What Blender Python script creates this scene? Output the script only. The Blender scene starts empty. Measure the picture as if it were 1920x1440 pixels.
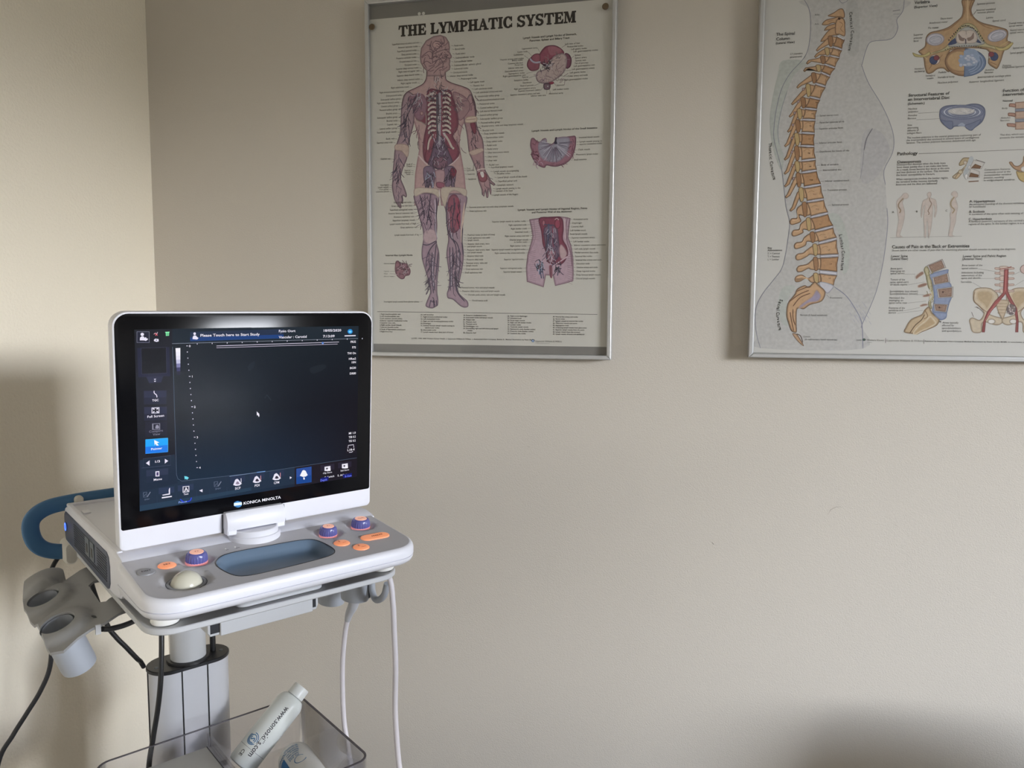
import bpy, bmesh, math, random
import numpy as np
from mathutils import Vector, Matrix
from mathutils.geometry import tessellate_polygon, delaunay_2d_cdt

scene = bpy.context.scene
COL = scene.collection
PI = math.pi

# ------------------------------------------------------------------ camera, sky, light, exposure
cam = bpy.data.cameras.new('camera')
cam.sensor_width = 36.0
cam.lens = 36.0 * 1411.0 / 1920.0
cam.clip_start = 0.02
cam_ob = bpy.data.objects.new('camera', cam)
COL.objects.link(cam_ob)
_r, _u, _f = (0.97504124, 0.22196036, 0.00530852), (-0.02505004, 0.08622142, 0.99596102), (-0.22060616, 0.97123605, -0.08962956)
cam_ob.matrix_world = Matrix(((_r[0], _u[0], -_f[0], 1.22472), (_r[1], _u[1], -_f[1], -1.55081), (_r[2], _u[2], -_f[2], 1.35), (0, 0, 0, 1)))
scene.camera = cam_ob

scene.view_settings.view_transform = 'Standard'
scene.view_settings.look = 'None'
scene.view_settings.exposure = 0.0
scene.view_settings.gamma = 1.0
scene.view_settings.use_curve_mapping = False
scene.cycles.max_bounces = 10
scene.cycles.diffuse_bounces = 6
scene.cycles.transparent_max_bounces = 16
scene.cycles.caustics_reflective = False
scene.cycles.caustics_refractive = False

SKY_STRENGTH = 124.0
world = bpy.data.worlds.new('world')
scene.world = world
world.use_nodes = True
wn, wl = world.node_tree.nodes, world.node_tree.links
wn.clear()
tc = wn.new('ShaderNodeTexCoord'); sep = wn.new('ShaderNodeSeparateXYZ'); ramp = wn.new('ShaderNodeValToRGB')
mp = wn.new('ShaderNodeMapRange'); bg = wn.new('ShaderNodeBackground'); wo = wn.new('ShaderNodeOutputWorld')
mp.inputs['From Min'].default_value = -1.0; mp.inputs['From Max'].default_value = 1.0
wl.new(tc.outputs['Generated'], sep.inputs[0]); wl.new(sep.outputs['Z'], mp.inputs['Value']); wl.new(mp.outputs[0], ramp.inputs[0])
cr = ramp.color_ramp                                   # hazy day: dark ground and houses, bright pale haze above the roofs, bluer overhead
cr.elements[0].position = 0.0; cr.elements[0].color = (0.05, 0.05, 0.045, 1)
cr.elements[1].position = 1.0; cr.elements[1].color = (0.17, 0.21, 0.29, 1)
for pos_, c_ in ((0.53, (0.06, 0.06, 0.055)), (0.55, (1.0, 1.0, 1.02)), (0.58, (0.80, 0.83, 0.90)), (0.61, (0.46, 0.50, 0.58)), (0.66, (0.30, 0.345, 0.43))):
    e = cr.elements.new(pos_); e.color = (*c_, 1)
wl.new(ramp.outputs[0], bg.inputs[0]); bg.inputs[1].default_value = SKY_STRENGTH
wl.new(bg.outputs[0], wo.inputs[0])
world.cycles.sampling_method = 'AUTOMATIC'

# the window in the right wall: an opening with a light portal for the sky
WIN_X, WIN_Y0, WIN_Y1, WIN_Z0, WIN_Z1 = 5.50, -3.15, -1.60, 0.95, 2.42
pl = bpy.data.lights.new('window_portal', 'AREA'); pl.shape = 'RECTANGLE'
pl.size = WIN_Y1 - WIN_Y0; pl.size_y = WIN_Z1 - WIN_Z0; pl.cycles.is_portal = True
po = bpy.data.objects.new('window_portal', pl); COL.objects.link(po)
po.location = (WIN_X + 0.10, (WIN_Y0 + WIN_Y1) / 2, (WIN_Z0 + WIN_Z1) / 2)
po.rotation_euler = (PI / 2, 0, PI / 2)

# ------------------------------------------------------------------ materials
def lin(c):
    return c / 12.92 if c <= 0.04045 else ((c + 0.055) / 1.055) ** 2.4
def hexlin(h, k=1.0):
    k = k if isinstance(k, tuple) else (k, k, k)
    if isinstance(h, tuple): return tuple(min(0.95, lin(h[i] / 255) * k[i]) for i in range(3))
    return tuple(min(0.95, lin(int(h[2 * i:2 * i + 2], 16) / 255) * k[i]) for i in range(3))

def mat(name, rgb, rough=0.5, metal=0.0, var=0.04, vscale=40.0, bump=0.0, bscale=300.0, spec=0.5, coat=0.0, emit=None, estr=0.0):
    m = bpy.data.materials.new(name); m.use_nodes = True
    n, l = m.node_tree.nodes, m.node_tree.links
    b = n['Principled BSDF']
    b.inputs['Roughness'].default_value = rough; b.inputs['Metallic'].default_value = metal
    b.inputs['Specular IOR Level'].default_value = spec; b.inputs['Coat Weight'].default_value = coat
    t = n.new('ShaderNodeTexCoord'); ns = n.new('ShaderNodeTexNoise'); ns.inputs['Scale'].default_value = vscale; ns.inputs['Detail'].default_value = 4
    l.new(t.outputs['Object'], ns.inputs['Vector'])
    mx = n.new('ShaderNodeMix'); mx.data_type = 'RGBA'
    mx.inputs[6].default_value = (*[c * (1 - var) for c in rgb], 1); mx.inputs[7].default_value = (*[min(1, c * (1 + var)) for c in rgb], 1)
    l.new(ns.outputs[0], mx.inputs[0]); l.new(mx.outputs[2], b.inputs['Base Color'])
    if bump:
        n2 = n.new('ShaderNodeTexNoise'); n2.inputs['Scale'].default_value = bscale; n2.inputs['Detail'].default_value = 3
        l.new(t.outputs['Object'], n2.inputs['Vector'])
        bp = n.new('ShaderNodeBump'); bp.inputs['Strength'].default_value = bump; bp.inputs['Distance'].default_value = 0.0015
        l.new(n2.outputs[0], bp.inputs['Height']); l.new(bp.outputs[0], b.inputs['Normal'])
    if emit:
        b.inputs['Emission Color'].default_value = (*emit, 1); b.inputs['Emission Strength'].default_value = estr
    return m

def print_mat(name, rough=0.55, emission=False):
    """flat print: colour from the print's own colour attribute, with a faint paper mottling"""
    m = bpy.data.materials.new(name); m.use_nodes = True
    n, l = m.node_tree.nodes, m.node_tree.links
    b = n['Principled BSDF']; b.inputs['Roughness'].default_value = rough
    a = n.new('ShaderNodeVertexColor'); a.layer_name = 'ink'
    t = n.new('ShaderNodeTexCoord'); ns = n.new('ShaderNodeTexNoise'); ns.inputs['Scale'].default_value = 160; ns.inputs['Detail'].default_value = 5
    l.new(t.outputs['Object'], ns.inputs['Vector'])
    mr = n.new('ShaderNodeMapRange'); mr.inputs['To Min'].default_value = 0.80 if not emission else 0.96; mr.inputs['To Max'].default_value = 1.2 if not emission else 1.04
    l.new(ns.outputs[0], mr.inputs['Value'])
    vm = n.new('ShaderNodeVectorMath'); vm.operation = 'SCALE'
    l.new(a.outputs[0], vm.inputs[0]); l.new(mr.outputs[0], vm.inputs['Scale'])
    if emission:
        b.inputs['Base Color'].default_value = (0.004, 0.004, 0.005, 1); b.inputs['Roughness'].default_value = 0.22; b.inputs['Specular IOR Level'].default_value = 0.10
        l.new(vm.outputs[0], b.inputs['Emission Color']); b.inputs['Emission Strength'].default_value = 1.0
    else:
        l.new(vm.outputs[0], b.inputs['Base Color'])
    return m

def clear_mat(name, tint, gloss=0.08, rough=0.03, edge=0.35):
    m = bpy.data.materials.new(name); m.use_nodes = True
    n, l = m.node_tree.nodes, m.node_tree.links; n.clear()
    o = n.new('ShaderNodeOutputMaterial'); tr = n.new('ShaderNodeBsdfTransparent'); gl = n.new('ShaderNodeBsdfGlossy'); mx = n.new('ShaderNodeMixShader')
    fr = n.new('ShaderNodeLayerWeight'); fr.inputs[0].default_value = edge
    mr = n.new('ShaderNodeMapRange'); mr.inputs['To Min'].default_value = gloss * 0.25; mr.inputs['To Max'].default_value = min(1.0, gloss * 5)
    t = n.new('ShaderNodeTexCoord'); ns = n.new('ShaderNodeTexNoise'); ns.inputs['Scale'].default_value = 9
    mc = n.new('ShaderNodeMix'); mc.data_type = 'RGBA'; mc.inputs[6].default_value = (*tint, 1); mc.inputs[7].default_value = (*[min(1, c * 1.03) for c in tint], 1)
    l.new(t.outputs['Object'], ns.inputs['Vector']); l.new(ns.outputs[0], mc.inputs[0]); l.new(mc.outputs[2], tr.inputs[0])
    gl.inputs['Roughness'].default_value = rough
    l.new(fr.outputs['Fresnel'], mr.inputs['Value']); l.new(mr.outputs[0], mx.inputs[0]); l.new(tr.outputs[0], mx.inputs[1]); l.new(gl.outputs[0], mx.inputs[2]); l.new(mx.outputs[0], o.inputs[0])
    return m

M = dict(
    wall=mat('painted_wall', (0.580, 0.536, 0.472), 0.75, var=0.025, vscale=3.0, bump=0.35, bscale=420),
    wallb=mat('painted_wall_textured', (0.81, 0.748, 0.625), 0.75, var=0.03, vscale=3.0, bump=1.0, bscale=170),
    ceil=mat('ceiling_paint', (0.60, 0.59, 0.56), 0.9), floor=mat('vinyl_floor', (0.20, 0.165, 0.13), 0.4, var=0.15, vscale=12),
    shell=mat('scanner_shell', (0.76, 0.765, 0.82), 0.36, var=0.015), face=mat('panel_face', (0.52, 0.51, 0.53), 0.48, var=0.02),
    groove=mat('groove_liner', (0.13, 0.19, 0.27), 0.34, var=0.02), vent=mat('vent_panel', (0.055, 0.068, 0.11), 0.45), ventd=mat('vent_dark', (0.03, 0.035, 0.05), 0.6),
    port=mat('port_plate', (0.12, 0.14, 0.16), 0.5), black=mat('black_plastic', (0.014, 0.014, 0.016), 0.35), cable=mat('black_cable', (0.012, 0.012, 0.013), 0.4),
    glassb=mat('black_glass', (0.003, 0.003, 0.004), 0.16, spec=0.16), handle=mat('blue_handle', (0.05, 0.15, 0.30), 0.55), clamp=mat('clamp_plastic', (0.66, 0.63, 0.56), 0.5),
    foot=mat('foot_rubber', (0.83, 0.82, 0.78), 0.6), ball=mat('trackball', (0.62, 0.60, 0.50), 0.18), greyr=mat('ring_grey', (0.30, 0.30, 0.315), 0.4),
    orange=mat('backlit_orange', (0.80, 0.32, 0.18), 0.45, emit=(1.0, 0.33, 0.13), estr=0.42), orangel=mat('backlit_orange_pale', (0.80, 0.45, 0.35), 0.45, emit=(1.0, 0.45, 0.30), estr=0.42),
    knob=mat('knob_blue', (0.09, 0.10, 0.28), 0.25, emit=(0.14, 0.10, 0.36), estr=0.18), knobr=mat('knob_glow', (0.70, 0.30, 0.32), 0.3, emit=(1.0, 0.35, 0.35), estr=0.35),
    led=mat('power_led', (0.05, 0.1, 0.6), 0.3, emit=(0.05, 0.16, 1.0), estr=2.2), ink=mat('dark_lettering', (0.05, 0.03, 0.03), 0.6),
    cart=mat('cart_plastic', (0.56, 0.57, 0.585), 0.42, var=0.02), alu=mat('column_aluminium', (0.62, 0.63, 0.67), 0.42, metal=0.15, var=0.02), holder=mat('holder_plastic_shaded', (0.27, 0.27, 0.27), 0.55, var=0.03), cup=mat('cup_plastic', (0.38, 0.405, 0.45), 0.5, var=0.03),  # holder repeats the cups' grey plastic with the scanner's shade put in
    dgrey=mat('dark_grey_plastic', (0.09, 0.10, 0.11), 0.5), frame=mat('brushed_frame', (0.58, 0.585, 0.59), 0.42, metal=0.6, var=0.05, vscale=80), board=mat('backing_board', (0.235, 0.225, 0.215), 0.7),
    paper=mat('poster_paper', (0.69, 0.675, 0.63), 0.6, var=0.015, vscale=5), paper2=mat('poster_paper_cool', (0.70, 0.69, 0.665), 0.6, var=0.015, vscale=5), tack=mat('tack_bronze', (0.14, 0.10, 0.06), 0.45, metal=0.3), dot=mat('white_dot', (0.7, 0.69, 0.66), 0.6),
    wcable=mat('pale_cable', (0.72, 0.69, 0.73), 0.4), relief=mat('strain_relief', (0.50, 0.51, 0.54), 0.45), bottle=mat('bottle_white', (0.76, 0.80, 0.79), 0.3, var=0.02), cap=mat('bottle_cap', (0.74, 0.76, 0.75), 0.35), bottle2=mat('bottle_clear', (0.66, 0.66, 0.64), 0.25), blue=mat('label_blue', (0.02, 0.14, 0.36), 0.45), inkd=mat('label_ink', (0.05, 0.05, 0.06), 0.5), inkb=mat('label_ink_blue', (0.03, 0.17, 0.38), 0.5), base2=mat('bottle_gel', (0.62, 0.73, 0.70), 0.3),
    carton=mat('carton_lid', (0.50, 0.50, 0.49), 0.55), cartond=mat('carton_edge', (0.06, 0.06, 0.07), 0.5), rim=mat('acrylic_rim', (0.085, 0.078, 0.095), 0.2), caster=mat('caster_rubber', (0.05, 0.05, 0.055), 0.6),
    fabric=mat('chair_fabric', (0.06, 0.07, 0.09), 0.9), steel=mat('chair_steel', (0.5, 0.5, 0.5), 0.3, metal=0.9), wood=mat('door_paint', (0.7, 0.69, 0.66), 0.5), scuff=mat('scuff', (0.30, 0.27, 0.23), 0.8),
    acrylic=clear_mat('clear_acrylic', (0.968, 0.962, 0.97), 0.10), pane=clear_mat('frame_glazing', (0.985, 0.985, 0.98), 0.045, 0.05), winpane=clear_mat('window_glass', (0.97, 0.98, 0.98), 0.05), print=print_mat('poster_print'), screen=print_mat('lit_screen', emission=True), logo=print_mat('bezel_print', 0.35))

# ------------------------------------------------------------------ objects
def link(name, me, m, parent=None):
    o = bpy.data.objects.new(name, me); COL.objects.link(o)
    if m is not None: me.materials.append(M[m] if isinstance(m, str) else m)
    if parent is not None: o.parent = parent
    return o
def tag(o, label=None, cat=None, group=None, kind=None):
    for k, v in (('label', label), ('category', cat), ('group', group), ('kind', kind)):
        if v: o[k] = v
    return o
def thing(name, label, cat, loc=(0, 0, 0), rz=0.0, group=None):
    o = bpy.data.objects.new(name, None); COL.objects.link(o); o.empty_display_size = 0.05
    o.location = loc; o.rotation_euler = (0, 0, rz)
    return tag(o, label, cat, group)

class MB:
    def __init__(s): s.v = []; s.f = []
    def add(s, vs, fs):
        b = len(s.v); s.v += [tuple(p) for p in vs]; s.f += [tuple(i + b for i in f) for f in fs]; return s
    def rings(s, rings, closed_ring=True, capb=True, capt=True):
        n = len(rings[0]); b = len(s.v)
        for r in rings: s.v += [tuple(p) for p in r]
        for k in range(len(rings) - 1):
            for i in range(n if closed_ring else n - 1):
                j = (i + 1) % n
                s.f.append((b + k * n + i, b + k * n + j, b + (k + 1) * n + j, b + (k + 1) * n + i))
        if capb: s.f.append(tuple(b + i for i in reversed(range(n))))
        if capt: s.f.append(tuple(b + (len(rings) - 1) * n + i for i in range(n)))
        return s
    def box(s, a, b):
        x0, y0, z0 = a; x1, y1, z1 = b
        return s.add([(x0, y0, z0), (x1, y0, z0), (x1, y1, z0), (x0, y1, z0), (x0, y0, z1), (x1, y0, z1), (x1, y1, z1), (x0, y1, z1)],
                     [(0, 3, 2, 1), (4, 5, 6, 7), (0, 1, 5, 4), (1, 2, 6, 5), (2, 3, 7, 6), (3, 0, 4, 7)])
    def slab(s, P, levels, tf):                       # polygon P, levels of (inset, w); tf(a, b, w) -> point
        return s.rings([[tf(a, b, w) for a, b in offset(P, d)] for d, w in levels])
    def lathe(s, prof, c=(0, 0, 0), ax=(0, 0, 1), n=28, tf=None):
        ax = Vector(ax).normalized(); e1 = ax.orthogonal().normalized(); e2 = ax.cross(e1); c = Vector(c); R = []
        for r, h in prof:
            R.append([c + ax * h + (e1 * math.cos(2 * PI * i / n) + e2 * math.sin(2 * PI * i / n)) * max(r, 1e-5) for i in range(n)])
        if tf: R = [[tf(p) for p in r] for r in R]
        return s.rings(R)
    def tube(s, pts, r, n=10, sub=6):
        P = catmull([Vector(p) for p in pts], sub) if sub else [Vector(p) for p in pts]
        R = []; up = None
        for i, p in enumerate(P):
            t = (P[min(i + 1, len(P) - 1)] - P[max(i - 1, 0)]).normalized()
            e1 = t.orthogonal().normalized() if up is None else (up - t * up.dot(t)).normalized(); up = e1; e2 = t.cross(e1)
            rr_ = r(i / (len(P) - 1)) if callable(r) else r
            R.append([p + (e1 * math.cos(2 * PI * k / n) + e2 * math.sin(2 * PI * k / n)) * rr_ for k in range(n)])
        return s.rings(R)
    def build(s, name, m, parent=None, smooth=35, z0=None):
        me = bpy.data.meshes.new(name); me.from_pydata(s.v, [], s.f); me.validate()
        bm = bmesh.new(); bm.from_mesh(me); bmesh.ops.recalc_face_normals(bm, faces=bm.faces); bm.to_mesh(me); bm.free()
        if smooth:
            for p in me.polygons: p.use_smooth = True
            me.set_sharp_from_angle(angle=math.radians(smooth))
        return link(name, me, m, parent)

def catmull(P, sub, closed=False):
    P = [Vector(p) for p in P]; n = len(P); out = []
    if n < 3: return P
    for i in range(n if closed else n - 1):
        g = (lambda k: P[k % n]) if closed else (lambda k: P[max(0, min(n - 1, k))])
        a, b, c, d = g(i - 1), g(i), g(i + 1), g(i + 2)
        for k in range(sub):
            t = k / sub
            out.append(0.5 * ((2 * b) + (c - a) * t + (2 * a - 5 * b + 4 * c - d) * t * t + (3 * b - a - 3 * c + d) * t ** 3))
    if not closed: out.append(P[-1])
    return out
def area(P): return 0.5 * sum(P[i - 1][0] * P[i][1] - P[i][0] * P[i - 1][1] for i in range(len(P)))
def offset(P, d):
    """inset a closed polygon by d (positive: inwards)"""
    if abs(d) < 1e-9: return [(p[0], p[1]) for p in P]
    s = 1 if area(P) > 0 else -1; n = len(P); out = []
    for i in range(n):
        a, b, c = P[i - 1], P[i], P[(i + 1) % n]
        e1 = (b[0] - a[0], b[1] - a[1]); e2 = (c[0] - b[0], c[1] - b[1])
        l1 = math.hypot(*e1) or 1e-9; l2 = math.hypot(*e2) or 1e-9
        n1 = (-e1[1] / l1 * s, e1[0] / l1 * s); n2 = (-e2[1] / l2 * s, e2[0] / l2 * s)
        m = (n1[0] + n2[0], n1[1] + n2[1]); q = m[0] * m[0] + m[1] * m[1]
        k = 2 * d / max(q, 0.9)
        out.append((b[0] + m[0] * k, b[1] + m[1] * k))
    return out
def rrect(x0, y0, x1, y1, r, n=6):
    """rounded rectangle; r one radius or four (x0y0, x1y0, x1y1, x0y1)"""
    r = (r,) * 4 if not isinstance(r, tuple) else r; P = []
    for (cx, cy, a0), q in zip(((x0, y0, PI), (x1, y0, 1.5 * PI), (x1, y1, 0), (x0, y1, 0.5 * PI)), r):
        q = max(q, 1e-4); sx = cx + q if cx == x0 else cx - q; sy = cy + q if cy == y0 else cy - q
        for k in range(n + 1):
            a = a0 + k / n * PI / 2; P.append((sx + q * math.cos(a), sy + q * math.sin(a)))
    return P
def stadium(hx, hy, n=12):
    return [(hx - hy + hy * math.cos(a), hy * math.sin(a)) for a in np.linspace(-PI / 2, PI / 2, n)] + [(-hx + hy + hy * math.cos(a), hy * math.sin(a)) for a in np.linspace(PI / 2, 1.5 * PI, n)]

# ------------------------------------------------------------------ lettering: glyph meshes from the built-in font
GLY = {}
def load_glyphs():
    chars = [chr(i) for i in range(33, 127)]; obs = []
    for bold in (0, 1):
        for c in chars:
            for k, body in enumerate((c, 'H' + c + 'H', 'HH')):
                if k == 2 and c != '!': continue
                cu = bpy.data.curves.new('g', 'FONT'); cu.body = body; cu.resolution_u = 2; cu.offset = 0.014 if bold else 0.0
                o = bpy.data.objects.new('g', cu); COL.objects.link(o); obs.append((bold, c, k, o, cu))
    dg = bpy.context.evaluated_depsgraph_get(); W = {}
    for bold, c, k, o, cu in obs:
        me = o.evaluated_get(dg).to_mesh()
        if k == 0:
            me.calc_loop_triangles(); V = np.array([v.co[:2] for v in me.vertices]); T = [tuple(t.vertices) for t in me.loop_triangles]
            GLY[(c, bold)] = [V, T, 0.5]
        else:
            xs = [v.co[0] for v in me.vertices]; W[(c, bold, k)] = max(xs) - min(xs)
        o.evaluated_get(dg).to_mesh_clear()
    for bold in (0, 1):
        for c in chars: GLY[(c, bold)][2] = W[(c, bold, 1)] - W[('!', bold, 2)]
    for bold, c, k, o, cu in obs: bpy.data.objects.remove(o); bpy.data.curves.remove(cu)
load_glyphs()
def textmesh(st, em, al='l', bold=0, ang=0.0, fit=0.0):
    """2-D verts and triangles of a line of text"""
    x = 0.0; V = []; T = []
    for c in st:
        if c == ' ' or (c, bold) not in GLY: x += 0.30; continue
        v, t, adv = GLY[(c, bold)]; b = len(V); V += [(p[0] + x, p[1]) for p in v]; T += [tuple(i + b for i in q) for q in t]; x += adv
    sx = em
    if fit and x > 0: sx = fit / x
    dx = {'l': 0, 'r': -x * sx, 'c': -x * sx / 2}[al]; ca, sa = math.cos(ang), math.sin(ang); out = []
    for p in V:
        a, b = p[0] * sx + dx, p[1] * em; out.append((a * ca - b * sa, a * sa + b * ca))
    return out, T

class Print:
    """coloured flat print in layers a few micrometres apart: polygons, brush strokes and lettering"""
    def __init__(s, k=1.0, step=3e-6):
        s.v = []; s.f = []; s.c = []; s.k = k; s.z = 0.0; s.base = 0.0; s.step = step; s.rnd = random.Random(3); s.grid = np.zeros((400, 400), int)
    def lift(s, P, n=1):
        """print over whatever is already there: the next free layer under the bounds of P"""
        q = [min(399, max(0, int((v + .35) / .003))) for v in (min(p[0] for p in P), max(p[0] for p in P), min(p[1] for p in P), max(p[1] for p in P))]
        g = s.grid[q[0]:q[1] + 1, q[2]:q[3] + 1]; k = int(g.max()) + 1; g[:] = k + n - 1; s.z = s.base + k * s.step
    def tri(s, V, T, C):
        b = len(s.v); s.v += [(p[0], p[1], s.z) for p in V]; s.f += [tuple(i + b for i in t) for t in T]; s.c += C
    def poly(s, P, fill, edge=None, ew=0.0, smooth=True, rawcol=None):
        if smooth: P = [(p.x, p.y) for p in catmull([(a, b, 0) for a, b in P], 4, True)]
        cf = hexlin(fill, s.k); s.lift(P, 3 if edge and ew > 0 else 1)
        if edge and ew > 0:
            ce = hexlin(edge, s.k); n = len(P); inn = offset(P, ew * 0.55); in2 = offset(P, ew * 1.5)
            mid = tuple((a + b) / 2 for a, b in zip(ce, cf))
            try: T = [tuple(t) for t in tessellate_polygon([[Vector((a, b, 0)) for a, b in inn]])]
            except Exception: T = []
            s.tri(P, [tuple(t) for t in tessellate_polygon([[Vector((a, b, 0)) for a, b in P]])], [ce] * n)
            s.z += s.step; s.tri(inn, T, [mid] * n)
            s.z += s.step; s.tri(in2, [tuple(t) for t in tessellate_polygon([[Vector((a, b, 0)) for a, b in in2]])], [cf] * n)
        else:
            s.tri(P, [tuple(t) for t in tessellate_polygon([[Vector((a, b, 0)) for a, b in P]])], [cf] * len(P))
    def stroke(s, P, w, col, smooth=True, up=True):
        if smooth and len(P) > 2: P = [(p.x, p.y) for p in catmull([(a, b, 0) for a, b in P], 4)]
        n = len(P); c = hexlin(col, s.k); V = []
        if up: s.lift(P)
        for i in range(n):
            a, b = P[max(i - 1, 0)], P[min(i + 1, n - 1)]; dx, dy = b[0] - a[0], b[1] - a[1]; l = math.hypot(dx, dy) or 1e-9
            h = w * 0.5 * (0.65 if smooth and n > 4 and i in (0, n - 1) else 1); V += [(P[i][0] - dy / l * h, P[i][1] + dx / l * h), (P[i][0] + dy / l * h, P[i][1] - dx / l * h)]
        s.tri(V, [(2 * i, 2 * i + 1, 2 * i + 3, 2 * i + 2) for i in range(n - 1)], [c] * len(V))
    def text(s, x, y, em, st, col, al='l', bold=0, ang=0.0, fit=0.0):
        V, T = textmesh(st, em, al, bold, ang, fit)
        if V: s.lift([(x + a, y + b) for a, b in V]); s.tri([(x + a, y + b) for a, b in V], T, [hexlin(col, s.k)] * len(V))
    def run(s, data, which='psvt'):
        for line in data.strip().split('\n'):
            q = line.split(' '); k = q[0]
            if k not in which: continue
            I = [int(t) for t in (q[1:] if k != 't' else q[1:11])]
            if k in 'ps':                               # colours are written as 0..255 red green blue; -1 means no outline
                h = 8 if k == 'p' else 5; P = []; x = y = 0; rgb = tuple(I[0:3])
                for i in range(h, len(I), 2): x += I[i]; y += I[i + 1]; P.append((x * 1e-4, y * 1e-4))
                if k == 'p': s.poly(P, rgb, None if I[3] < 0 else tuple(I[3:6]), I[6] * 1e-5, I[7] == 1)
                else: s.stroke(P, I[3] * 1e-5, rgb, I[4] == 1)
            elif k == 'v':                              # a tangle of fine painted vessels
                cx, cy, rx, ry = [t * 1e-4 for t in I[0:4]]; w = I[8] * 1e-5; ln = I[9] * 1e-4; d = I[10]
                s.lift([(cx - rx, cy - ry), (cx + rx, cy + ry)])
                for _ in range(I[4]):
                    x, y = cx + s.rnd.uniform(-rx, rx), cy + s.rnd.uniform(-ry, ry); a = s.rnd.uniform(0, 6.28) if d == -99 else -d / 10 + s.rnd.uniform(-.4, .4); P = [(x, y)]
                    for _k in range(3): a += s.rnd.uniform(-.6, .6); x += ln * math.cos(a); y += ln * math.sin(a); P.append((x, y))
                    s.stroke(P, w, tuple(I[5:8]), True, False)
            else:                                       # x y size, colour, align 0 left 1 right, bold, angle, fitted width, words
                s.text(I[0] * 1e-4, I[1] * 1e-4, I[2] * 1e-5, ' '.join(q[11:]), tuple(I[3:6]), 'lr'[I[6]], I[7], math.radians(I[8]), I[9] * 1e-4)
    def build(s, name, m, parent, tf):
        me = bpy.data.meshes.new(name); me.from_pydata([tf(*p) for p in s.v], [], s.f)
        at = me.color_attributes.new('ink', 'FLOAT_COLOR', 'POINT')
        at.data.foreach_set('color', np.array([(*c, 1.0) for c in s.c], dtype=np.float32).ravel())
        o = link(name, me, m, parent); o['kind'] = 'stuff'; return o

# ------------------------------------------------------------------ room
WALL_Y, RX, RY, RZ = 0.016, WIN_X, -4.3, 2.75
def struct(name, mb, m): return tag(mb.build(name, m, None, 0), kind='structure')
wall_back = struct('wall_back', MB().box((-0.1, WALL_Y, 0), (RX + 0.1, WALL_Y + 0.1, RZ)), 'wall')
struct('wall_left', MB().box((-0.1, RY, 0), (0, WALL_Y, RZ)), 'wallb')
struct('wall_front', MB().box((-0.1, RY - 0.1, 0), (RX + 0.1, RY, RZ)), 'wall')
wr = MB().box((RX, RY, 0), (RX + 0.2, WIN_Y0, RZ)).box((RX, WIN_Y1, 0), (RX + 0.2, WALL_Y, RZ)).box((RX, WIN_Y0, 0), (RX + 0.2, WIN_Y1, WIN_Z0)).box((RX, WIN_Y0, WIN_Z1), (RX + 0.2, WIN_Y1, RZ))
struct('wall_right', wr, 'wall')
struct('floor', MB().box((-0.1, RY - 0.1, -0.1), (RX + 0.2, WALL_Y + 0.1, 0)), 'floor')
struct('ceiling', MB().box((-0.1, RY - 0.1, RZ), (RX + 0.2, WALL_Y + 0.1, RZ + 0.1)), 'ceil')
struct('baseboard_back', MB().box((0, WALL_Y - 0.012, 0), (RX, WALL_Y, 0.08)), 'wood')
struct('baseboard_left', MB().box((0, RY, 0), (0.012, WALL_Y - 0.012, 0.08)), 'wood')
win = bpy.data.objects.new('window_1', None); COL.objects.link(win); win['kind'] = 'structure'; win.location = (RX + 0.12, (WIN_Y0 + WIN_Y1) / 2, WIN_Z0)
wh, wz = (WIN_Y1 - WIN_Y0) / 2, WIN_Z1 - WIN_Z0
fm = MB().box((-.03, -wh, 0), (.03, -wh + .05, wz)).box((-.03, wh - .05, 0), (.03, wh, wz)).box((-.03, -wh + .05, 0), (.03, wh - .05, .05)).box((-.03, -wh + .05, wz - .05), (.03, wh - .05, wz))
fm.build('window_frame', 'wood', win, 0); MB().box((-.004, -wh + .05, .05), (.004, wh - .05, wz - .05)).build('window_pane', 'winpane', win, 0)
MB().box((-.2, -wh - .05, -.03), (.0, wh + .05, 0)).build('window_sill', 'wood', win, 0)
def scuff(pts, w):
    mb = MB(); V = []
    for i, p in enumerate(pts):
        a, b = Vector(pts[max(i - 1, 0)]), Vector(pts[min(i + 1, len(pts) - 1)]); d = (b - a).normalized(); h = w * (0.3 if i in (0, len(pts) - 1) else 1)
        V += [(p[0] - d.y * h, WALL_Y - 4e-4, p[1] + d.x * h), (p[0] + d.y * h, WALL_Y - 4e-4, p[1] - d.x * h)]
    mb.add(V, [(2 * i, 2 * i + 1, 2 * i + 3, 2 * i + 2) for i in range(len(pts) - 1)]).build('scuff_mark', 'scuff', wall_back, 0)
scuff([(1.513, .962), (1.518, .972), (1.528, .978), (1.540, .979)], 3e-4)
scuff([(1.292, .890), (1.295, .886), (1.297, .885)], 9e-4); scuff([(1.635, .951), (1.640, .946)], 5e-4); scuff([(.905, 1.072), (.909, 1.070)], 8e-4)

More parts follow.
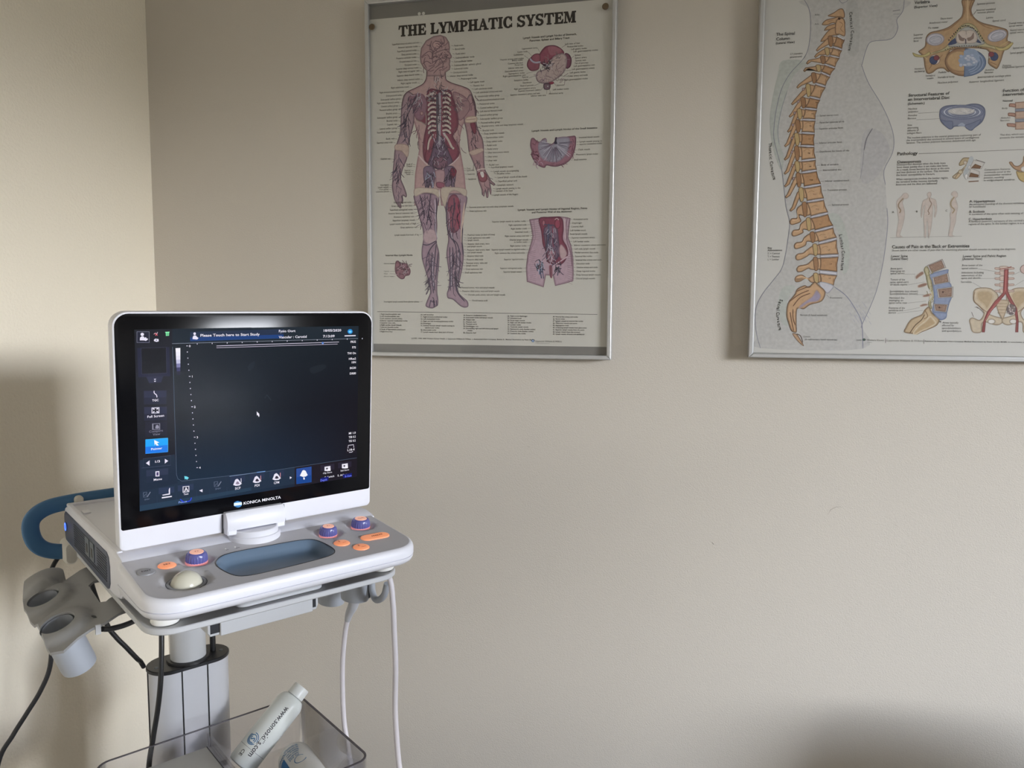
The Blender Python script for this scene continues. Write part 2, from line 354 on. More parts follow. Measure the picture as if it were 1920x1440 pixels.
# ------------------------------------------------------------------ flat prints, in 0.1 mm on their sheets: p polygon, s stroke, v vessels, t lettering
ART_L = """
p 156 129 123 133 102 102 241 0 1349 5999 -7 -143 -70 -115 -182 -81 -168 -57 -93 -96 -47 -199 -11 -197 293 -156 51 -171 50 -228 8 -170 -47 -224 -48 -283 -17 -342 -3 -309 277 -27 274 12 10 307 12 0 24 -308 287 -27 269 12 -5 305 -24 282 -45 282 -44 225 -24 169 18 194 51 192 74 107 212 44 -6 166 -24 125 -65 169 -58 107 -148 78 -207 73 -136 78 -18 152
p 137 115 117 88 71 79 213 1 922 5603 -93 -101 -47 -194 -17 -197 -8 -197 -26 -197 -64 -167 -47 -140 -18 -171 -27 -256 -14 -229 -11 -114 21 -145 39 -145 52 -88 62 -77 40 11 -8 92 31 -15 19 71 -6 87 28 -1 40 -24 22 51 -51 159 -70 154 -6 92 54 169 79 168 32 198 23 169 41 139 53 167 25 139 17 224 47 179 -91 131
p 143 114 113 88 71 79 206 1 2300 5472 74 -114 32 -167 18 -166 18 -167 50 -154 65 -127 32 -140 9 -195 7 -194 21 -126 73 -128 59 -100 80 -72 -35 -33 -65 50 21 -154 -20 -83 -39 113 -8 -154 -42 -7 -23 135 -21 -111 -38 29 -30 127 -59 156 -21 112 -24 99 -59 141 -51 114 -53 128 -24 168 -24 195 -35 169 -30 126 -5 235 59 176
p 116 62 74 86 47 59 362 1 1347 5528 91 105 180 -38 238 -14 74 -170 74 -226 45 -279 -45 -165 -75 -108 104 -172 36 -169 -66 -137 -105 -80 -165 -92 -182 7 -181 63 -91 131 -29 227 31 252 63 278 -14 281
p 108 56 69 136 128 115 152 1 1117 5149 77 80 135 -91 8 -253 -39 16 -76 46 -121 63
p 120 90 99 102 72 81 152 1 936 5467 138 76 182 -10 90 -145 -1 -167 -92 -219 -152 36 -60 199
p 136 108 108 102 72 81 148 1 1916 5522 178 -38 177 -148 29 -167 -148 -185 -103 -23 -45 224
p 155 124 119 101 66 73 151 0 1275 5135 -4 -19 -11 -15 -16 -8 -18 1 -15 9 -11 17 -4 19 4 20 11 15 16 7 18 -1 15 -9 11 -16
s 168 160 147 390 1 1557 5515 -75 21 -75 -29 -25 -43
s 58 39 48 240 1 1551 5471 -78 21 -60 -24
s 168 160 147 389 1 1692 5513 81 12 71 -37 27 -46
s 58 39 48 239 1 1701 5468 72 13 65 -32
s 168 160 147 390 1 1557 5421 -75 21 -76 -29 -24 -43
s 58 39 48 240 1 1551 5377 -78 21 -61 -25
s 168 160 147 389 1 1692 5419 81 12 71 -38 27 -45
s 58 39 48 239 1 1701 5374 71 12 66 -31
s 168 160 147 391 1 1557 5326 -76 21 -75 -29 -24 -43
s 58 39 48 240 1 1550 5282 -78 21 -60 -24
s 168 160 147 389 1 1692 5324 80 13 72 -38 27 -45
s 58 39 48 239 1 1700 5280 72 12 66 -31
s 168 160 147 391 1 1556 5232 -75 21 -76 -30 -24 -43
s 58 39 48 240 1 1550 5188 -78 20 -61 -24
s 168 160 147 389 1 1691 5230 81 12 72 -37 26 -46
s 58 39 48 239 1 1700 5185 72 13 66 -31
s 168 160 147 391 1 1556 5137 -75 21 -76 -30 -24 -43
s 58 39 48 240 1 1550 5093 -79 21 -60 -25
s 168 160 147 389 1 1691 5135 81 13 71 -37 27 -46
s 58 39 48 239 1 1700 5090 72 13 65 -31
s 168 160 147 391 1 1555 5042 -75 21 -75 -30 -25 -43
s 58 39 48 241 1 1549 4998 -78 21 -61 -25
s 168 160 147 390 1 1691 5041 81 12 71 -37 27 -46
s 58 39 48 240 1 1700 4996 71 13 66 -31
s 168 160 147 391 1 1555 4947 -75 21 -76 -30 -24 -44
s 58 39 48 241 1 1549 4903 -78 21 -61 -25
s 168 160 147 390 1 1690 4946 81 13 72 -37 27 -46
s 58 39 48 240 1 1699 4901 72 13 66 -31
s 168 160 147 392 1 1555 4852 -76 21 -75 -30 -25 -44
s 58 39 48 241 1 1549 4808 -79 20 -60 -25
s 168 160 147 390 1 1690 4851 81 13 72 -37 27 -46
s 58 39 48 240 1 1699 4806 72 13 66 -31
s 168 160 147 392 1 1554 4757 -75 21 -76 -30 -24 -44
s 58 39 48 241 1 1548 4713 -78 20 -61 -25
s 168 160 147 390 1 1690 4756 81 13 72 -37 26 -46
s 58 39 48 240 1 1699 4711 72 13 66 -31
p 114 62 72 74 35 47 182 1 1341 4435 31 196 122 107 75 24 0 -140 -77 -221 -61 -252 -92 -24 -45 115
s 166 156 143 364 1 1365 4378 37 195 92 123
s 166 156 143 420 1 1711 4713 98 -130 90 -172 51 -30
p 92 75 90 62 49 60 182 1 1431 4262 62 195 85 193 111 -6 75 -171 90 -200 59 -171 -150 -120 -151 -23 -151 62 -91 74
p 112 82 92 76 50 63 151 1 1476 4134 61 82 196 -8 66 -101 -36 -97 -136 -32 -121 50
s 75 68 77 600 0 1581 5514 5 -306 5 -419 11 -225
s 139 132 136 479 0 1635 5538 11 -333 -13 -418 -4 -308
s 159 152 146 270 0 1604 5068 5 -308
s 173 156 150 305 1 1157 4274 137 -147 136 -105 136 -70 46 -21
s 173 156 150 238 1 2057 4209 -114 -108 -150 -92 -121 -61
p 106 89 102 72 59 70 152 1 1262 3986 138 66 121 -61 14 -185 -61 -253 -61 87 -61 -97 -61 101
p 106 89 102 72 59 70 150 1 1717 3969 136 65 120 -60 15 -183 -61 -252 -60 86 -60 -97 -60 101
p 103 45 61 74 35 47 120 1 1898 3991 105 -60 -30 -112 -75 -54 -45 115
p 150 122 122 102 72 81 151 1 1536 3948 196 -8 9 -197 -9 -127 -67 -35 -79 11 -42 44 -9 142
p 130 78 91 85 51 64 121 1 1556 3692 85 12 85 -32 5 -76 -84 -26 -82 31
v 1618 5761 89 179 16 60 54 62 119 35 16
v 1574 5874 74 179 8 167 163 157 89 29 16
v 1602 5513 270 90 18 63 60 73 120 42 -99
v 1602 5513 240 90 14 167 163 157 90 30 -99
v 1088 5403 167 182 24 68 59 73 121 48 21
v 1134 5400 136 182 16 156 152 154 91 36 21
v 2034 5350 89 148 14 88 71 81 118 41 10
v 2034 5350 74 148 9 171 163 151 89 29 10
v 1613 4311 211 271 36 52 44 54 120 42 15
v 1613 4395 150 331 22 160 156 159 90 30 15
v 1399 3811 91 182 20 55 48 60 152 45 16
v 1853 3823 90 180 16 55 48 60 150 45 16
v 1399 3811 91 182 7 142 151 161 121 42 16
v 880 4880 61 276 16 84 75 88 122 67 17
v 700 4064 61 278 16 93 81 94 92 68 18
v 695 3520 77 155 10 89 77 90 93 46 14
v 2389 4667 73 235 18 74 61 71 117 53 14
v 2463 4081 73 177 10 82 69 75 88 47 14
v 2641 3656 73 147 9 82 69 75 88 41 12
s 57 48 62 182 1 1119 5513 -108 -218 -108 -219 -64 -223 14 -198
p 108 53 66 74 35 48 118 1 2300 4879 103 9 30 -167 -44 -67 -59 99
p 164 144 129 134 113 104 123 1 652 4528 277 -41 -17 -246 -138 134 -145 34
p 173 156 137 140 120 101 118 1 2226 5008 198 3 3 -110 -230 -3
s 134 111 98 118 1 2212 4953 212 11
p 164 144 129 134 113 104 118 1 2286 4311 250 59 45 -72 -192 -75 -83 17
s 174 160 148 236 1 2443 3914 94 25 89 -4
p 124 74 81 90 51 58 147 1 2464 3858 117 23 89 -86 -29 -111 -103 -10 -60 71
p 183 176 166 -1 -1 -1 0 1 2514 3870 68 6 14 -93 -44 -12
v 1617 5317 240 270 30 71 49 56 120 42 -99
v 1615 4928 240 240 22 72 57 64 120 42 15
v 1190 4668 60 304 8 102 78 84 121 60 16
v 2048 4600 53 297 8 102 78 84 119 59 16
v 894 5133 49 275 16 67 57 70 122 67 18
v 706 4064 43 278 16 73 63 77 123 68 18
v 2365 5276 41 176 8 87 62 70 117 47 13
p 150 123 119 103 85 85 211 0 1200 6286 25 178 112 149 165 76 155 13 119 -50 68 -109 17 -110 -9 -76 50 -97 -9 -43 -32 -9 9 -50 -12 -54 14 -48 -15 -70 -53 -27 -42 -28 -24 -67 -390 25 1 105 -75 74 -60 106
p 163 135 129 87 67 72 119 0 1677 6500 -10 -35 -28 -26 -41 -13 -45 3 -40 19 -29 30 -9 37 10 35 28 27 41 13 45 -4 40 -19 28 -30
s 91 71 76 151 1 1230 6284 151 100 90 -34 -16 -137
s 91 71 76 149 1 1457 6599 -16 -109 45 -141 -10 -220
s 91 71 76 149 1 1486 6349 135 101 119 101
s 91 71 76 150 1 1477 6322 203 69 163 15
s 91 71 76 150 1 1470 6157 120 47 149 45 119 -35
s 91 71 76 150 1 1352 6524 89 -34
s 91 71 76 151 1 1259 6144 91 49 105 -62
s 91 71 76 149 1 1532 6593 119 -36 59 -59
s 91 71 76 150 1 1529 6043 120 75 120 74 30 108
s 91 71 76 150 1 1499 5934 120 103 120 20
s 91 71 76 150 1 1379 5997 151 101
s 91 71 76 149 1 1620 6257 89 -116 -15 -109
s 91 71 76 150 1 1320 6278 -30 -109 59 -114
s 91 71 76 148 1 1711 6662 29 -84 -15 -81
v 1500 6266 239 299 30 87 65 72 119 41 -99
v 1724 6305 104 178 10 76 61 64 89 26 -99
s 71 51 56 150 1 1349 5999 -7 -143 -70 -115 -182 -81 -168 -63 -87 -90 -50 -200
s 71 51 56 149 1 1762 5945 17 -158 137 -77 207 -73 154 -76 64 -119 65 -182 24 -235
p 135 113 120 82 67 77 215 1 1066 3475 54 -317 75 -289 45 -144 14 -202 -32 -202 -1 -202 61 -233 76 -233 45 -233 -16 -87 -63 -146 -25 -88 56 -44 92 -17 78 32 55 44 7 131 -21 146 7 261 38 347 1 230 -51 202 0 172 10 201 -8 200 22 228 19 204
p 137 115 121 82 67 77 211 1 1671 3428 74 -286 30 -171 9 -229 29 -229 -24 -171 -16 -172 30 -231 30 -231 -16 -231 -37 -116 21 -101 107 -29 91 -73 91 -72 91 -29 75 29 -9 101 -96 87 -91 87 -30 115 45 173 61 287 21 229 -12 171 -24 229 24 227 37 282 23 344
p 166 154 136 135 116 107 123 1 1073 3589 264 6 267 -51 0 -171 -116 83 -213 27 -203 -66
p 166 154 136 135 116 107 121 1 1647 3557 265 34 294 -52 -9 -155 -195 119 -150 -38 -122 -294
p 120 70 81 87 51 64 211 1 1806 3282 76 140 120 -4 75 -171 9 -255 -10 -227 -75 -113 -106 -12 -69 101 -21 257
p 130 64 78 -1 -1 -1 0 1 2002 3362 66 -115 11 -454 -63 -55 -38 341
p 173 154 137 -1 -1 -1 0 1 2137 3075 45 197 -16 -339 -51 -254 15 -228 -33 0 0 285
p 157 135 134 125 105 112 153 1 1255 2609 77 114 153 -3 76 -117 -16 -143 -153 -55 -123 60
s 62 54 68 214 1 1183 3443 60 -231 44 -259
s 62 54 68 213 1 1428 3464 -32 -256 -32 -199 -31 -200
s 62 54 68 214 1 1364 3009 91 -203
s 62 54 68 212 1 1549 3375 14 -228 -47 -342 45 -230
s 62 54 68 213 1 1561 2460 -139 -142 -93 -201 -16 -231
s 62 54 68 213 1 1545 2403 -32 -288 -32 -347 30 -348
s 62 54 68 213 1 1590 2229 -31 -288 -32 -289
s 62 54 68 214 1 1453 2231 -17 -288 14 -290 30 -291
s 62 54 68 215 1 1238 2408 123 -17 184 84
s 62 54 68 215 1 1417 1216 -31 -146
s 62 54 68 215 1 1479 1216 15 -146
s 62 54 68 215 1 1541 1216 15 -117
s 62 54 68 211 1 1791 3283 -16 -199 15 -285 75 -258 136 -117 90 -258
s 62 54 68 211 1 1850 2627 120 -231 30 -287 -30 -344 29 -346 182 -232
s 62 54 68 211 1 1926 2640 -16 -129 60 -115
s 62 54 68 211 1 1910 2340 15 -258 -31 -317 14 -259
s 62 54 68 211 1 2031 2281 45 -173 -16 -286 -61 -317 31 -144
s 62 54 68 212 1 1849 2341 0 -230 14 -288 0 -404
s 62 54 68 210 1 1942 3364 6 -227 -37 -226 15 -257
s 62 54 68 210 1 2136 2735 -15 -284 24 -286
s 167 160 164 121 1 1518 3347 15 -256 -2 -344 45 -230
s 167 160 164 122 1 1483 2231 -17 -347 20 -406
s 167 160 164 121 1 1879 2226 6 -345 -7 -404
s 167 160 164 120 1 2055 2223 -25 -344 -15 -403
s 167 160 164 120 1 1827 3083 23 -342 60 -230
v 1334 3124 153 367 26 98 83 93 91 67 18
v 1421 1972 79 368 26 98 83 93 92 73 16
v 1970 1966 78 363 26 90 75 87 90 72 16
v 1926 3024 90 301 16 74 55 67 120 54 17
s 191 184 174 121 0 1619 3543 8 -312
v 1341 3153 128 305 26 73 61 74 122 61 17
v 1420 1885 67 399 26 73 61 77 122 73 16
v 1970 1880 72 393 28 71 59 74 121 72 16
v 1971 3023 114 361 14 59 45 58 120 60 17
v 1433 1245 55 49 6 73 61 77 123 43 13
p 119 83 89 81 54 62 188 1 629 2052 54 14 56 -44 125 -16 46 -59 52 -87 -22 -102 -94 -29 -32 -50 -78 -8 -94 74 -37 103 1 117
v 784 1861 140 140 34 71 49 56 125 31 -99
v 784 1861 125 125 14 157 137 137 93 25 -99
t 388 2164 536 42 38 34 0 1 0 624 Internal Iliac Lymph Node
p 120 68 78 84 47 57 170 1 3496 5968 28 106 84 61 155 43 1 -201 -27 -105 -127 -24 -71 37
p 124 66 78 84 43 55 225 1 3763 6191 83 101 83 34 140 -5 112 -58 75 -80 -19 -52 -166 -41 -111 -72 -55 -104 -112 61 -86 86
p 134 84 91 -1 -1 -1 0 1 3935 6299 162 -12 112 -87 -166 -68 -84 32
p 129 73 83 84 47 57 141 1 3580 6110 56 63 84 13 51 -36 -7 -119 -113 -6
s 144 140 147 340 1 3560 6098 49 -57 71 -31 98 6
p 104 61 75 70 38 52 166 1 4265 6130 83 7 62 -97 -9 -132 -55 -57 -50 25
p 157 140 131 108 91 93 195 1 4029 6093 125 58 111 -8 57 -97 -12 -158 -68 -129 -111 -86 -111 -60 -111 -25 -113 7 -85 51 -29 95 41 92 127 32 97 73
v 4074 5850 209 209 42 119 101 101 83 39 -99
v 3795 5707 84 84 12 116 97 106 84 28 -99
v 3891 5942 112 70 26 59 52 62 112 25 -99
v 3905 5941 112 56 12 175 171 169 84 19 -99
v 4127 6086 111 55 8 87 80 77 83 27 -99
p 114 49 63 -1 -1 -1 0 1 3950 5604 98 7 1 -40 -84 -13
p 105 82 88 54 41 51 169 1 3852 5583 127 -7 -8 -107 -112 6
p 175 168 165 62 45 55 112 0 3957 5526 -3 -10 -7 -8 -10 -4 -11 0 -10 6 -7 8 -3 11 3 10 7 8 10 4 11 0 10 -6 7 -8
t 3408 6491 568 42 38 34 0 1 0 1102 Lymph Vessels and Lymph Nodes of Stomach,
t 3549 6428 565 42 38 34 0 1 0 815 Pancreas, Spleen and Biliary Tract
t 3714 6285 479 56 51 43 1 0 0 324 Ligamentum teres
t 3509 6227 482 56 51 43 1 0 0 212 Cystic node
t 3430 6174 483 56 51 43 1 0 0 213 Gallbladder
t 3430 6099 483 56 51 43 1 0 0 497 Hepatic artery and nodes
t 3411 6068 483 56 51 43 1 0 0 227 Biliary nodes
t 3411 6011 483 56 51 43 1 0 0 313 Common bile duct
t 3420 5973 483 56 51 43 1 0 0 176 Portal vein
t 3420 5919 484 56 51 43 1 0 0 313 Inferior vena cava
t 3426 5860 484 56 51 43 1 0 0 392 Gastroduodenal artery
t 3455 5810 483 56 51 43 1 0 0 341 Suprapyloric nodes
t 3478 5765 483 56 51 43 1 0 0 483 Right gastroepiploic vein
t 3526 5724 483 56 51 43 1 0 0 127 Pylorus
t 3527 5670 483 56 51 43 1 0 0 298 Subpyloric nodes
t 3598 5612 482 56 51 43 1 0 0 184 Duodenum
t 3641 5556 481 56 51 43 1 0 0 283 Head of pancreas
t 3684 5499 481 56 51 43 1 0 0 453 Right gastroepiploic artery
t 3775 5454 480 56 51 43 1 0 0 457 Superior mesenteric artery
t 3775 5386 480 56 51 43 1 0 0 621 Superior mesenteric artery and vein
t 3897 5342 478 56 51 43 1 0 0 315 Inferior vena cava
t 4277 6314 471 56 51 43 0 0 0 305 Left lobe of liver
t 4319 6258 471 56 51 43 0 0 0 326 Paracardial nodes
t 4402 6205 470 56 51 43 0 0 0 317 Left gastric nodes
t 4444 6157 469 56 51 43 0 0 0 497 Left gastroepiploic nodes
t 4473 6084 469 56 51 43 0 0 0 124 Spleen
t 4479 6030 469 56 51 43 0 0 0 242 Splenic artery
t 4488 5977 469 56 51 43 0 0 0 220 Splenic vein
t 4475 5925 469 56 51 43 0 0 0 276 Tail of pancreas
t 4456 5873 470 56 51 43 0 0 0 428 Left gastroepiploic vein
t 4421 5814 470 56 51 43 0 0 0 456 Left gastroepiploic artery
t 4380 5751 471 56 51 43 0 0 0 318 Left gastric nodes
t 4340 5687 472 56 51 43 0 0 0 402 Celiac artery and node
t 4266 5619 473 56 51 43 0 0 0 478 Right gastroepiploic nodes
t 4119 5522 475 56 51 43 0 0 0 153 Jejunum
t 4036 5441 476 56 51 43 0 0 0 330 Left lumbar nodes
t 3953 5365 478 56 51 43 0 0 0 295 Abdominal aorta
s 89 84 78 45 0 3720 6285 42 -81
s 89 84 78 45 0 3523 6226 71 -77
s 89 84 78 45 0 3438 6165 128 -94
s 89 84 78 45 0 3483 5808 283 49
s 89 84 78 45 0 3541 5718 197 47
s 89 84 78 45 0 3655 5555 141 59
s 89 84 78 45 0 3783 5453 84 103
s 89 84 78 45 0 3911 5378 -1 94
s 89 84 78 44 0 4291 6313 -83 -47
s 89 84 78 44 0 4459 6084 -60 -43
s 89 84 78 44 0 4407 5815 -138 -4
s 89 84 78 44 0 4340 5700 -153 10
s 89 84 78 44 0 4266 5625 -190 11
s 89 84 78 44 0 4105 5528 -57 70
s 89 84 78 44 0 3995 5374 -29 95
p 132 93 101 94 66 76 228 1 3593 4502 56 19 58 -52 71 -30 56 52 71 10 20 -82 74 -39 76 45 19 81 50 -2 29 -83 83 77 167 25 89 -10 13 -135 -28 -160 -68 -146 -111 -91 -168 -53 -112 4 -114 24 -42 -45 -100 31 -86 63 -72 113 -29 83 14 54 -35 111
p 132 128 135 120 103 111 227 1 3750 4413 155 83 29 -91 71 -36 84 42 41 93 252 -6 2 -194 -68 -160 -139 -117 -169 -7 -170 62 -87 140
s 78 72 84 140 1 4174 4395 275 8
s 78 72 84 84 1 4190 4385 268 -18
s 160 156 159 112 1 4195 4373 150 -27
s 78 72 84 84 1 4157 4368 182 -46
s 106 100 110 84 1 4179 4353 203 -72
s 106 100 110 84 1 4138 4359 292 -133
s 160 156 159 84 1 4134 4354 162 -94
s 160 156 159 84 1 4169 4323 245 -174
s 160 156 159 140 1 4135 4336 253 -216
s 106 100 110 84 1 4125 4336 235 -244
s 160 156 159 84 1 4125 4325 140 -179
s 78 72 84 140 1 4117 4323 119 -188
s 90 75 87 84 1 4122 4299 113 -231
s 90 75 87 140 1 4106 4311 71 -195
s 78 72 84 84 1 4095 4320 59 -236
s 90 75 87 140 1 4089 4314 42 -306
s 90 75 87 112 1 4085 4273 -2 -124
s 78 72 84 112 1 4073 4305 -21 -281
s 78 72 84 84 1 4062 4284 -39 -221
s 90 75 87 112 1 4051 4283 -71 -256
s 106 100 110 112 1 4045 4302 -97 -255
s 90 75 87 112 1 4048 4330 -123 -246
s 160 156 159 84 1 4045 4338 -165 -259
s 90 75 87 84 1 4027 4325 -145 -183
s 90 75 87 84 1 4024 4334 -175 -177
s 160 156 159 84 1 3997 4322 -125 -101
s 160 156 159 112 1 3988 4329 -132 -84
s 106 100 110 141 1 3982 4338 -110 -53
s 90 75 87 112 1 4022 4365 -249 -88
s 78 72 84 84 1 3991 4363 -183 -41
s 160 156 159 84 1 3965 4368 -151 -14
s 106 100 110 84 1 3950 4378 -172 5
s 78 72 84 84 1 4011 4388 -214 26
s 160 156 159 113 1 3960 4402 -141 38
v 3694 4279 85 199 16 106 67 77 142 28 -99
v 3753 4030 113 71 10 156 130 137 142 28 -99
v 4122 3975 197 28 9 105 71 81 112 33 0
v 4454 4301 39 167 9 100 61 71 111 27 16
p 46 44 57 -1 -1 -1 0 1 4075 4385 19 67 16 58 20 -6 -8 -67 18 -55
t 3606 4645 513 42 38 34 0 1 0 1345 Lymph Vessels and Lymph Nodes of the Small Intestine
t 4577 4470 471 56 51 43 0 0 0 416 Intestinal blood vessels
s 89 84 78 44 0 4560 4482 -39 -1
t 4592 4386 471 56 51 43 0 0 0 457 Lymph vessels passing to
s 89 84 78 44 0 4575 4398 -39 -1
t 4592 4338 471 56 51 43 0 0 0 458 superior mesenteric nodes
s 89 84 78 44 0 4576 4349 -39 -1
t 4566 4231 472 56 51 43 0 0 0 244 Chyle vessels
s 89 84 78 44 0 4549 4242 -39 -1
t 4526 4135 473 56 51 43 0 0 0 445 Mesenteric lymph nodes
s 89 84 78 44 0 4509 4147 -39 -1
t 4480 4035 474 56 51 43 0 0 0 265 Small intestine
s 89 84 78 44 0 4463 4046 -39 -1
p 157 133 137 106 82 88 230 0 3568 2878 195 24 228 22 199 4 169 -24 71 -23 -26 -192 -17 -193 64 -153 45 -263 13 -333 -7 -139 -183 -55 -194 -44 -51 213 -143 7 -46 -247 -357 117 -22 268 27 280 90 307 14 83 -22 140
p 113 57 70 78 39 51 229 1 3769 2896 250 22 227 -19 45 -208 -11 -221 86 -167 17 -166 -98 -166 -142 -26 -186 58 -45 223 -58 140 -31 251
p 100 81 93 66 49 61 171 1 3879 2699 256 23 60 -305 31 -223 -84 -138 -142 -26 -74 224
p 146 94 99 74 35 48 142 0 3912 2796 -3 -29 -11 -23 -16 -12 -18 0 -16 13 -11 24 -5 29 4 28 11 23 16 13 18 -1 16 -13 11 -23
p 128 62 75 74 35 45 141 0 4231 2775 -6 -45 -19 -36 -27 -20 -30 1 -28 20 -19 37 -7 46 6 45 19 36 27 20 30 -1 27 -20 20 -37
s 165 145 139 170 1 4105 2861 43 26 42 -34
p 164 139 135 117 82 89 141 1 4253 2360 115 -168 -55 -138 -86 29 -30 195
p 148 109 114 86 47 59 142 1 3969 2226 143 -2 7 -140 -47 -77 -95 1
s 75 76 92 398 1 3978 2781 -6 -250 -9 -222
s 115 57 70 227 1 4064 2779 2 -249 17 -223
s 51 41 51 142 1 3922 2643 17 -222 -13 -195 23 -223
s 172 149 150 228 1 4115 1945 113 69 174 109
s 61 65 82 170 1 4092 2750 -214 19
v 4040 2308 128 313 44 58 54 69 114 39 16
v 4039 2364 114 342 24 164 160 163 85 34 16
v 3800 1948 57 115 14 47 48 61 172 40 15
v 3800 1948 57 115 9 142 151 161 115 34 15
v 4186 1917 56 113 12 52 48 60 142 39 15
s 58 52 62 144 1 3699 2005 57 42 43 -15 -27 -168 -64 57 -18 56
s 58 64 85 230 1 3801 1864 36 -196
s 58 64 85 172 1 3852 1864 31 -202
s 57 56 72 199 1 4201 1916 -27 -195
p 121 75 81 -1 -1 -1 0 1 3995 1918 63 0 8 -196 -20 -56 -37 57
s 80 50 59 114 1 4024 1918 8 -238
s 119 97 101 57 1 3595 2203 116 48
s 119 97 101 56 1 4366 2248 114 -2
s 119 97 101 57 1 3581 2166 130 44
s 119 97 101 56 1 4374 2203 107 -4
s 119 97 101 57 1 3581 2130 131 38
s 119 97 101 56 1 4362 2159 119 -7
s 119 97 101 57 1 3579 2094 133 32
s 119 97 101 56 1 4359 2115 123 -10
s 119 97 101 57 1 3579 2057 133 27
s 119 97 101 56 1 4383 2070 99 -12
s 119 97 101 57 1 3596 2020 117 22
s 119 97 101 56 1 4373 2026 110 -15
s 119 97 101 57 1 3583 1984 130 16
s 119 97 101 56 1 4366 1982 117 -18
s 119 97 101 57 1 3571 1948 142 10
s 119 97 101 56 1 4364 1937 120 -20
s 119 97 101 57 1 3592 1911 122 4
s 119 97 101 56 1 4382 1893 103 -24
s 119 97 101 57 1 3580 1875 134 -2
s 119 97 101 56 1 4380 1848 105 -26
s 119 97 101 57 1 3592 1838 122 -7
s 119 97 101 56 1 4378 1804 108 -29
s 119 97 101 57 1 3589 1801 126 -12
s 119 97 101 56 1 4380 1759 106 -31
s 119 97 101 57 1 3581 1765 134 -18
s 119 97 101 56 1 4379 1714 108 -34
s 119 97 101 57 1 3579 1728 136 -23
s 119 97 101 56 1 4374 1670 114 -37
s 119 97 101 57 1 3593 1692 123 -29
s 119 97 101 56 1 4380 1625 108 -39
s 119 97 101 57 1 3580 1655 136 -35
s 119 97 101 56 1 4388 1581 101 -43
s 119 97 101 57 1 3606 2816 186 18
s 119 97 101 57 1 3606 2772 186 18
s 119 97 101 57 1 3606 2727 187 19
s 119 97 101 57 1 3607 2683 186 18
s 119 97 101 57 1 3607 2638 187 19
s 119 97 101 57 1 3607 2594 187 18
s 119 97 101 57 1 3608 2549 186 19
s 119 97 101 57 1 3608 2504 187 19
s 119 97 101 57 1 3608 2460 187 19
s 106 76 85 140 1 4359 2896 -19 -233 25 -249 73 -223 32 -277
s 173 155 150 225 1 4297 2897 23 -234 10 -193
s 134 108 113 143 1 3663 2885 21 -209 11 -195 -114 -278
t 3324 3060 550 42 38 34 0 1 0 1448 Lymph Vessels and Lymph Nodes of Inguinal Region, Pelvis
t 3619 3002 546 42 38 34 0 1 0 839 and Posterior Wall of the Abdomen
t 3499 2833 490 56 51 43 1 0 0 721 Superior lymph vessels to cardiac nodes
s 89 84 78 46 0 3510 2844 98 8
t 3511 2757 490 56 51 43 1 0 0 381 Right suprarenal node
s 89 84 78 46 0 3522 2768 98 9
t 3520 2679 490 56 51 43 1 0 0 340 Right lumbar trunk
s 89 84 78 46 0 3532 2690 98 9
t 3550 2609 490 56 51 43 1 0 0 282 Intestinal trunk
s 89 84 78 46 0 3561 2620 98 9
t 3570 2530 490 56 51 43 1 0 0 519 Right ovarian artery and vein
s 89 84 78 46 0 3582 2541 98 9
t 3551 2450 491 56 51 43 1 0 0 398 Ovarian lymph vessels
s 89 84 78 46 0 3562 2460 98 10
t 3531 2405 491 56 51 43 1 0 0 283 to lumbar nodes
s 89 84 78 46 0 3542 2416 98 10
t 3514 2327 491 56 51 43 1 0 0 347 Right lumbar nodes
s 89 84 78 46 0 3526 2338 98 10
t 3494 2254 492 56 51 43 1 0 0 729 Superior lymph vessels to inguinal nodes
s 89 84 78 46 0 3506 2266 98 9
t 3486 2182 492 56 51 43 1 0 0 652 Right common iliac artery and nodes
s 89 84 78 46 0 3498 2193 98 10
t 3458 2050 493 56 51 43 1 0 0 420 Superior inguinal nodes
s 89 84 78 46 0 3470 2061 98 10
t 3430 1867 494 56 51 43 1 0 0 479 Superior subinguinal nodes
s 89 84 78 46 0 3442 1879 98 10
t 3425 1791 494 56 51 43 1 0 0 401 Superior lymph vessels
s 89 84 78 46 0 3436 1803 99 10
t 4486 2844 477 56 51 43 0 0 0 303 Abdominal aorta
s 89 84 78 44 0 4469 2855 -56 15
t 4459 2770 477 56 51 43 0 0 0 210 Diaphragm
s 89 84 78 44 0 4442 2781 -56 15
t 4441 2696 478 56 51 43 0 0 0 253 Cisterna chyli
s 89 84 78 45 0 4424 2707 -57 15
t 4425 2621 478 56 51 43 0 0 0 323 Left lumbar trunk
s 89 84 78 45 0 4408 2633 -57 15
t 4420 2547 478 56 51 43 0 0 0 360 Renal lymph vessels
s 89 84 78 45 0 4403 2558 -57 15
t 4455 2472 478 56 51 43 0 0 0 478 Superior mesenteric artery
s 89 84 78 45 0 4438 2483 -57 15
t 4492 2396 478 56 51 43 0 0 0 331 Left lumbar nodes
s 89 84 78 45 0 4475 2407 -56 15
t 4507 2321 478 56 51 43 0 0 0 652 Inferior mesenteric artery and nodes
s 89 84 78 45 0 4490 2332 -56 15
t 4522 2246 478 56 51 43 0 0 0 427 Left colic lymph vessels
s 89 84 78 45 0 4505 2257 -56 15
t 4523 2171 478 56 51 43 0 0 0 484 Medial common iliac node
s 89 84 78 45 0 4506 2182 -56 15
t 4533 2096 478 56 51 43 0 0 0 351 External iliac nodes
s 89 84 78 45 0 4516 2107 -57 15
t 4545 2021 478 56 51 43 0 0 0 534 Internal iliac artery and node
s 89 84 78 45 0 4528 2032 -57 15
t 4554 1946 478 56 51 43 0 0 0 281 Obturator node
s 89 84 78 45 0 4537 1957 -56 15
t 4564 1871 478 56 51 43 0 0 0 436 Uterine artery and node
s 89 84 78 45 0 4547 1882 -57 14
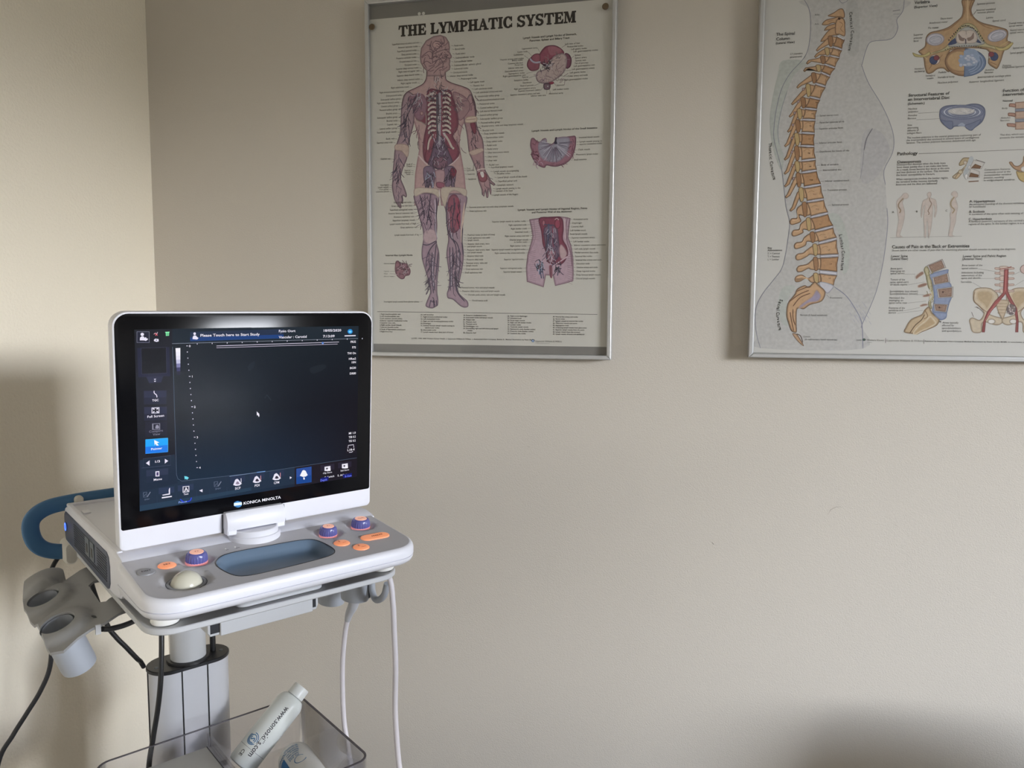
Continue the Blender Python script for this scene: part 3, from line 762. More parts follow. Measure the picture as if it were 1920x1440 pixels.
t 4565 1795 478 56 51 43 0 0 0 388 Deep inguinal nodes
s 89 84 78 45 0 4548 1807 -57 14
t 4560 1720 479 56 51 43 0 0 0 501 Deep femoral lymph vessels
s 89 84 78 45 0 4543 1731 -57 15
t 4550 1645 479 56 51 43 0 0 0 400 Clitoral lymph vessels
s 89 84 78 45 0 4533 1656 -57 14
t 1186 6569 513 56 51 44 1 0 0 604 Superficial temporal artery and vein
s 89 84 78 48 0 1199 6579 54 -15
t 1156 6496 514 56 51 44 1 0 0 438 Anterior auricular nodes
s 89 84 78 48 0 1168 6507 54 -15
t 1134 6418 514 56 51 44 1 0 0 438 Superficial parotid nodes
s 89 84 78 48 0 1146 6428 55 -15
t 1125 6347 514 56 51 44 1 0 0 333 Deep parotid nodes
s 89 84 78 48 0 1137 6357 54 -15
t 1124 6277 515 56 51 44 1 0 0 448 Posterior auricular nodes
s 89 84 78 48 0 1136 6288 55 -15
t 1124 6203 515 56 51 44 1 0 0 378 Occipital artery and vein
s 89 84 78 48 0 1136 6213 54 -15
t 1132 6130 515 56 51 44 1 0 0 272 Occipital nodes
s 89 84 78 48 0 1145 6140 54 -14
t 1174 6061 514 56 51 44 1 0 0 508 Superior deep cervical nodes
s 89 84 78 48 0 1186 6071 55 -15
t 1192 5998 514 56 51 44 1 0 0 469 Right internal jugular vein
s 89 84 78 48 0 1204 6009 55 -15
t 1192 5921 515 56 51 44 1 0 0 509 Superior deep lateral nodes
s 89 84 78 48 0 1204 5931 54 -14
t 1197 5829 515 56 51 44 1 0 0 500 Inferior deep cervical nodes
s 89 84 78 48 0 1209 5839 55 -14
t 1130 5758 516 56 51 44 1 0 0 358 Right jugular trunk
s 89 84 78 48 0 1142 5768 55 -14
t 953 5682 519 56 51 44 1 0 0 403 Right subclavian trunk
s 89 84 78 48 0 965 5692 55 -14
t 845 5599 520 56 51 44 1 0 0 557 Right bronchomediastinal trunk
s 89 84 78 48 0 858 5609 55 -14
t 799 5523 521 56 51 44 1 0 0 362 Deltopectoral nodes
s 89 84 78 49 0 811 5533 55 -14
t 768 5449 522 56 51 44 1 0 0 454 Subscapular axillary group
s 89 84 78 49 0 780 5459 55 -14
t 736 5380 522 56 51 44 1 0 0 507 Right internal thoracic artery
s 89 84 78 49 0 749 5391 55 -14
t 705 5309 523 56 51 44 1 0 0 384 Central axillary group
s 89 84 78 49 0 717 5320 55 -15
t 692 5234 523 56 51 44 1 0 0 406 Pectoral axillary group
s 89 84 78 49 0 704 5244 56 -14
t 691 5155 524 56 51 44 1 0 0 258 Brachial artery
s 89 84 78 49 0 704 5165 55 -14
t 691 5076 524 56 51 44 1 0 0 462 Subscapular axillary group
s 89 84 78 49 0 703 5086 55 -14
t 696 5002 524 56 51 44 1 0 0 252 Brachial nodes
s 89 84 78 49 0 708 5013 56 -15
t 686 4926 524 56 51 44 1 0 0 234 Cephalic vein
s 89 84 78 49 0 699 4937 55 -14
t 685 4847 524 56 51 44 1 0 0 401 Lateral axillary group
s 89 84 78 49 0 698 4858 55 -14
t 669 4771 525 56 51 44 1 0 0 448 Superficial lymph vessels
s 89 84 78 49 0 682 4782 55 -14
t 622 4631 526 56 51 44 1 0 0 198 Basilic vein
s 89 84 78 49 0 634 4642 56 -14
t 581 4554 527 56 51 44 1 0 0 365 Superficial cubital nodes
s 89 84 78 49 0 593 4564 56 -13
t 534 4213 528 56 51 44 1 0 0 236 Cephalic vein
s 89 84 78 49 0 546 4224 56 -13
t 479 3665 531 56 51 44 1 0 0 193 Interdigital
s 89 84 78 49 0 491 3676 56 -13
t 478 3619 531 56 51 44 1 0 0 249 lymph vessels
s 89 84 78 49 0 491 3630 56 -13
t 478 3573 531 56 51 44 1 0 0 212 from palmar
s 89 84 78 49 0 490 3584 56 -13
t 477 3527 531 56 51 44 1 0 0 293 cutaneous plexus
s 89 84 78 50 0 490 3538 56 -13
t 1018 4081 522 56 51 44 1 0 0 135 Node of
s 89 84 78 49 0 1030 4091 56 -13
t 1018 4041 522 56 51 44 1 0 0 135 Cloquet
s 89 84 78 49 0 1030 4052 55 -14
t 977 3954 523 56 51 44 1 0 0 135 Superior
s 89 84 78 49 0 990 3965 55 -13
t 977 3914 523 56 51 44 1 0 0 135 inguinal
s 89 84 78 49 0 989 3925 56 -13
t 977 3874 523 56 51 44 1 0 0 92 nodes
s 89 84 78 49 0 989 3885 55 -13
t 1953 6448 503 56 51 44 0 0 0 201 Facial nodes
s 89 84 78 47 0 1941 6460 -53 14
t 1971 6376 503 56 51 44 0 0 0 213 Buccal nodes
s 89 84 78 47 0 1959 6387 -53 15
t 1982 6282 503 56 51 44 0 0 0 213 Facial artery
s 89 84 78 47 0 1970 6294 -53 14
t 1982 6200 503 56 51 44 0 0 0 408 Submandibular node
s 89 84 78 47 0 1970 6212 -53 14
t 1952 6125 503 56 51 44 0 0 0 391 Submandibular nodes
s 89 84 78 47 0 1941 6137 -54 14
t 1952 6051 504 56 51 44 0 0 0 578 Submandibular salivary gland
s 89 84 78 47 0 1940 6063 -53 14
t 1952 5982 504 56 51 44 0 0 0 302 Submental nodes
s 89 84 78 47 0 1940 5994 -53 15
t 1931 5907 504 56 51 44 0 0 0 308 Omohyoid muscle
s 89 84 78 47 0 1919 5919 -53 14
t 1857 5840 505 56 51 44 0 0 0 505 Inferior deep cervical nodes
s 89 84 78 47 0 1845 5852 -53 14
t 2100 5770 502 56 51 44 0 0 0 343 Prelaryngeal nodes
s 89 84 78 47 0 2088 5782 -53 14
t 2300 5692 500 56 51 44 0 0 0 305 Left jugular trunk
s 89 84 78 47 0 2288 5703 -53 15
t 2359 5617 499 56 51 44 0 0 0 235 Thoracic duct
s 89 84 78 47 0 2347 5629 -53 14
t 2394 5549 499 56 51 44 0 0 0 381 Left subclavian trunk
s 89 84 78 46 0 2382 5561 -53 14
t 2423 5476 498 56 51 44 0 0 0 563 Left subclavian artery and vein
s 89 84 78 46 0 2412 5488 -53 14
t 2464 5397 498 56 51 44 0 0 0 457 Infraclavicular axillary group
s 89 84 78 46 0 2453 5408 -53 14
t 2482 5319 498 56 51 44 0 0 0 551 Left bronchomediastinal trunk
s 89 84 78 46 0 2470 5331 -52 13
t 2500 5241 498 56 51 44 0 0 0 322 Parasternal nodes
s 89 84 78 46 0 2488 5253 -53 14
t 2512 5163 498 56 51 44 0 0 0 392 Central axillary group
s 89 84 78 46 0 2500 5175 -53 14
t 2512 5092 498 56 51 44 0 0 0 469 Left internal thoracic trunk
s 89 84 78 46 0 2500 5103 -53 14
t 2512 5015 498 56 51 44 0 0 0 381 Lateral axillary group
s 89 84 78 46 0 2500 5026 -53 14
t 2512 4938 498 56 51 44 0 0 0 484 Subscapular axillary group
s 89 84 78 46 0 2500 4949 -53 14
t 2530 4860 498 56 51 44 0 0 0 405 Pectoral axillary group
s 89 84 78 46 0 2518 4871 -53 14
t 2547 4792 498 56 51 44 0 0 0 880 Brachial artery, veins and deep lymphatic vessels
s 89 84 78 46 0 2536 4804 -53 14
t 2565 4703 498 56 51 44 0 0 0 246 Brachial node
s 89 84 78 46 0 2553 4715 -52 13
t 2595 4636 498 56 51 44 0 0 0 434 Deep lymphatic vessels
s 89 84 78 46 0 2583 4647 -53 14
t 2639 4556 498 56 51 44 0 0 0 375 Supratrochlear nodes
s 89 84 78 46 0 2627 4568 -53 13
t 2648 4473 498 56 51 44 0 0 0 345 Deep cubital nodes
s 89 84 78 46 0 2636 4484 -53 14
t 2660 4398 498 56 51 44 0 0 0 211 Radial node
s 89 84 78 46 0 2648 4409 -53 14
t 2669 4322 498 56 51 44 0 0 0 228 Radial artery
s 89 84 78 46 0 2657 4334 -53 13
t 2678 4250 498 56 51 44 0 0 0 454 Ulnar interosseous vessels
s 89 84 78 46 0 2666 4262 -53 13
t 2678 4167 498 56 51 44 0 0 0 211 Ulnar artery
s 89 84 78 46 0 2666 4178 -53 14
t 2678 4089 498 56 51 44 0 0 0 199 Ulnar vein
s 89 84 78 46 0 2666 4101 -53 13
t 2708 3999 498 56 51 44 0 0 0 211 Radial vein
s 89 84 78 46 0 2696 4011 -53 13
t 2749 3948 498 56 51 44 0 0 0 474 Superficial lymphatic vessels
s 89 84 78 46 0 2737 3959 -53 13
t 2802 3862 497 56 51 44 0 0 0 538 Lymph vessels accompanying
s 89 84 78 46 0 2790 3874 -53 13
t 2875 3815 496 56 51 44 0 0 0 286 the palmar surface
s 89 84 78 46 0 2863 3827 -52 13
t 2890 3737 496 56 51 44 0 0 0 628 Lateral lymph vessels of the thumb
s 89 84 78 46 0 2878 3748 -53 13
t 2905 3658 496 56 51 44 0 0 0 403 Superficial palmar arch
s 89 84 78 46 0 2893 3670 -53 13
t 2885 3581 497 56 51 44 0 0 0 345 Lymphatic network
s 89 84 78 46 0 2873 3593 -53 13
t 2856 3510 497 56 51 44 0 0 0 521 Lymph vessels passing to the
s 89 84 78 46 0 2844 3521 -53 13
t 2856 3460 498 56 51 44 0 0 0 357 network of the hand
s 89 84 78 46 0 2844 3471 -53 13
t 2809 3383 498 56 51 44 0 0 0 522 Lymph vessels of the fingers
s 89 84 78 46 0 2797 3394 -53 13
t 2223 3945 505 56 51 44 0 0 0 83 Deep
s 89 84 78 47 0 2212 3956 -54 14
t 2223 3906 505 56 51 44 0 0 0 166 inguinal nodes
s 89 84 78 47 0 2212 3917 -54 13
t 2241 3827 505 56 51 44 0 0 0 160 Femoral artery
s 89 84 78 47 0 2229 3838 -53 13
t 2259 3725 505 56 51 44 0 0 0 172 Deep lymphatic vessels
s 89 84 78 47 0 2247 3737 -53 13
t 997 3285 524 56 51 44 1 0 0 407 Deep subinguinal nodes
s 89 84 78 49 0 1010 3296 67 15
t 1006 3213 524 56 51 44 1 0 0 469 Great saphenous vein (cut)
s 89 84 78 49 0 1018 3224 68 15
t 1027 3132 524 56 51 44 1 0 0 530 Superficial subinguinal nodes
s 89 84 78 49 0 1039 3143 68 16
t 1036 3057 524 56 51 44 1 0 0 571 Anterior femoral cutaneous vein
s 89 84 78 49 0 1048 3068 68 16
t 1051 2982 524 56 51 44 1 0 0 463 Accessory saphenous vein
s 89 84 78 49 0 1063 2993 68 16
t 1072 2907 524 56 51 44 1 0 0 509 Superficial lymphatic vessels
s 89 84 78 49 0 1084 2918 68 16
t 1096 2831 524 56 51 44 1 0 0 604 Lymph vessels from back of thigh
s 89 84 78 49 0 1108 2842 68 16
t 1123 2756 524 56 51 44 1 0 0 388 Great saphenous vein
s 89 84 78 49 0 1136 2767 68 16
t 1153 2597 524 56 51 44 1 0 0 555 Lymph vessels from back of leg
s 89 84 78 49 0 1166 2608 67 16
t 1154 1166 528 56 51 44 1 0 0 814 Interdigital lymph vessels from plantar plexus
s 89 84 78 49 0 1166 1178 69 17
t 2280 3142 506 56 51 44 0 0 0 954 Femoral artery and vein with deep lymphatic vessels
s 89 84 78 47 0 2265 3154 -69 13
t 2280 3063 507 56 51 44 0 0 0 375 Great saphenous vein
s 89 84 78 47 0 2265 3075 -69 13
t 2241 2568 509 56 51 44 0 0 0 598 Popliteal nodes (in back of knee)
s 89 84 78 47 0 2226 2580 -69 12
t 2241 2506 509 56 51 44 0 0 0 491 Small saphenous vein with
s 89 84 78 47 0 2226 2517 -69 13
t 2241 2460 509 56 51 44 0 0 0 251 lymph vessels
s 89 84 78 47 0 2226 2472 -69 12
t 2241 2380 509 56 51 44 0 0 0 479 Anterior tibial artery, veins
s 89 84 78 47 0 2226 2392 -69 13
t 2235 2329 509 56 51 44 0 0 0 323 and lymph vessels
s 89 84 78 47 0 2220 2341 -69 12
t 2235 2255 509 56 51 44 0 0 0 494 Posterior tibial artery, veins
s 89 84 78 48 0 2220 2267 -69 12
t 2235 2204 510 56 51 44 0 0 0 324 and lymph vessels
s 89 84 78 48 0 2220 2215 -69 13
t 2235 2129 510 56 51 44 0 0 0 354 Anterior tibial node
s 89 84 78 48 0 2220 2141 -69 12
t 2223 2055 510 56 51 44 0 0 0 360 Posterior tibial node
s 89 84 78 48 0 2208 2067 -69 12
t 2211 1981 511 56 51 44 0 0 0 462 Peroneal artery, veins and
s 89 84 78 48 0 2196 1993 -69 12
t 2211 1929 511 56 51 44 0 0 0 252 lymph vessels
s 89 84 78 48 0 2196 1941 -69 12
t 2199 1855 511 56 51 44 0 0 0 379 Great saphenous vein
s 89 84 78 48 0 2184 1867 -69 12
t 2181 1781 512 56 51 44 0 0 0 379 Small saphenous vein
s 89 84 78 48 0 2166 1792 -69 12
t 2108 1465 513 56 51 44 0 0 0 725 Peroneal artery, veins and lymph vessels
s 89 84 78 48 0 2093 1476 -69 12
t 2127 1390 513 56 51 44 0 0 0 816 Posterior tibial artery, veins and lymph vessels
s 89 84 78 48 0 2111 1401 -69 12
t 2259 1314 512 56 51 44 0 0 0 807 Dorsalis pedis artery, vein and lymph vessels
s 89 84 78 48 0 2244 1326 -69 12
t 2344 1193 511 56 51 44 0 0 0 336 Dorsal venous arch
s 89 84 78 48 0 2329 1205 -70 11
t 348 1994 379 70 65 58 0 0 0 0 Afferent vessels
s 89 84 78 44 0 487 2004 126 -1
t 346 1829 379 70 65 58 0 0 0 0 Capsule
s 89 84 78 44 0 486 1840 126 -1
t 346 1776 379 70 65 58 0 0 0 0 Hilum
s 89 84 78 44 0 485 1787 126 -1
t 345 1717 380 70 65 58 0 0 0 0 Efferent vessel
s 89 84 78 44 0 485 1728 126 0
s 73 69 63 95 0 184 966 4825 -38
t 241 898 414 60 56 49 0 1 0 0 1.
t 273 898 430 60 56 49 0 1 0 0 Right brachiocephalic vein
t 240 850 414 60 56 49 0 1 0 0 2.
t 272 850 430 60 56 49 0 1 0 0 Left brachiocephalic vein
t 240 803 414 60 56 49 0 1 0 0 3.
t 272 803 430 60 56 49 0 1 0 0 Left common carotid artery
t 239 755 415 60 56 49 0 1 0 0 4.
t 271 756 430 60 56 49 0 1 0 0 Inferior superior mediastinal nodes
t 239 708 415 60 56 49 0 1 0 0 5.
t 271 708 430 60 56 49 0 1 0 0 Superior vena cava
t 238 661 415 60 56 49 0 1 0 0 6.
t 270 661 430 60 56 49 0 1 0 0 Right cardiac lymph branch
t 238 613 415 60 56 49 0 1 0 0 7.
t 270 613 431 60 56 49 0 1 0 0 Internal thoracic nodes
t 237 566 415 60 56 49 0 1 0 0 8.
t 269 566 431 60 56 49 0 1 0 0 Node of ligamentum arteriosum
t 237 518 415 60 56 49 0 1 0 0 9.
t 269 518 431 60 56 49 0 1 0 0 Right bronchus
t 1183 890 404 60 56 49 0 1 0 0 10.
t 1245 891 419 60 56 49 0 1 0 0 Left bronchus
t 1183 843 404 60 56 49 0 1 0 0 11.
t 1245 844 419 60 56 49 0 1 0 0 Right bronchomediastinal nodes
t 1183 797 404 60 56 49 0 1 0 0 12.
t 1245 797 419 60 56 49 0 1 0 0 Left mediastinal nodes
t 1182 750 404 60 56 49 0 1 0 0 13.
t 1245 750 419 60 56 49 0 1 0 0 Right and left bronchopulmonary nodes
t 1182 703 404 60 56 49 0 1 0 0 14.
t 1244 704 419 60 56 49 0 1 0 0 Esophagus
t 1182 656 404 60 56 49 0 1 0 0 15.
t 1244 657 419 60 56 49 0 1 0 0 Internal thoracic lymph vessels coming to
t 1244 610 419 60 56 49 0 1 0 0    subclavicular nodes
t 1181 563 405 60 56 49 0 1 0 0 16.
t 1244 563 420 60 56 49 0 1 0 0 Intercostal nodes
t 1181 516 405 60 56 49 0 1 0 0 17.
t 1243 516 420 60 56 49 0 1 0 0 Lymph vessels from deep part of breast
t 2144 880 393 60 56 49 0 1 0 0 18.
t 2205 881 408 60 56 49 0 1 0 0 Posterior mediastinal nodes
t 2144 834 394 60 56 49 0 1 0 0 19.
t 2205 835 408 60 56 49 0 1 0 0 Intercostal nodes and lymph vessels
t 2144 788 394 60 56 49 0 1 0 0 20.
t 2205 789 408 60 56 49 0 1 0 0 Azygos vein
t 2144 742 394 60 56 49 0 1 0 0 21.
t 2205 742 408 60 56 49 0 1 0 0 Thoracic duct
t 2144 696 394 60 56 49 0 1 0 0 22.
t 2205 696 408 60 56 49 0 1 0 0 Thoracic aorta
t 2144 650 394 60 56 49 0 1 0 0 23.
t 2205 650 408 60 56 49 0 1 0 0 Hemiazygos vein
t 2144 603 394 60 56 49 0 1 0 0 24.
t 2205 604 409 60 56 49 0 1 0 0 Descending right and left intercostal lymph
t 2205 558 409 60 56 49 0 1 0 0    trunks
t 2144 511 394 60 56 49 0 1 0 0 25.
t 2205 511 409 60 56 49 0 1 0 0 Cisterna chyli
t 3117 871 383 60 56 49 0 1 0 0 26.
t 3176 871 397 60 56 49 0 1 0 0 Right crural diaphragm
t 3117 826 383 60 56 49 0 1 0 0 27.
t 3176 826 397 60 56 49 0 1 0 0 Intestinal trunk
t 3117 780 383 60 56 49 0 1 0 0 28.
t 3176 780 397 60 56 49 0 1 0 0 Psoas major muscle
t 3117 734 383 60 56 49 0 1 0 0 29.
t 3176 735 397 60 56 49 0 1 0 0 Right and left lumbar trunks
t 3117 689 383 60 56 49 0 1 0 0 30.
t 3177 689 397 60 56 49 0 1 0 0 Lumbar nodes
t 3118 643 383 60 56 49 0 1 0 0 31.
t 3177 644 398 60 56 49 0 1 0 0 Testicular lymph vessels
t 3118 598 384 60 56 49 0 1 0 0 32.
t 3177 598 398 60 56 49 0 1 0 0 Retroaortic node (lumbar nodes)
t 3118 552 384 60 56 49 0 1 0 0 33.
t 3177 553 398 60 56 49 0 1 0 0 Preaortic node (lumbar nodes)
t 3118 506 384 60 56 49 0 1 0 0 34.
t 3177 507 398 60 56 49 0 1 0 0 Common iliac nodes
t 4083 862 373 60 56 49 0 1 0 0 35.
t 4141 862 386 60 56 49 0 1 0 0 Internal iliac artery and nodes
t 4084 817 373 60 56 49 0 1 0 0 36.
t 4141 818 387 60 56 49 0 1 0 0 Sacral nodes
t 4084 772 373 60 56 49 0 1 0 0 37.
t 4142 773 387 60 56 49 0 1 0 0 Lymph vessels to internal iliac nodes
t 4085 727 373 60 56 49 0 1 0 0 38.
t 4142 728 387 60 56 49 0 1 0 0 Obturator vessels and nerve
t 4085 682 373 60 56 49 0 1 0 0 39.
t 4143 683 387 60 56 49 0 1 0 0 Hypogastric node
t 4086 637 373 60 56 49 0 1 0 0 40.
t 4143 638 387 60 56 49 0 1 0 0 Collecting lymph vessels from glans penis
t 4086 592 373 60 56 49 0 1 0 0 41.
t 4144 593 387 60 56 49 0 1 0 0 Superior lymph vessels from the penis
t 4087 547 373 60 56 49 0 1 0 0 42.
t 4144 548 387 60 56 49 0 1 0 0 Lymph vessels from the scrotum
t 4087 502 374 60 56 49 0 1 0 0 43.
t 4145 503 387 60 56 49 0 1 0 0 Lymph vessels of testis and epididymis
t 970 378 376 53 49 43 0 1 0 2735 (c)1997, 1998, 2000 Wolters Kluwer Health  |  Lippincott Williams & Wilkins  |  Anatomical Chart Company, Skokie, IL  Medical illustrations by Peter Bachin
p 64 93 124 -1 -1 -1 0 0 3697 373 -3 -14 -9 -11 -12 -6 -15 0 -12 6 -9 11 -4 13 3 14 9 11 13 6 14 0 13 -6 9 -10
p 146 162 179 -1 -1 -1 0 0 3680 373 -2 -6 -4 -5 -5 -3 -7 0 -6 2 -4 5 -1 6 1 7 4 5 6 3 6 0 6 -3 4 -5
t 3721 348 465 85 80 74 0 0 0 558 Lippincott Williams & Wilkins
t 3721 313 261 106 101 94 0 0 0 302 a Wolters Kluwer business
"""
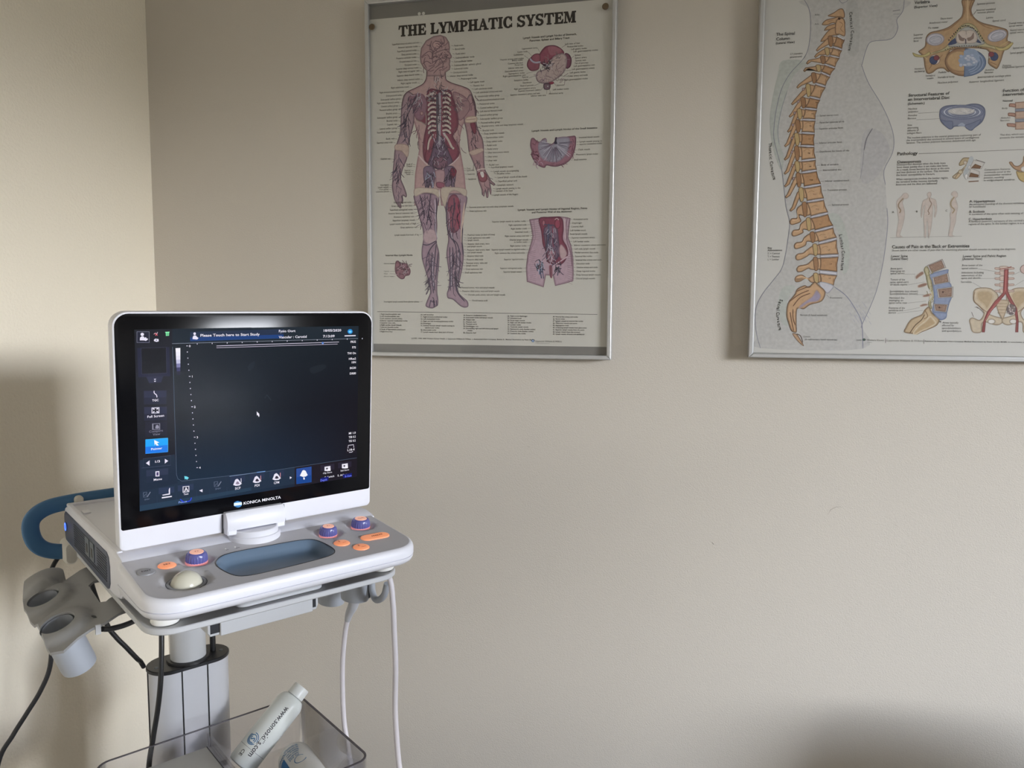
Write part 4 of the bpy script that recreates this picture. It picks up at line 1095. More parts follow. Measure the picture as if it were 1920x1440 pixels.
ART_R = """
p 169 169 167 -1 -1 -1 0 1 791 6703 88 -163 42 -237 -3 -313 -40 -233 -91 -157 -199 -219 -145 -283 -79 -369 -29 -294 4 -242 72 -274 93 -328 51 -328 50 -355 76 -303 -19 -329 -35 -288 -64 -276 -152 -221 -179 -251 -106 -239 -17 -282 48 -311 70 -226 1864 14 -25 398 -15 42 126 329 111 353 80 459 37 390 17 387 -28 280 -44 425 -37 265 129 311 13 261 -83 291 -164 347 -227 377 -126 306 -2 65 67 280 89 104 318 20 102 171 -25 155 64 97 37 78 9 171
p 161 166 161 -1 -1 -1 0 1 450 5628 -82 -259 -88 -475 -25 -428 83 -490 158 -385 30 270 -88 273 -12 323 81 451 160 442 223 222
p 162 162 163 -1 -1 -1 0 1 1919 3379 -8 768 168 150 205 -141 112 -293 -133 -337 -166 -206
p 163 168 163 -1 -1 -1 0 1 1361 2726 205 -5 156 -354 58 -353 -17 -326 -87 -54 4 327 -99 408
p 163 168 163 -1 -1 -1 0 1 602 1365 238 13 -149 -264 43 -475 -135 55 -79 336
p 161 162 160 -1 -1 -1 0 1 1532 6564 201 -43 47 -801 -187 -13
s 119 121 131 128 1 791 6703 88 -163 42 -237 -3 -313 -40 -233 -91 -157 -199 -219 -145 -283 -79 -369 -29 -294 4 -242 72 -274 93 -328 51 -328 50 -355 76 -303 -19 -329 -35 -288 -64 -276 -152 -221 -179 -251 -106 -239 -17 -282 48 -311 70 -226
s 119 121 131 127 1 2066 594 -15 42 126 329 111 353 80 459 37 390 17 387 -28 280
s 119 121 131 124 1 2350 3259 -37 265 129 311 13 261 -83 291 -164 347 -227 377 -126 306 -2 65 67 280 89 104 318 20 102 171 -25 155 64 97 37 78 9 171
s 114 116 133 154 1 1532 1375 226 -178 178 -260 98 -192 32 -164 27 -377
s 107 106 112 199 1 2079 4297 -92 -180 -36 -209
s 119 121 131 75 1 1951 3908 -17 -290 -28 -238
s 130 135 141 130 1 548 5065 -92 -341 -52 -373 36 -271
s 119 121 131 100 1 1404 6651 52 -61 74 20 24 29
s 102 101 105 122 1 2329 6376 121 10
s 119 121 131 73 1 2343 6319 115 -4
s 140 143 159 50 1 2056 877 44 -66
s 140 143 159 51 1 1827 889 44 -65
s 140 143 159 51 1 1915 839 44 -66
s 140 143 159 51 1 1993 779 44 -65
s 140 143 159 51 1 2059 787 44 -65
s 140 143 159 51 1 1949 850 44 -66
s 140 143 159 50 1 2092 775 43 -65
s 140 143 159 51 1 1953 768 44 -65
s 140 143 159 50 1 2136 833 44 -66
s 140 143 159 50 1 2179 723 44 -66
s 140 143 159 51 1 2008 897 44 -65
s 140 143 159 51 1 1887 770 44 -65
s 140 143 159 50 1 2157 919 43 -65
s 140 143 159 50 1 2073 820 44 -66
s 140 143 159 50 1 2077 1044 44 -65
s 140 143 159 50 1 2103 877 43 -66
s 140 143 159 50 1 2059 942 43 -65
s 140 143 159 51 1 2050 797 44 -66
s 140 143 159 51 1 2054 819 44 -65
s 140 143 159 51 1 1826 1049 43 -66
s 140 143 159 51 1 1983 848 43 -66
s 140 143 159 51 1 1904 833 43 -66
s 140 143 159 50 1 2040 1097 43 -65
s 140 143 159 51 1 1986 1022 44 -66
s 140 143 159 51 1 1835 1060 44 -66
s 140 143 159 51 1 1930 1040 44 -66
p 171 139 106 84 61 44 126 1 1214 6383 99 49 98 59 62 -5 36 -75 -4 -90 -88 20 -101 8
p 171 139 106 84 61 44 127 1 1119 6230 60 78 138 28 99 18 77 -45 34 -93 -79 -32 -128 61 -99 -31
p 171 139 106 84 61 44 127 1 1161 6123 60 78 150 28 54 -95 -100 -5 -101 -6
p 171 139 106 84 61 44 127 1 1106 5929 71 120 97 96 125 17 31 -132 -125 -17 -111 -75
p 176 144 111 84 61 44 126 1 1369 6293 129 16 32 -157 1 -155 -101 33 -72 31
p 69 45 32 -1 -1 -1 0 0 1440 6314 -1 -10 -6 -8 -9 -4 -10 1 -10 5 -6 9 -3 10 2 10 6 8 9 3 10 0 9 -6 7 -8
s 141 106 75 100 1 1420 6264 65 -57 -35 -75 58 -69
s 141 106 75 101 1 1218 6279 100 18
p 176 144 111 84 61 44 126 0 1396 5986 -109 31 -81 -54 -137 -130 -39 -55 27 -28 69 47 129 64 45 10 107 -11
p 141 106 75 84 61 44 101 1 1234 6012 71 4 29 -98 -12 -87 -50 -5 -29 89
p 162 126 91 84 61 44 151 0 1383 6001 75 -44 74 -34 -32 -76 -8 -77 -83 36 -84 25 39 84
s 151 118 85 101 1 1398 5939 55 22 56 -18
s 139 98 62 100 1 1473 5893 -2 -78
t 1465 5895 378 74 52 32 0 1 0 0 C5
v 1384 5914 65 47 9 133 96 65 75 22 -99
v 1178 5908 86 35 6 113 78 52 76 22 -99
p 171 139 106 84 61 44 126 0 1344 5788 -109 25 -83 -30 -109 -66 -39 -55 27 -28 69 47 102 -1 45 23 106 -10
p 169 147 104 84 61 44 101 1 1182 5810 70 1 29 -74 -13 -65 -50 -3 -28 68
p 176 144 111 84 61 44 152 0 1327 5800 83 -36 84 -25 -32 -58 -7 -60 -90 31 -90 20 36 63
s 151 118 85 101 1 1346 5752 54 16 56 -14
s 139 98 62 101 1 1435 5715 -3 -58
t 1418 5715 379 74 52 32 0 1 0 0 C6
v 1346 5733 65 35 9 133 96 65 76 22 -99
v 1124 5727 86 35 6 113 78 52 76 22 -99
p 176 144 111 84 61 44 127 0 1276 5643 -110 25 -82 -32 -180 -28 -39 -55 27 -28 70 48 172 -40 45 22 106 -10
p 141 106 75 84 61 44 102 1 1113 5665 71 2 29 -76 -13 -67 -51 -3 -28 69
p 176 144 111 84 61 44 152 0 1276 5654 90 -31 89 -21 -47 -76 -22 -79 -98 44 -98 34 53 63
s 151 118 85 101 1 1278 5606 55 17 56 -15
s 139 98 62 101 1 1381 5561 -2 -60
t 1373 5567 380 74 52 32 0 1 0 0 C7
v 1292 5585 66 36 9 133 96 65 76 22 -99
v 1056 5580 86 35 6 113 78 52 76 23 -99
p 171 139 106 84 61 44 127 0 1205 5488 -110 23 -83 -24 -154 -12 -39 -56 27 -28 70 48 146 -55 45 27 107 -9
p 169 147 104 84 61 44 102 1 1042 5508 71 1 28 -67 -13 -58 -51 -3 -28 61
p 162 126 91 84 61 44 152 0 1191 5498 98 -44 98 -33 -54 -59 -29 -60 -86 46 -87 35 40 57
s 151 118 85 101 1 1206 5456 56 14 56 -13
s 139 98 62 101 1 1306 5393 -3 -53
t 1296 5419 381 74 52 32 0 1 0 0 T1
v 1216 5437 66 32 9 133 96 65 76 22 -99
v 983 5431 87 35 6 113 78 52 76 23 -99
p 176 144 111 84 61 44 127 0 1130 5341 -110 29 -83 -53 -189 -139 -39 -56 27 -28 70 49 181 71 46 11 107 -10
p 141 106 75 84 61 44 102 1 966 5365 71 4 30 -97 -12 -86 -51 -6 -29 89
p 176 144 111 84 61 44 153 0 1133 5354 86 -46 86 -35 -50 -76 -24 -77 -95 38 -94 28 55 84
s 151 118 85 102 1 1132 5294 55 22 57 -17
s 139 98 62 101 1 1228 5242 -2 -78
t 1227 5249 382 74 52 32 0 1 0 0 T2
v 1138 5267 66 47 9 133 96 65 76 23 -99
v 909 5261 87 36 6 113 78 52 77 23 -99
p 171 139 106 84 61 44 128 0 1040 5135 -111 35 -82 -76 -183 -216 -40 -57 27 -28 71 50 175 148 47 1 108 -10
p 169 147 104 84 61 44 103 1 875 5162 72 7 30 -119 -11 -106 -51 -8 -30 109
p 176 144 111 84 61 44 153 0 1043 5152 95 -38 94 -28 -56 -96 -31 -98 -97 32 -96 21 56 103
s 151 118 85 102 1 1043 5078 55 28 57 -20
s 139 98 62 102 1 1148 5044 -1 -95
t 1146 5027 383 74 52 32 0 1 0 0 T3
v 1059 5045 66 57 9 133 96 65 76 23 -99
v 818 5038 87 36 6 113 78 52 77 23 -99
p 157 141 145 100 75 63 103 0 863 5078 -2 -13 -7 -9 -10 -5 -11 0 -11 6 -7 11 -3 13 2 12 6 10 11 5 11 -1 11 -6 7 -10
p 176 144 111 84 61 44 128 0 960 4901 -112 29 -83 -56 -134 -224 -40 -56 27 -28 71 49 126 155 46 11 109 -9
p 141 106 75 84 61 44 103 1 794 4925 72 4 29 -100 -12 -89 -51 -6 -29 92
p 162 126 91 84 61 44 154 0 953 4916 97 -32 96 -21 -39 -78 -12 -79 -108 22 -108 13 47 87
s 151 118 85 103 1 961 4852 56 24 57 -17
s 139 98 62 102 1 1080 4831 -2 -80
t 1058 4807 385 74 52 32 0 1 0 0 T4
v 991 4824 66 48 9 133 96 65 77 23 -99
v 736 4817 88 36 6 113 78 52 77 23 -99
p 157 141 145 100 75 63 103 0 781 4854 -2 -13 -7 -10 -10 -5 -11 1 -11 6 -8 11 -3 13 2 12 7 10 10 5 12 -1 11 -6 7 -11
p 171 139 106 84 61 44 129 0 902 4696 -112 29 -83 -56 -98 -296 -39 -57 27 -28 71 50 89 227 46 12 109 -9
p 169 147 104 84 61 44 103 1 736 4719 72 5 30 -99 -12 -88 -52 -7 -29 91
p 176 144 111 84 61 44 155 0 880 4711 108 -22 108 -13 -24 -79 2 -82 -118 16 -119 5 32 87
s 151 118 85 103 1 904 4648 56 24 57 -18
s 139 98 62 102 1 1045 4642 -2 -79
t 997 4603 386 74 52 32 0 1 0 0 T5
v 956 4619 67 48 9 133 96 65 77 23 -99
v 678 4612 88 36 6 113 78 52 78 23 -99
p 157 141 145 100 75 63 103 0 723 4649 -2 -13 -7 -10 -10 -5 -12 1 -10 6 -8 11 -3 12 2 13 7 10 10 5 12 -1 10 -6 8 -10
p 176 144 111 84 61 44 129 0 879 4487 -113 34 -82 -76 -117 -338 -40 -58 27 -28 72 51 108 269 47 2 109 -9
p 141 106 75 84 61 44 104 1 712 4513 73 7 30 -119 -12 -106 -51 -8 -30 108
p 176 144 111 84 61 44 155 0 838 4507 119 -16 118 -5 -15 -107 11 -109 -119 17 -119 7 13 106
s 151 118 85 103 1 881 4430 56 29 57 -20
s 139 98 62 103 1 1033 4433 -2 -95
t 967 4381 387 74 52 32 0 1 0 0 T6
v 944 4395 67 57 9 133 96 65 77 23 -99
v 655 4388 88 36 6 113 78 52 78 23 -99
p 157 141 145 100 75 63 104 0 700 4428 -2 -12 -7 -10 -10 -5 -12 0 -11 6 -7 11 -3 13 2 13 7 10 10 5 12 -1 10 -6 8 -11
p 171 139 106 84 61 44 129 0 873 4243 -113 33 -83 -75 -106 -345 -40 -58 27 -28 71 51 99 276 46 3 109 -9
p 169 147 104 84 61 44 104 1 706 4268 72 7 30 -117 -11 -105 -52 -9 -30 107
p 162 126 91 84 61 44 155 0 834 4262 120 -17 118 -7 -12 -103 13 -103 -125 15 -124 5 16 104
s 151 118 85 103 1 875 4186 55 29 58 -19
s 139 98 62 103 1 1032 4189 -2 -94
t 963 4137 387 74 52 32 0 1 0 0 T7
v 943 4152 67 57 9 133 96 65 77 23 -99
v 648 4144 88 36 6 113 78 52 78 23 -99
p 157 141 145 100 75 63 104 0 693 4184 -2 -13 -7 -10 -10 -5 -12 1 -10 6 -8 11 -3 12 2 13 7 10 10 5 12 0 11 -6 7 -11
p 176 144 111 84 61 44 129 0 881 3997 -113 37 -82 -93 -106 -348 -40 -58 28 -28 71 52 97 277 47 -5 110 -10
p 141 106 75 84 61 44 104 1 714 4024 72 9 31 -135 -11 -122 -52 -10 -30 123
p 176 144 111 84 61 44 155 0 825 4019 125 -15 124 -4 4 -104 29 -104 -128 -4 -128 -14 -3 122
s 151 118 85 103 1 883 3931 56 35 58 -22
s 139 98 62 103 1 1049 3958 -1 -109
t 960 3878 388 74 52 32 0 1 0 0 T8
v 962 3892 67 65 9 133 96 65 77 23 -99
v 656 3883 88 36 6 113 78 52 78 23 -99
p 157 141 145 100 75 63 104 0 702 3927 -2 -13 -7 -10 -11 -5 -11 0 -11 6 -8 11 -3 13 3 13 6 10 11 5 11 0 11 -7 8 -10
p 171 139 106 84 61 44 129 0 900 3725 -113 29 -84 -63 -109 -337 -40 -58 27 -28 72 52 101 267 46 10 110 -8
p 169 147 104 84 61 44 104 1 732 3746 73 7 30 -105 -12 -93 -52 -8 -30 96
p 176 144 111 84 61 44 156 0 852 3742 129 3 127 15 1 -88 26 -88 -138 -10 -137 -21 6 94
s 151 118 85 103 1 901 3674 56 26 58 -17
s 139 98 62 103 1 1081 3720 -2 -84
t 990 3629 388 74 52 32 0 1 0 0 T9
v 994 3642 67 50 9 133 96 65 77 23 -99
v 674 3633 88 36 6 113 78 52 78 23 -99
p 157 141 145 100 75 63 104 0 719 3672 -2 -13 -6 -10 -11 -6 -11 1 -11 6 -8 11 -3 13 2 12 7 10 10 6 12 -1 11 -6 7 -10
p 176 144 111 84 61 44 129 0 931 3497 -113 35 -83 -91 -118 -294 -40 -59 28 -28 71 53 110 223 47 -4 110 -8
p 141 106 75 84 61 44 104 1 763 3522 73 9 31 -133 -11 -120 -52 -10 -30 121
p 162 126 91 84 61 44 156 0 861 3518 138 10 137 21 29 -116 55 -116 -153 -15 -152 -26 -17 121
s 151 118 85 103 1 933 3432 56 34 58 -21
s 139 98 62 103 1 1137 3494 -1 -107
t 1010 3380 389 74 52 32 0 1 0 0 T10
v 1051 3392 67 64 9 133 96 65 77 23 -99
v 706 3382 88 36 6 113 78 52 78 23 -99
p 157 141 145 100 75 63 104 0 751 3426 -2 -13 -7 -10 -10 -5 -12 0 -10 6 -8 11 -3 13 2 13 7 10 10 5 12 0 11 -6 7 -11
p 171 139 106 84 61 44 129 0 990 3220 -113 34 -83 -89 -84 -271 -40 -59 28 -28 71 53 76 201 47 -3 109 -8
p 169 147 104 84 61 44 104 1 822 3244 73 10 31 -131 -11 -117 -52 -11 -31 119
p 176 144 111 84 61 44 156 0 916 3241 153 15 152 26 18 -118 43 -118 -152 -16 -153 -26 -20 118
s 151 118 85 103 1 992 3157 56 33 57 -20
s 139 98 62 103 1 1211 3224 -1 -106
t 1080 3105 388 74 52 32 0 1 0 0 T11
v 1124 3117 67 63 9 133 96 65 77 23 -99
v 765 3106 88 36 6 113 78 52 78 23 -99
p 176 144 111 84 61 44 155 1 1061 2941 -151 9 -111 -97 18 -153 -99 -19 -37 -59 26 -61 78 6 108 55 -37 108 110 -13 107 48
s 193 167 135 131 1 725 2648 99 14 -14 164
p 141 106 75 84 61 44 104 1 894 2971 72 10 31 -139 -11 -125 -51 -11 -31 126
p 176 144 111 84 61 44 156 0 978 2969 153 15 152 27 30 -114 54 -114 -154 -28 -155 -40 -29 127
s 151 118 85 103 1 1063 2878 56 37 58 -22
s 139 98 62 103 1 1284 2961 0 -113
t 1143 2825 388 74 52 32 0 1 0 0 T12
v 1199 2837 67 67 9 133 96 65 77 23 -99
v 836 2825 88 36 6 113 78 52 78 23 -99
p 176 144 111 84 61 44 155 1 1144 2650 -151 8 -112 -86 -22 -91 -99 -20 -37 -59 26 -61 78 7 108 55 3 60 110 -12 107 43
s 193 167 135 131 1 767 2428 99 15 27 102
p 169 147 104 84 61 44 104 1 977 2676 72 10 31 -123 -11 -112 -52 -10 -31 112
p 162 126 91 84 61 44 156 0 1059 2675 156 28 154 40 37 -107 63 -106 -163 -35 -164 -45 -31 112
s 151 118 85 103 1 1146 2595 56 32 57 -19
s 139 98 62 102 1 1378 2693 -1 -100
t 1226 2546 388 74 52 32 0 1 0 0 L1
v 1294 2558 67 59 9 133 96 65 77 23 -99
v 919 2544 88 36 6 113 78 52 78 23 -99
p 176 144 111 84 61 44 155 1 1223 2389 -151 6 -112 -70 -47 -83 -99 -20 -37 -60 25 -61 79 7 108 56 27 70 110 -9 108 35
s 193 167 135 131 1 820 2189 99 15 53 94
p 141 106 75 84 61 44 104 1 1056 2410 73 8 30 -101 -12 -92 -52 -9 -30 93
p 176 144 111 84 61 44 155 0 1143 2409 165 35 163 45 23 -92 49 -92 -164 -35 -163 -46 -26 92
s 151 118 85 103 1 1225 2343 56 26 57 -15
s 139 98 62 102 1 1466 2443 -1 -82
t 1319 2300 387 74 52 32 0 1 0 0 L2
v 1382 2313 67 48 9 133 96 65 77 23 -99
v 998 2297 88 36 6 113 78 52 78 23 -99
p 176 144 111 84 61 44 155 1 1280 2159 -150 6 -112 -78 -71 -59 -99 -21 -37 -60 26 -61 78 7 108 57 51 37 110 -10 107 39
s 193 167 135 131 1 854 1974 100 15 75 70
p 169 147 104 84 61 44 104 1 1113 2181 73 9 30 -112 -11 -101 -52 -10 -30 102
p 176 144 111 84 61 44 155 0 1217 2180 165 35 162 46 8 -135 34 -136 -164 -1 -165 -13 -10 102
s 151 118 85 103 1 1282 2108 56 29 58 -17
s 139 98 62 102 1 1525 2177 -2 -91
t 1393 2062 387 74 52 32 0 1 0 0 L3
v 1439 2075 67 53 9 133 96 65 77 23 -99
v 1056 2059 88 36 6 113 78 52 78 23 -99
p 176 144 111 84 61 44 155 1 1300 1903 -151 7 -111 -92 -62 -19 -98 -21 -38 -60 26 -61 79 8 108 57 41 -18 110 -10 108 46
s 193 167 135 131 1 884 1745 99 16 66 29
p 141 106 75 84 61 44 104 1 1133 1928 72 11 31 -128 -11 -117 -51 -11 -31 117
p 162 126 91 84 61 44 155 0 1259 1927 165 2 164 12 -19 -142 7 -143 -160 24 -161 14 12 116
s 151 118 85 103 1 1302 1845 56 34 58 -19
s 139 98 62 102 1 1541 1857 -1 -104
t 1435 1795 387 74 52 32 0 1 0 0 L4
v 1453 1808 67 61 9 133 96 65 77 23 -99
v 1075 1790 88 36 6 113 78 52 78 23 -99
p 176 144 111 84 61 44 155 1 1317 1610 -151 4 -113 -68 -106 63 -99 -21 -38 -61 26 -61 79 8 108 58 86 -74 110 -7 108 35
s 193 167 135 131 1 854 1555 100 16 111 -53
p 169 147 104 84 61 44 104 1 1149 1629 73 8 30 -98 -12 -88 -52 -9 -30 89
p 176 144 111 84 61 44 156 0 1258 1628 161 -25 160 -13 -41 -98 -15 -97 -118 33 -117 22 -5 89
s 151 118 85 103 1 1319 1565 56 27 57 -15
s 139 98 62 103 1 1511 1537 -2 -80
t 1427 1524 388 74 52 32 0 1 0 0 L5
v 1420 1538 67 46 9 133 96 65 77 23 -99
v 1091 1518 88 36 6 113 78 52 78 23 -99
p 179 179 186 125 126 136 101 0 1382 6019 150 -78 0 -18 -149 78
s 197 197 202 75 0 1402 6009 110 -76
p 179 179 186 125 126 136 101 0 1325 5831 167 -61 2 -31 -167 61
s 197 197 202 75 0 1346 5814 127 -58
p 179 179 186 125 126 136 101 0 1275 5672 180 -51 0 -19 -179 52
s 197 197 202 76 0 1296 5661 139 -48
p 179 179 186 125 126 136 101 0 1190 5525 196 -78 1 -26 -196 77
s 197 197 202 76 0 1211 5510 155 -75
p 179 179 186 125 126 136 102 0 1131 5383 173 -81 1 -29 -172 81
s 197 197 202 76 0 1152 5368 132 -80
p 179 179 186 125 126 136 102 0 1042 5186 189 -66 1 -34 -189 66
s 197 197 202 76 0 1063 5168 148 -64
p 179 179 186 125 126 136 103 0 952 4945 193 -53 1 -29 -193 53
s 197 197 202 77 0 973 4929 152 -50
p 179 179 186 125 126 136 103 0 879 4741 216 -35 1 -30 -216 35
s 197 197 202 77 0 900 4725 175 -33
p 179 179 186 125 126 136 103 0 837 4536 237 -21 1 -29 -237 21
s 197 197 202 77 0 858 4520 196 -18
p 179 179 186 125 126 136 103 0 833 4294 238 -24 1 -32 -238 24
s 197 197 202 77 0 855 4277 196 -22
p 179 179 186 125 126 136 103 0 824 4052 249 -20 1 -32 -249 19
s 197 197 202 77 0 845 4035 208 -18
p 179 179 186 125 126 136 104 0 851 3774 256 18 1 -32 -256 -18
s 197 197 202 77 0 872 3757 215 20
p 179 179 186 125 126 136 104 0 860 3553 275 31 1 -35 -275 -31
s 197 197 202 78 0 881 3535 234 32
p 179 179 186 125 126 136 104 0 915 3276 305 41 1 -35 -305 -41
s 197 197 202 78 0 936 3258 264 42
p 179 179 186 125 126 136 104 0 977 3004 305 42 1 -35 -305 -42
s 197 197 202 78 0 999 2986 263 43
p 179 179 186 125 126 136 103 0 1058 2715 309 68 2 -40 -310 -68
s 197 197 202 77 0 1079 2694 269 70
p 179 179 186 125 126 136 103 0 1142 2450 327 80 2 -41 -328 -80
s 197 197 202 77 0 1163 2429 287 81
p 179 179 186 125 126 136 103 0 1216 2224 327 81 1 -44 -327 -81
s 197 197 202 77 0 1237 2201 286 82
p 179 179 186 125 126 136 103 0 1257 1976 329 14 2 -49 -329 -14
s 197 197 202 77 0 1278 1951 289 15
p 179 179 186 125 126 136 103 0 1255 1694 321 -38 3 -66 -321 38
s 197 197 202 77 0 1278 1661 279 -38
p 179 179 186 125 126 136 130 1 1258 1418 50 54 210 -69 -35 -96 -84 -55
p 176 144 111 84 61 44 183 1 1076 1377 101 96 81 -69 122 -124 -58 -180 -206 -69 -115 -84 -119 0 -3 -279 6 -168 -94 27 -58 140 -46 168 19 223 113 167 49 111 129 69
p 140 133 154 161 133 104 182 1 1209 1321 81 -69 17 -83 -62 -82 -156 -28 -116 -84 -65 -14 -2 42 102 97 128 97
s 99 70 48 184 1 843 1281 181 82 79 14
s 99 70 48 185 1 744 1100 154 125 181 83
s 99 70 48 185 1 801 1003 126 167 180 82
s 99 70 48 185 1 803 947 6 -168 45 -139
s 99 70 48 185 1 752 891 32 -168 47 -195
p 168 139 110 84 61 44 132 1 807 472 80 -5 69 -92 71 -125 -26 -6 -110 102
s 70 52 38 158 1 887 467 72 -36 48 -125
t 312 6087 783 46 44 42 0 1 0 339 The Spinal
t 315 6002 783 46 44 42 0 1 0 248 Column
t 309 5934 574 48 46 44 0 1 0 344 (Lateral View)
t 986 6401 459 48 46 44 0 0 0 86 Atlas
t 992 6235 459 48 46 44 0 0 0 71 Axis
t 576 5720 467 48 46 44 0 0 0 223 C7 (Vertebra
t 578 5667 467 48 46 44 0 0 0 212 prominens)
t 1144 4560 461 48 46 44 0 0 0 333 Spinal nerve root
s 106 103 102 51 0 1129 4571 -57 -2
t 1149 4432 462 48 46 44 0 0 0 436 Facet for tubercle of rib
s 106 103 102 51 0 1134 4443 -57 -2
t 1144 4321 462 48 46 44 0 0 0 423 Superior articular facet
s 106 103 102 51 0 1128 4332 -57 -2
t 1154 4059 462 48 46 44 0 0 0 406 Inferior articular facet
s 106 103 102 51 0 1138 4071 -56 -3
t 1170 3898 463 48 46 44 0 0 0 527 Demifacets for heads of ribs
s 106 103 102 51 0 1155 3910 -57 -3
t 1206 3651 463 48 46 44 0 0 0 308 Body of vertebra
s 106 103 102 51 0 1190 3662 -56 -3
t 1241 3553 463 48 46 44 0 0 0 334 Intervertebral disc
s 106 103 102 51 0 1225 3564 -57 -3
t 1285 3348 463 48 46 44 0 0 0 432 Inferior vertebral notch
s 106 103 102 51 0 1269 3359 -57 -4
t 1333 3179 462 48 46 44 0 0 0 347 Transverse process
s 106 103 102 51 0 1317 3191 -57 -4
t 1426 2902 462 48 46 44 0 0 0 302 Spinous process
s 106 103 102 51 0 1410 2913 -56 -4
t 1463 1151 466 48 46 44 0 0 0 222 Promontory
s 106 103 102 51 0 1449 1170 -48 56
t 940 818 475 48 46 44 0 0 0 490 Sacrum (5 fused vertebrae)
t 1013 405 475 48 46 44 0 0 0 126 Coccyx
t 1037 349 475 48 46 44 0 0 0 591 (4 rudimentary fused vertebrae)
t 296 2109 480 48 46 44 0 1 0 80 Key
t 298 2065 480 48 46 44 0 1 0 267 Abbreviations
t 300 2004 480 48 46 44 0 0 0 224 C = Cervical
t 302 1943 480 48 46 44 0 0 0 224 T = Thoracic
t 304 1888 481 48 46 44 0 0 0 208 L = Lumbar
t 1586 6418 776 38 38 36 0 1 -85 0 C
t 1593 6361 776 38 38 36 0 1 -85 0 e
t 1598 6315 776 38 38 36 0 1 -85 0 r
t 1602 6286 776 38 38 36 0 1 -85 0 v
t 1607 6240 777 38 38 36 0 1 -85 0 i
t 1610 6220 777 38 38 36 0 1 -85 0 c
t 1616 6174 777 38 38 36 0 1 -84 0 a
t 1622 6128 777 38 38 36 0 1 -84 0 l
t 1628 6084 777 38 38 36 0 1 -84 0 C
t 1633 6027 777 38 38 36 0 1 -98 0 u
t 1629 5981 777 38 38 36 0 1 -98 0 r
t 1626 5954 777 38 38 36 0 1 -98 0 v
t 1622 5909 778 38 38 36 0 1 -98 0 a
t 1617 5864 778 38 38 36 0 1 -100 0 t
t 1613 5837 778 38 38 36 0 1 -102 0 u
t 1605 5792 778 38 38 36 0 1 -102 0 r
t 1600 5764 779 38 38 36 0 1 -102 0 e
t 246 4116 819 38 38 36 0 1 -87 0 T
t 251 4066 819 38 38 36 0 1 -87 0 h
t 255 4021 819 38 38 36 0 1 -87 0 o
t 259 3976 819 38 38 36 0 1 -87 0 r
t 261 3948 819 38 38 36 0 1 -87 0 a
t 266 3903 819 38 38 36 0 1 -85 0 c
t 271 3857 820 38 38 36 0 1 -85 0 i
t 274 3837 820 38 38 36 0 1 -85 0 c
t 282 3769 820 38 38 36 0 1 -85 0 C
t 290 3713 820 38 38 36 0 1 -82 0 u
t 297 3667 820 38 38 36 0 1 -82 0 r
t 302 3639 820 38 38 36 0 1 -82 0 v
t 310 3594 820 38 38 36 0 1 -82 0 a
t 318 3549 820 38 38 36 0 1 -80 0 t
t 325 3522 820 38 38 36 0 1 -74 0 u
t 339 3477 820 38 38 36 0 1 -74 0 r
t 347 3450 820 38 38 36 0 1 -74 0 e
t 1581 2357 794 38 38 36 0 1 -81 0 L
t 1590 2308 794 38 38 36 0 1 -81 0 u
t 1599 2262 794 38 38 36 0 1 -81 0 m
t 1611 2197 794 38 38 36 0 1 -81 0 b
t 1619 2151 794 38 38 36 0 1 -82 0 a
t 1627 2105 794 38 38 36 0 1 -82 0 r
t 1636 2053 794 38 38 36 0 1 -82 0 C
t 1645 1996 794 38 38 36 0 1 -82 0 u
t 1648 1948 795 38 38 36 0 1 -95 0 r
t 1646 1920 795 38 38 36 0 1 -95 0 v
t 1645 1873 795 38 38 36 0 1 -95 0 a
t 1643 1827 795 38 38 36 0 1 -95 0 t
t 1642 1799 795 38 38 36 0 1 -96 0 u
t 1639 1752 796 38 38 36 0 1 -96 0 r
t 1638 1723 796 38 38 36 0 1 -96 0 e
t 562 1143 825 38 38 36 0 1 -110 0 S
t 546 1094 826 38 38 36 0 1 -110 0 a
t 533 1051 827 38 38 36 0 1 -110 0 c
t 519 1008 827 38 38 36 0 1 -110 0 r
t 511 981 827 38 38 36 0 1 -106 0 a
t 508 936 828 38 38 36 0 1 -94 0 l
t 506 893 828 38 38 36 0 1 -94 0 C
t 504 836 828 38 38 36 0 1 -94 0 u
t 509 789 829 38 38 36 0 1 -82 0 r
t 513 761 829 38 38 36 0 1 -82 0 v
t 521 716 829 38 38 36 0 1 -82 0 a
t 528 670 829 38 38 36 0 1 -82 0 t
t 534 643 829 38 38 36 0 1 -76 0 u
t 547 598 829 38 38 36 0 1 -75 0 r
t 555 571 828 38 38 36 0 1 -75 0 e
p 160 133 101 100 77 57 188 1 3469 6478 22 -151 -18 -136 -101 -92 -114 -79 -141 -40 -141 -27 -68 -84 -10 -151 -87 -70 -11 -31 77 -88 40 -194 47 -105 84 7 80 59 95 6 111 -58 -8 368 588 -29 36 -228 98 -94 59 -17 51 122 47 184 96 130 -59 41 5 111 -28 77 -94 44 -141 48 -178 64 -121 96 -54 129 34 122 3 49
s 177 154 121 258 1 3563 6470 4 -175 16 -188
s 129 94 68 94 1 3504 6475 22 -189 -40 -134
s 129 94 68 164 1 3627 6465 -27 -147 37 -140
s 130 98 68 118 1 3441 6118 -135 -115 -116 -41
s 130 98 68 117 1 3736 6083 133 -98 118 -46
s 130 98 68 120 1 3004 5380 94 45 101 120
s 130 98 68 116 1 3985 5365 107 -57
s 130 98 68 120 1 2984 5305 45 73 -30 104
p 165 158 123 107 98 66 120 1 2994 5584 234 85 155 215 86 144 116 42 120 -60 101 -157 102 -157 143 -60 139 -23 111 67 31 -27 -81 -94 -150 -2 -189 63 -306 47 -212 3 -127 -54 -177 -39
p 154 155 152 106 105 104 119 1 3287 5690 99 144 87 132 115 41 120 -59 103 -170 63 -92 -267 -38 -225 23
p 56 66 97 -1 -1 -1 0 1 3274 5710 112 111 34 -90
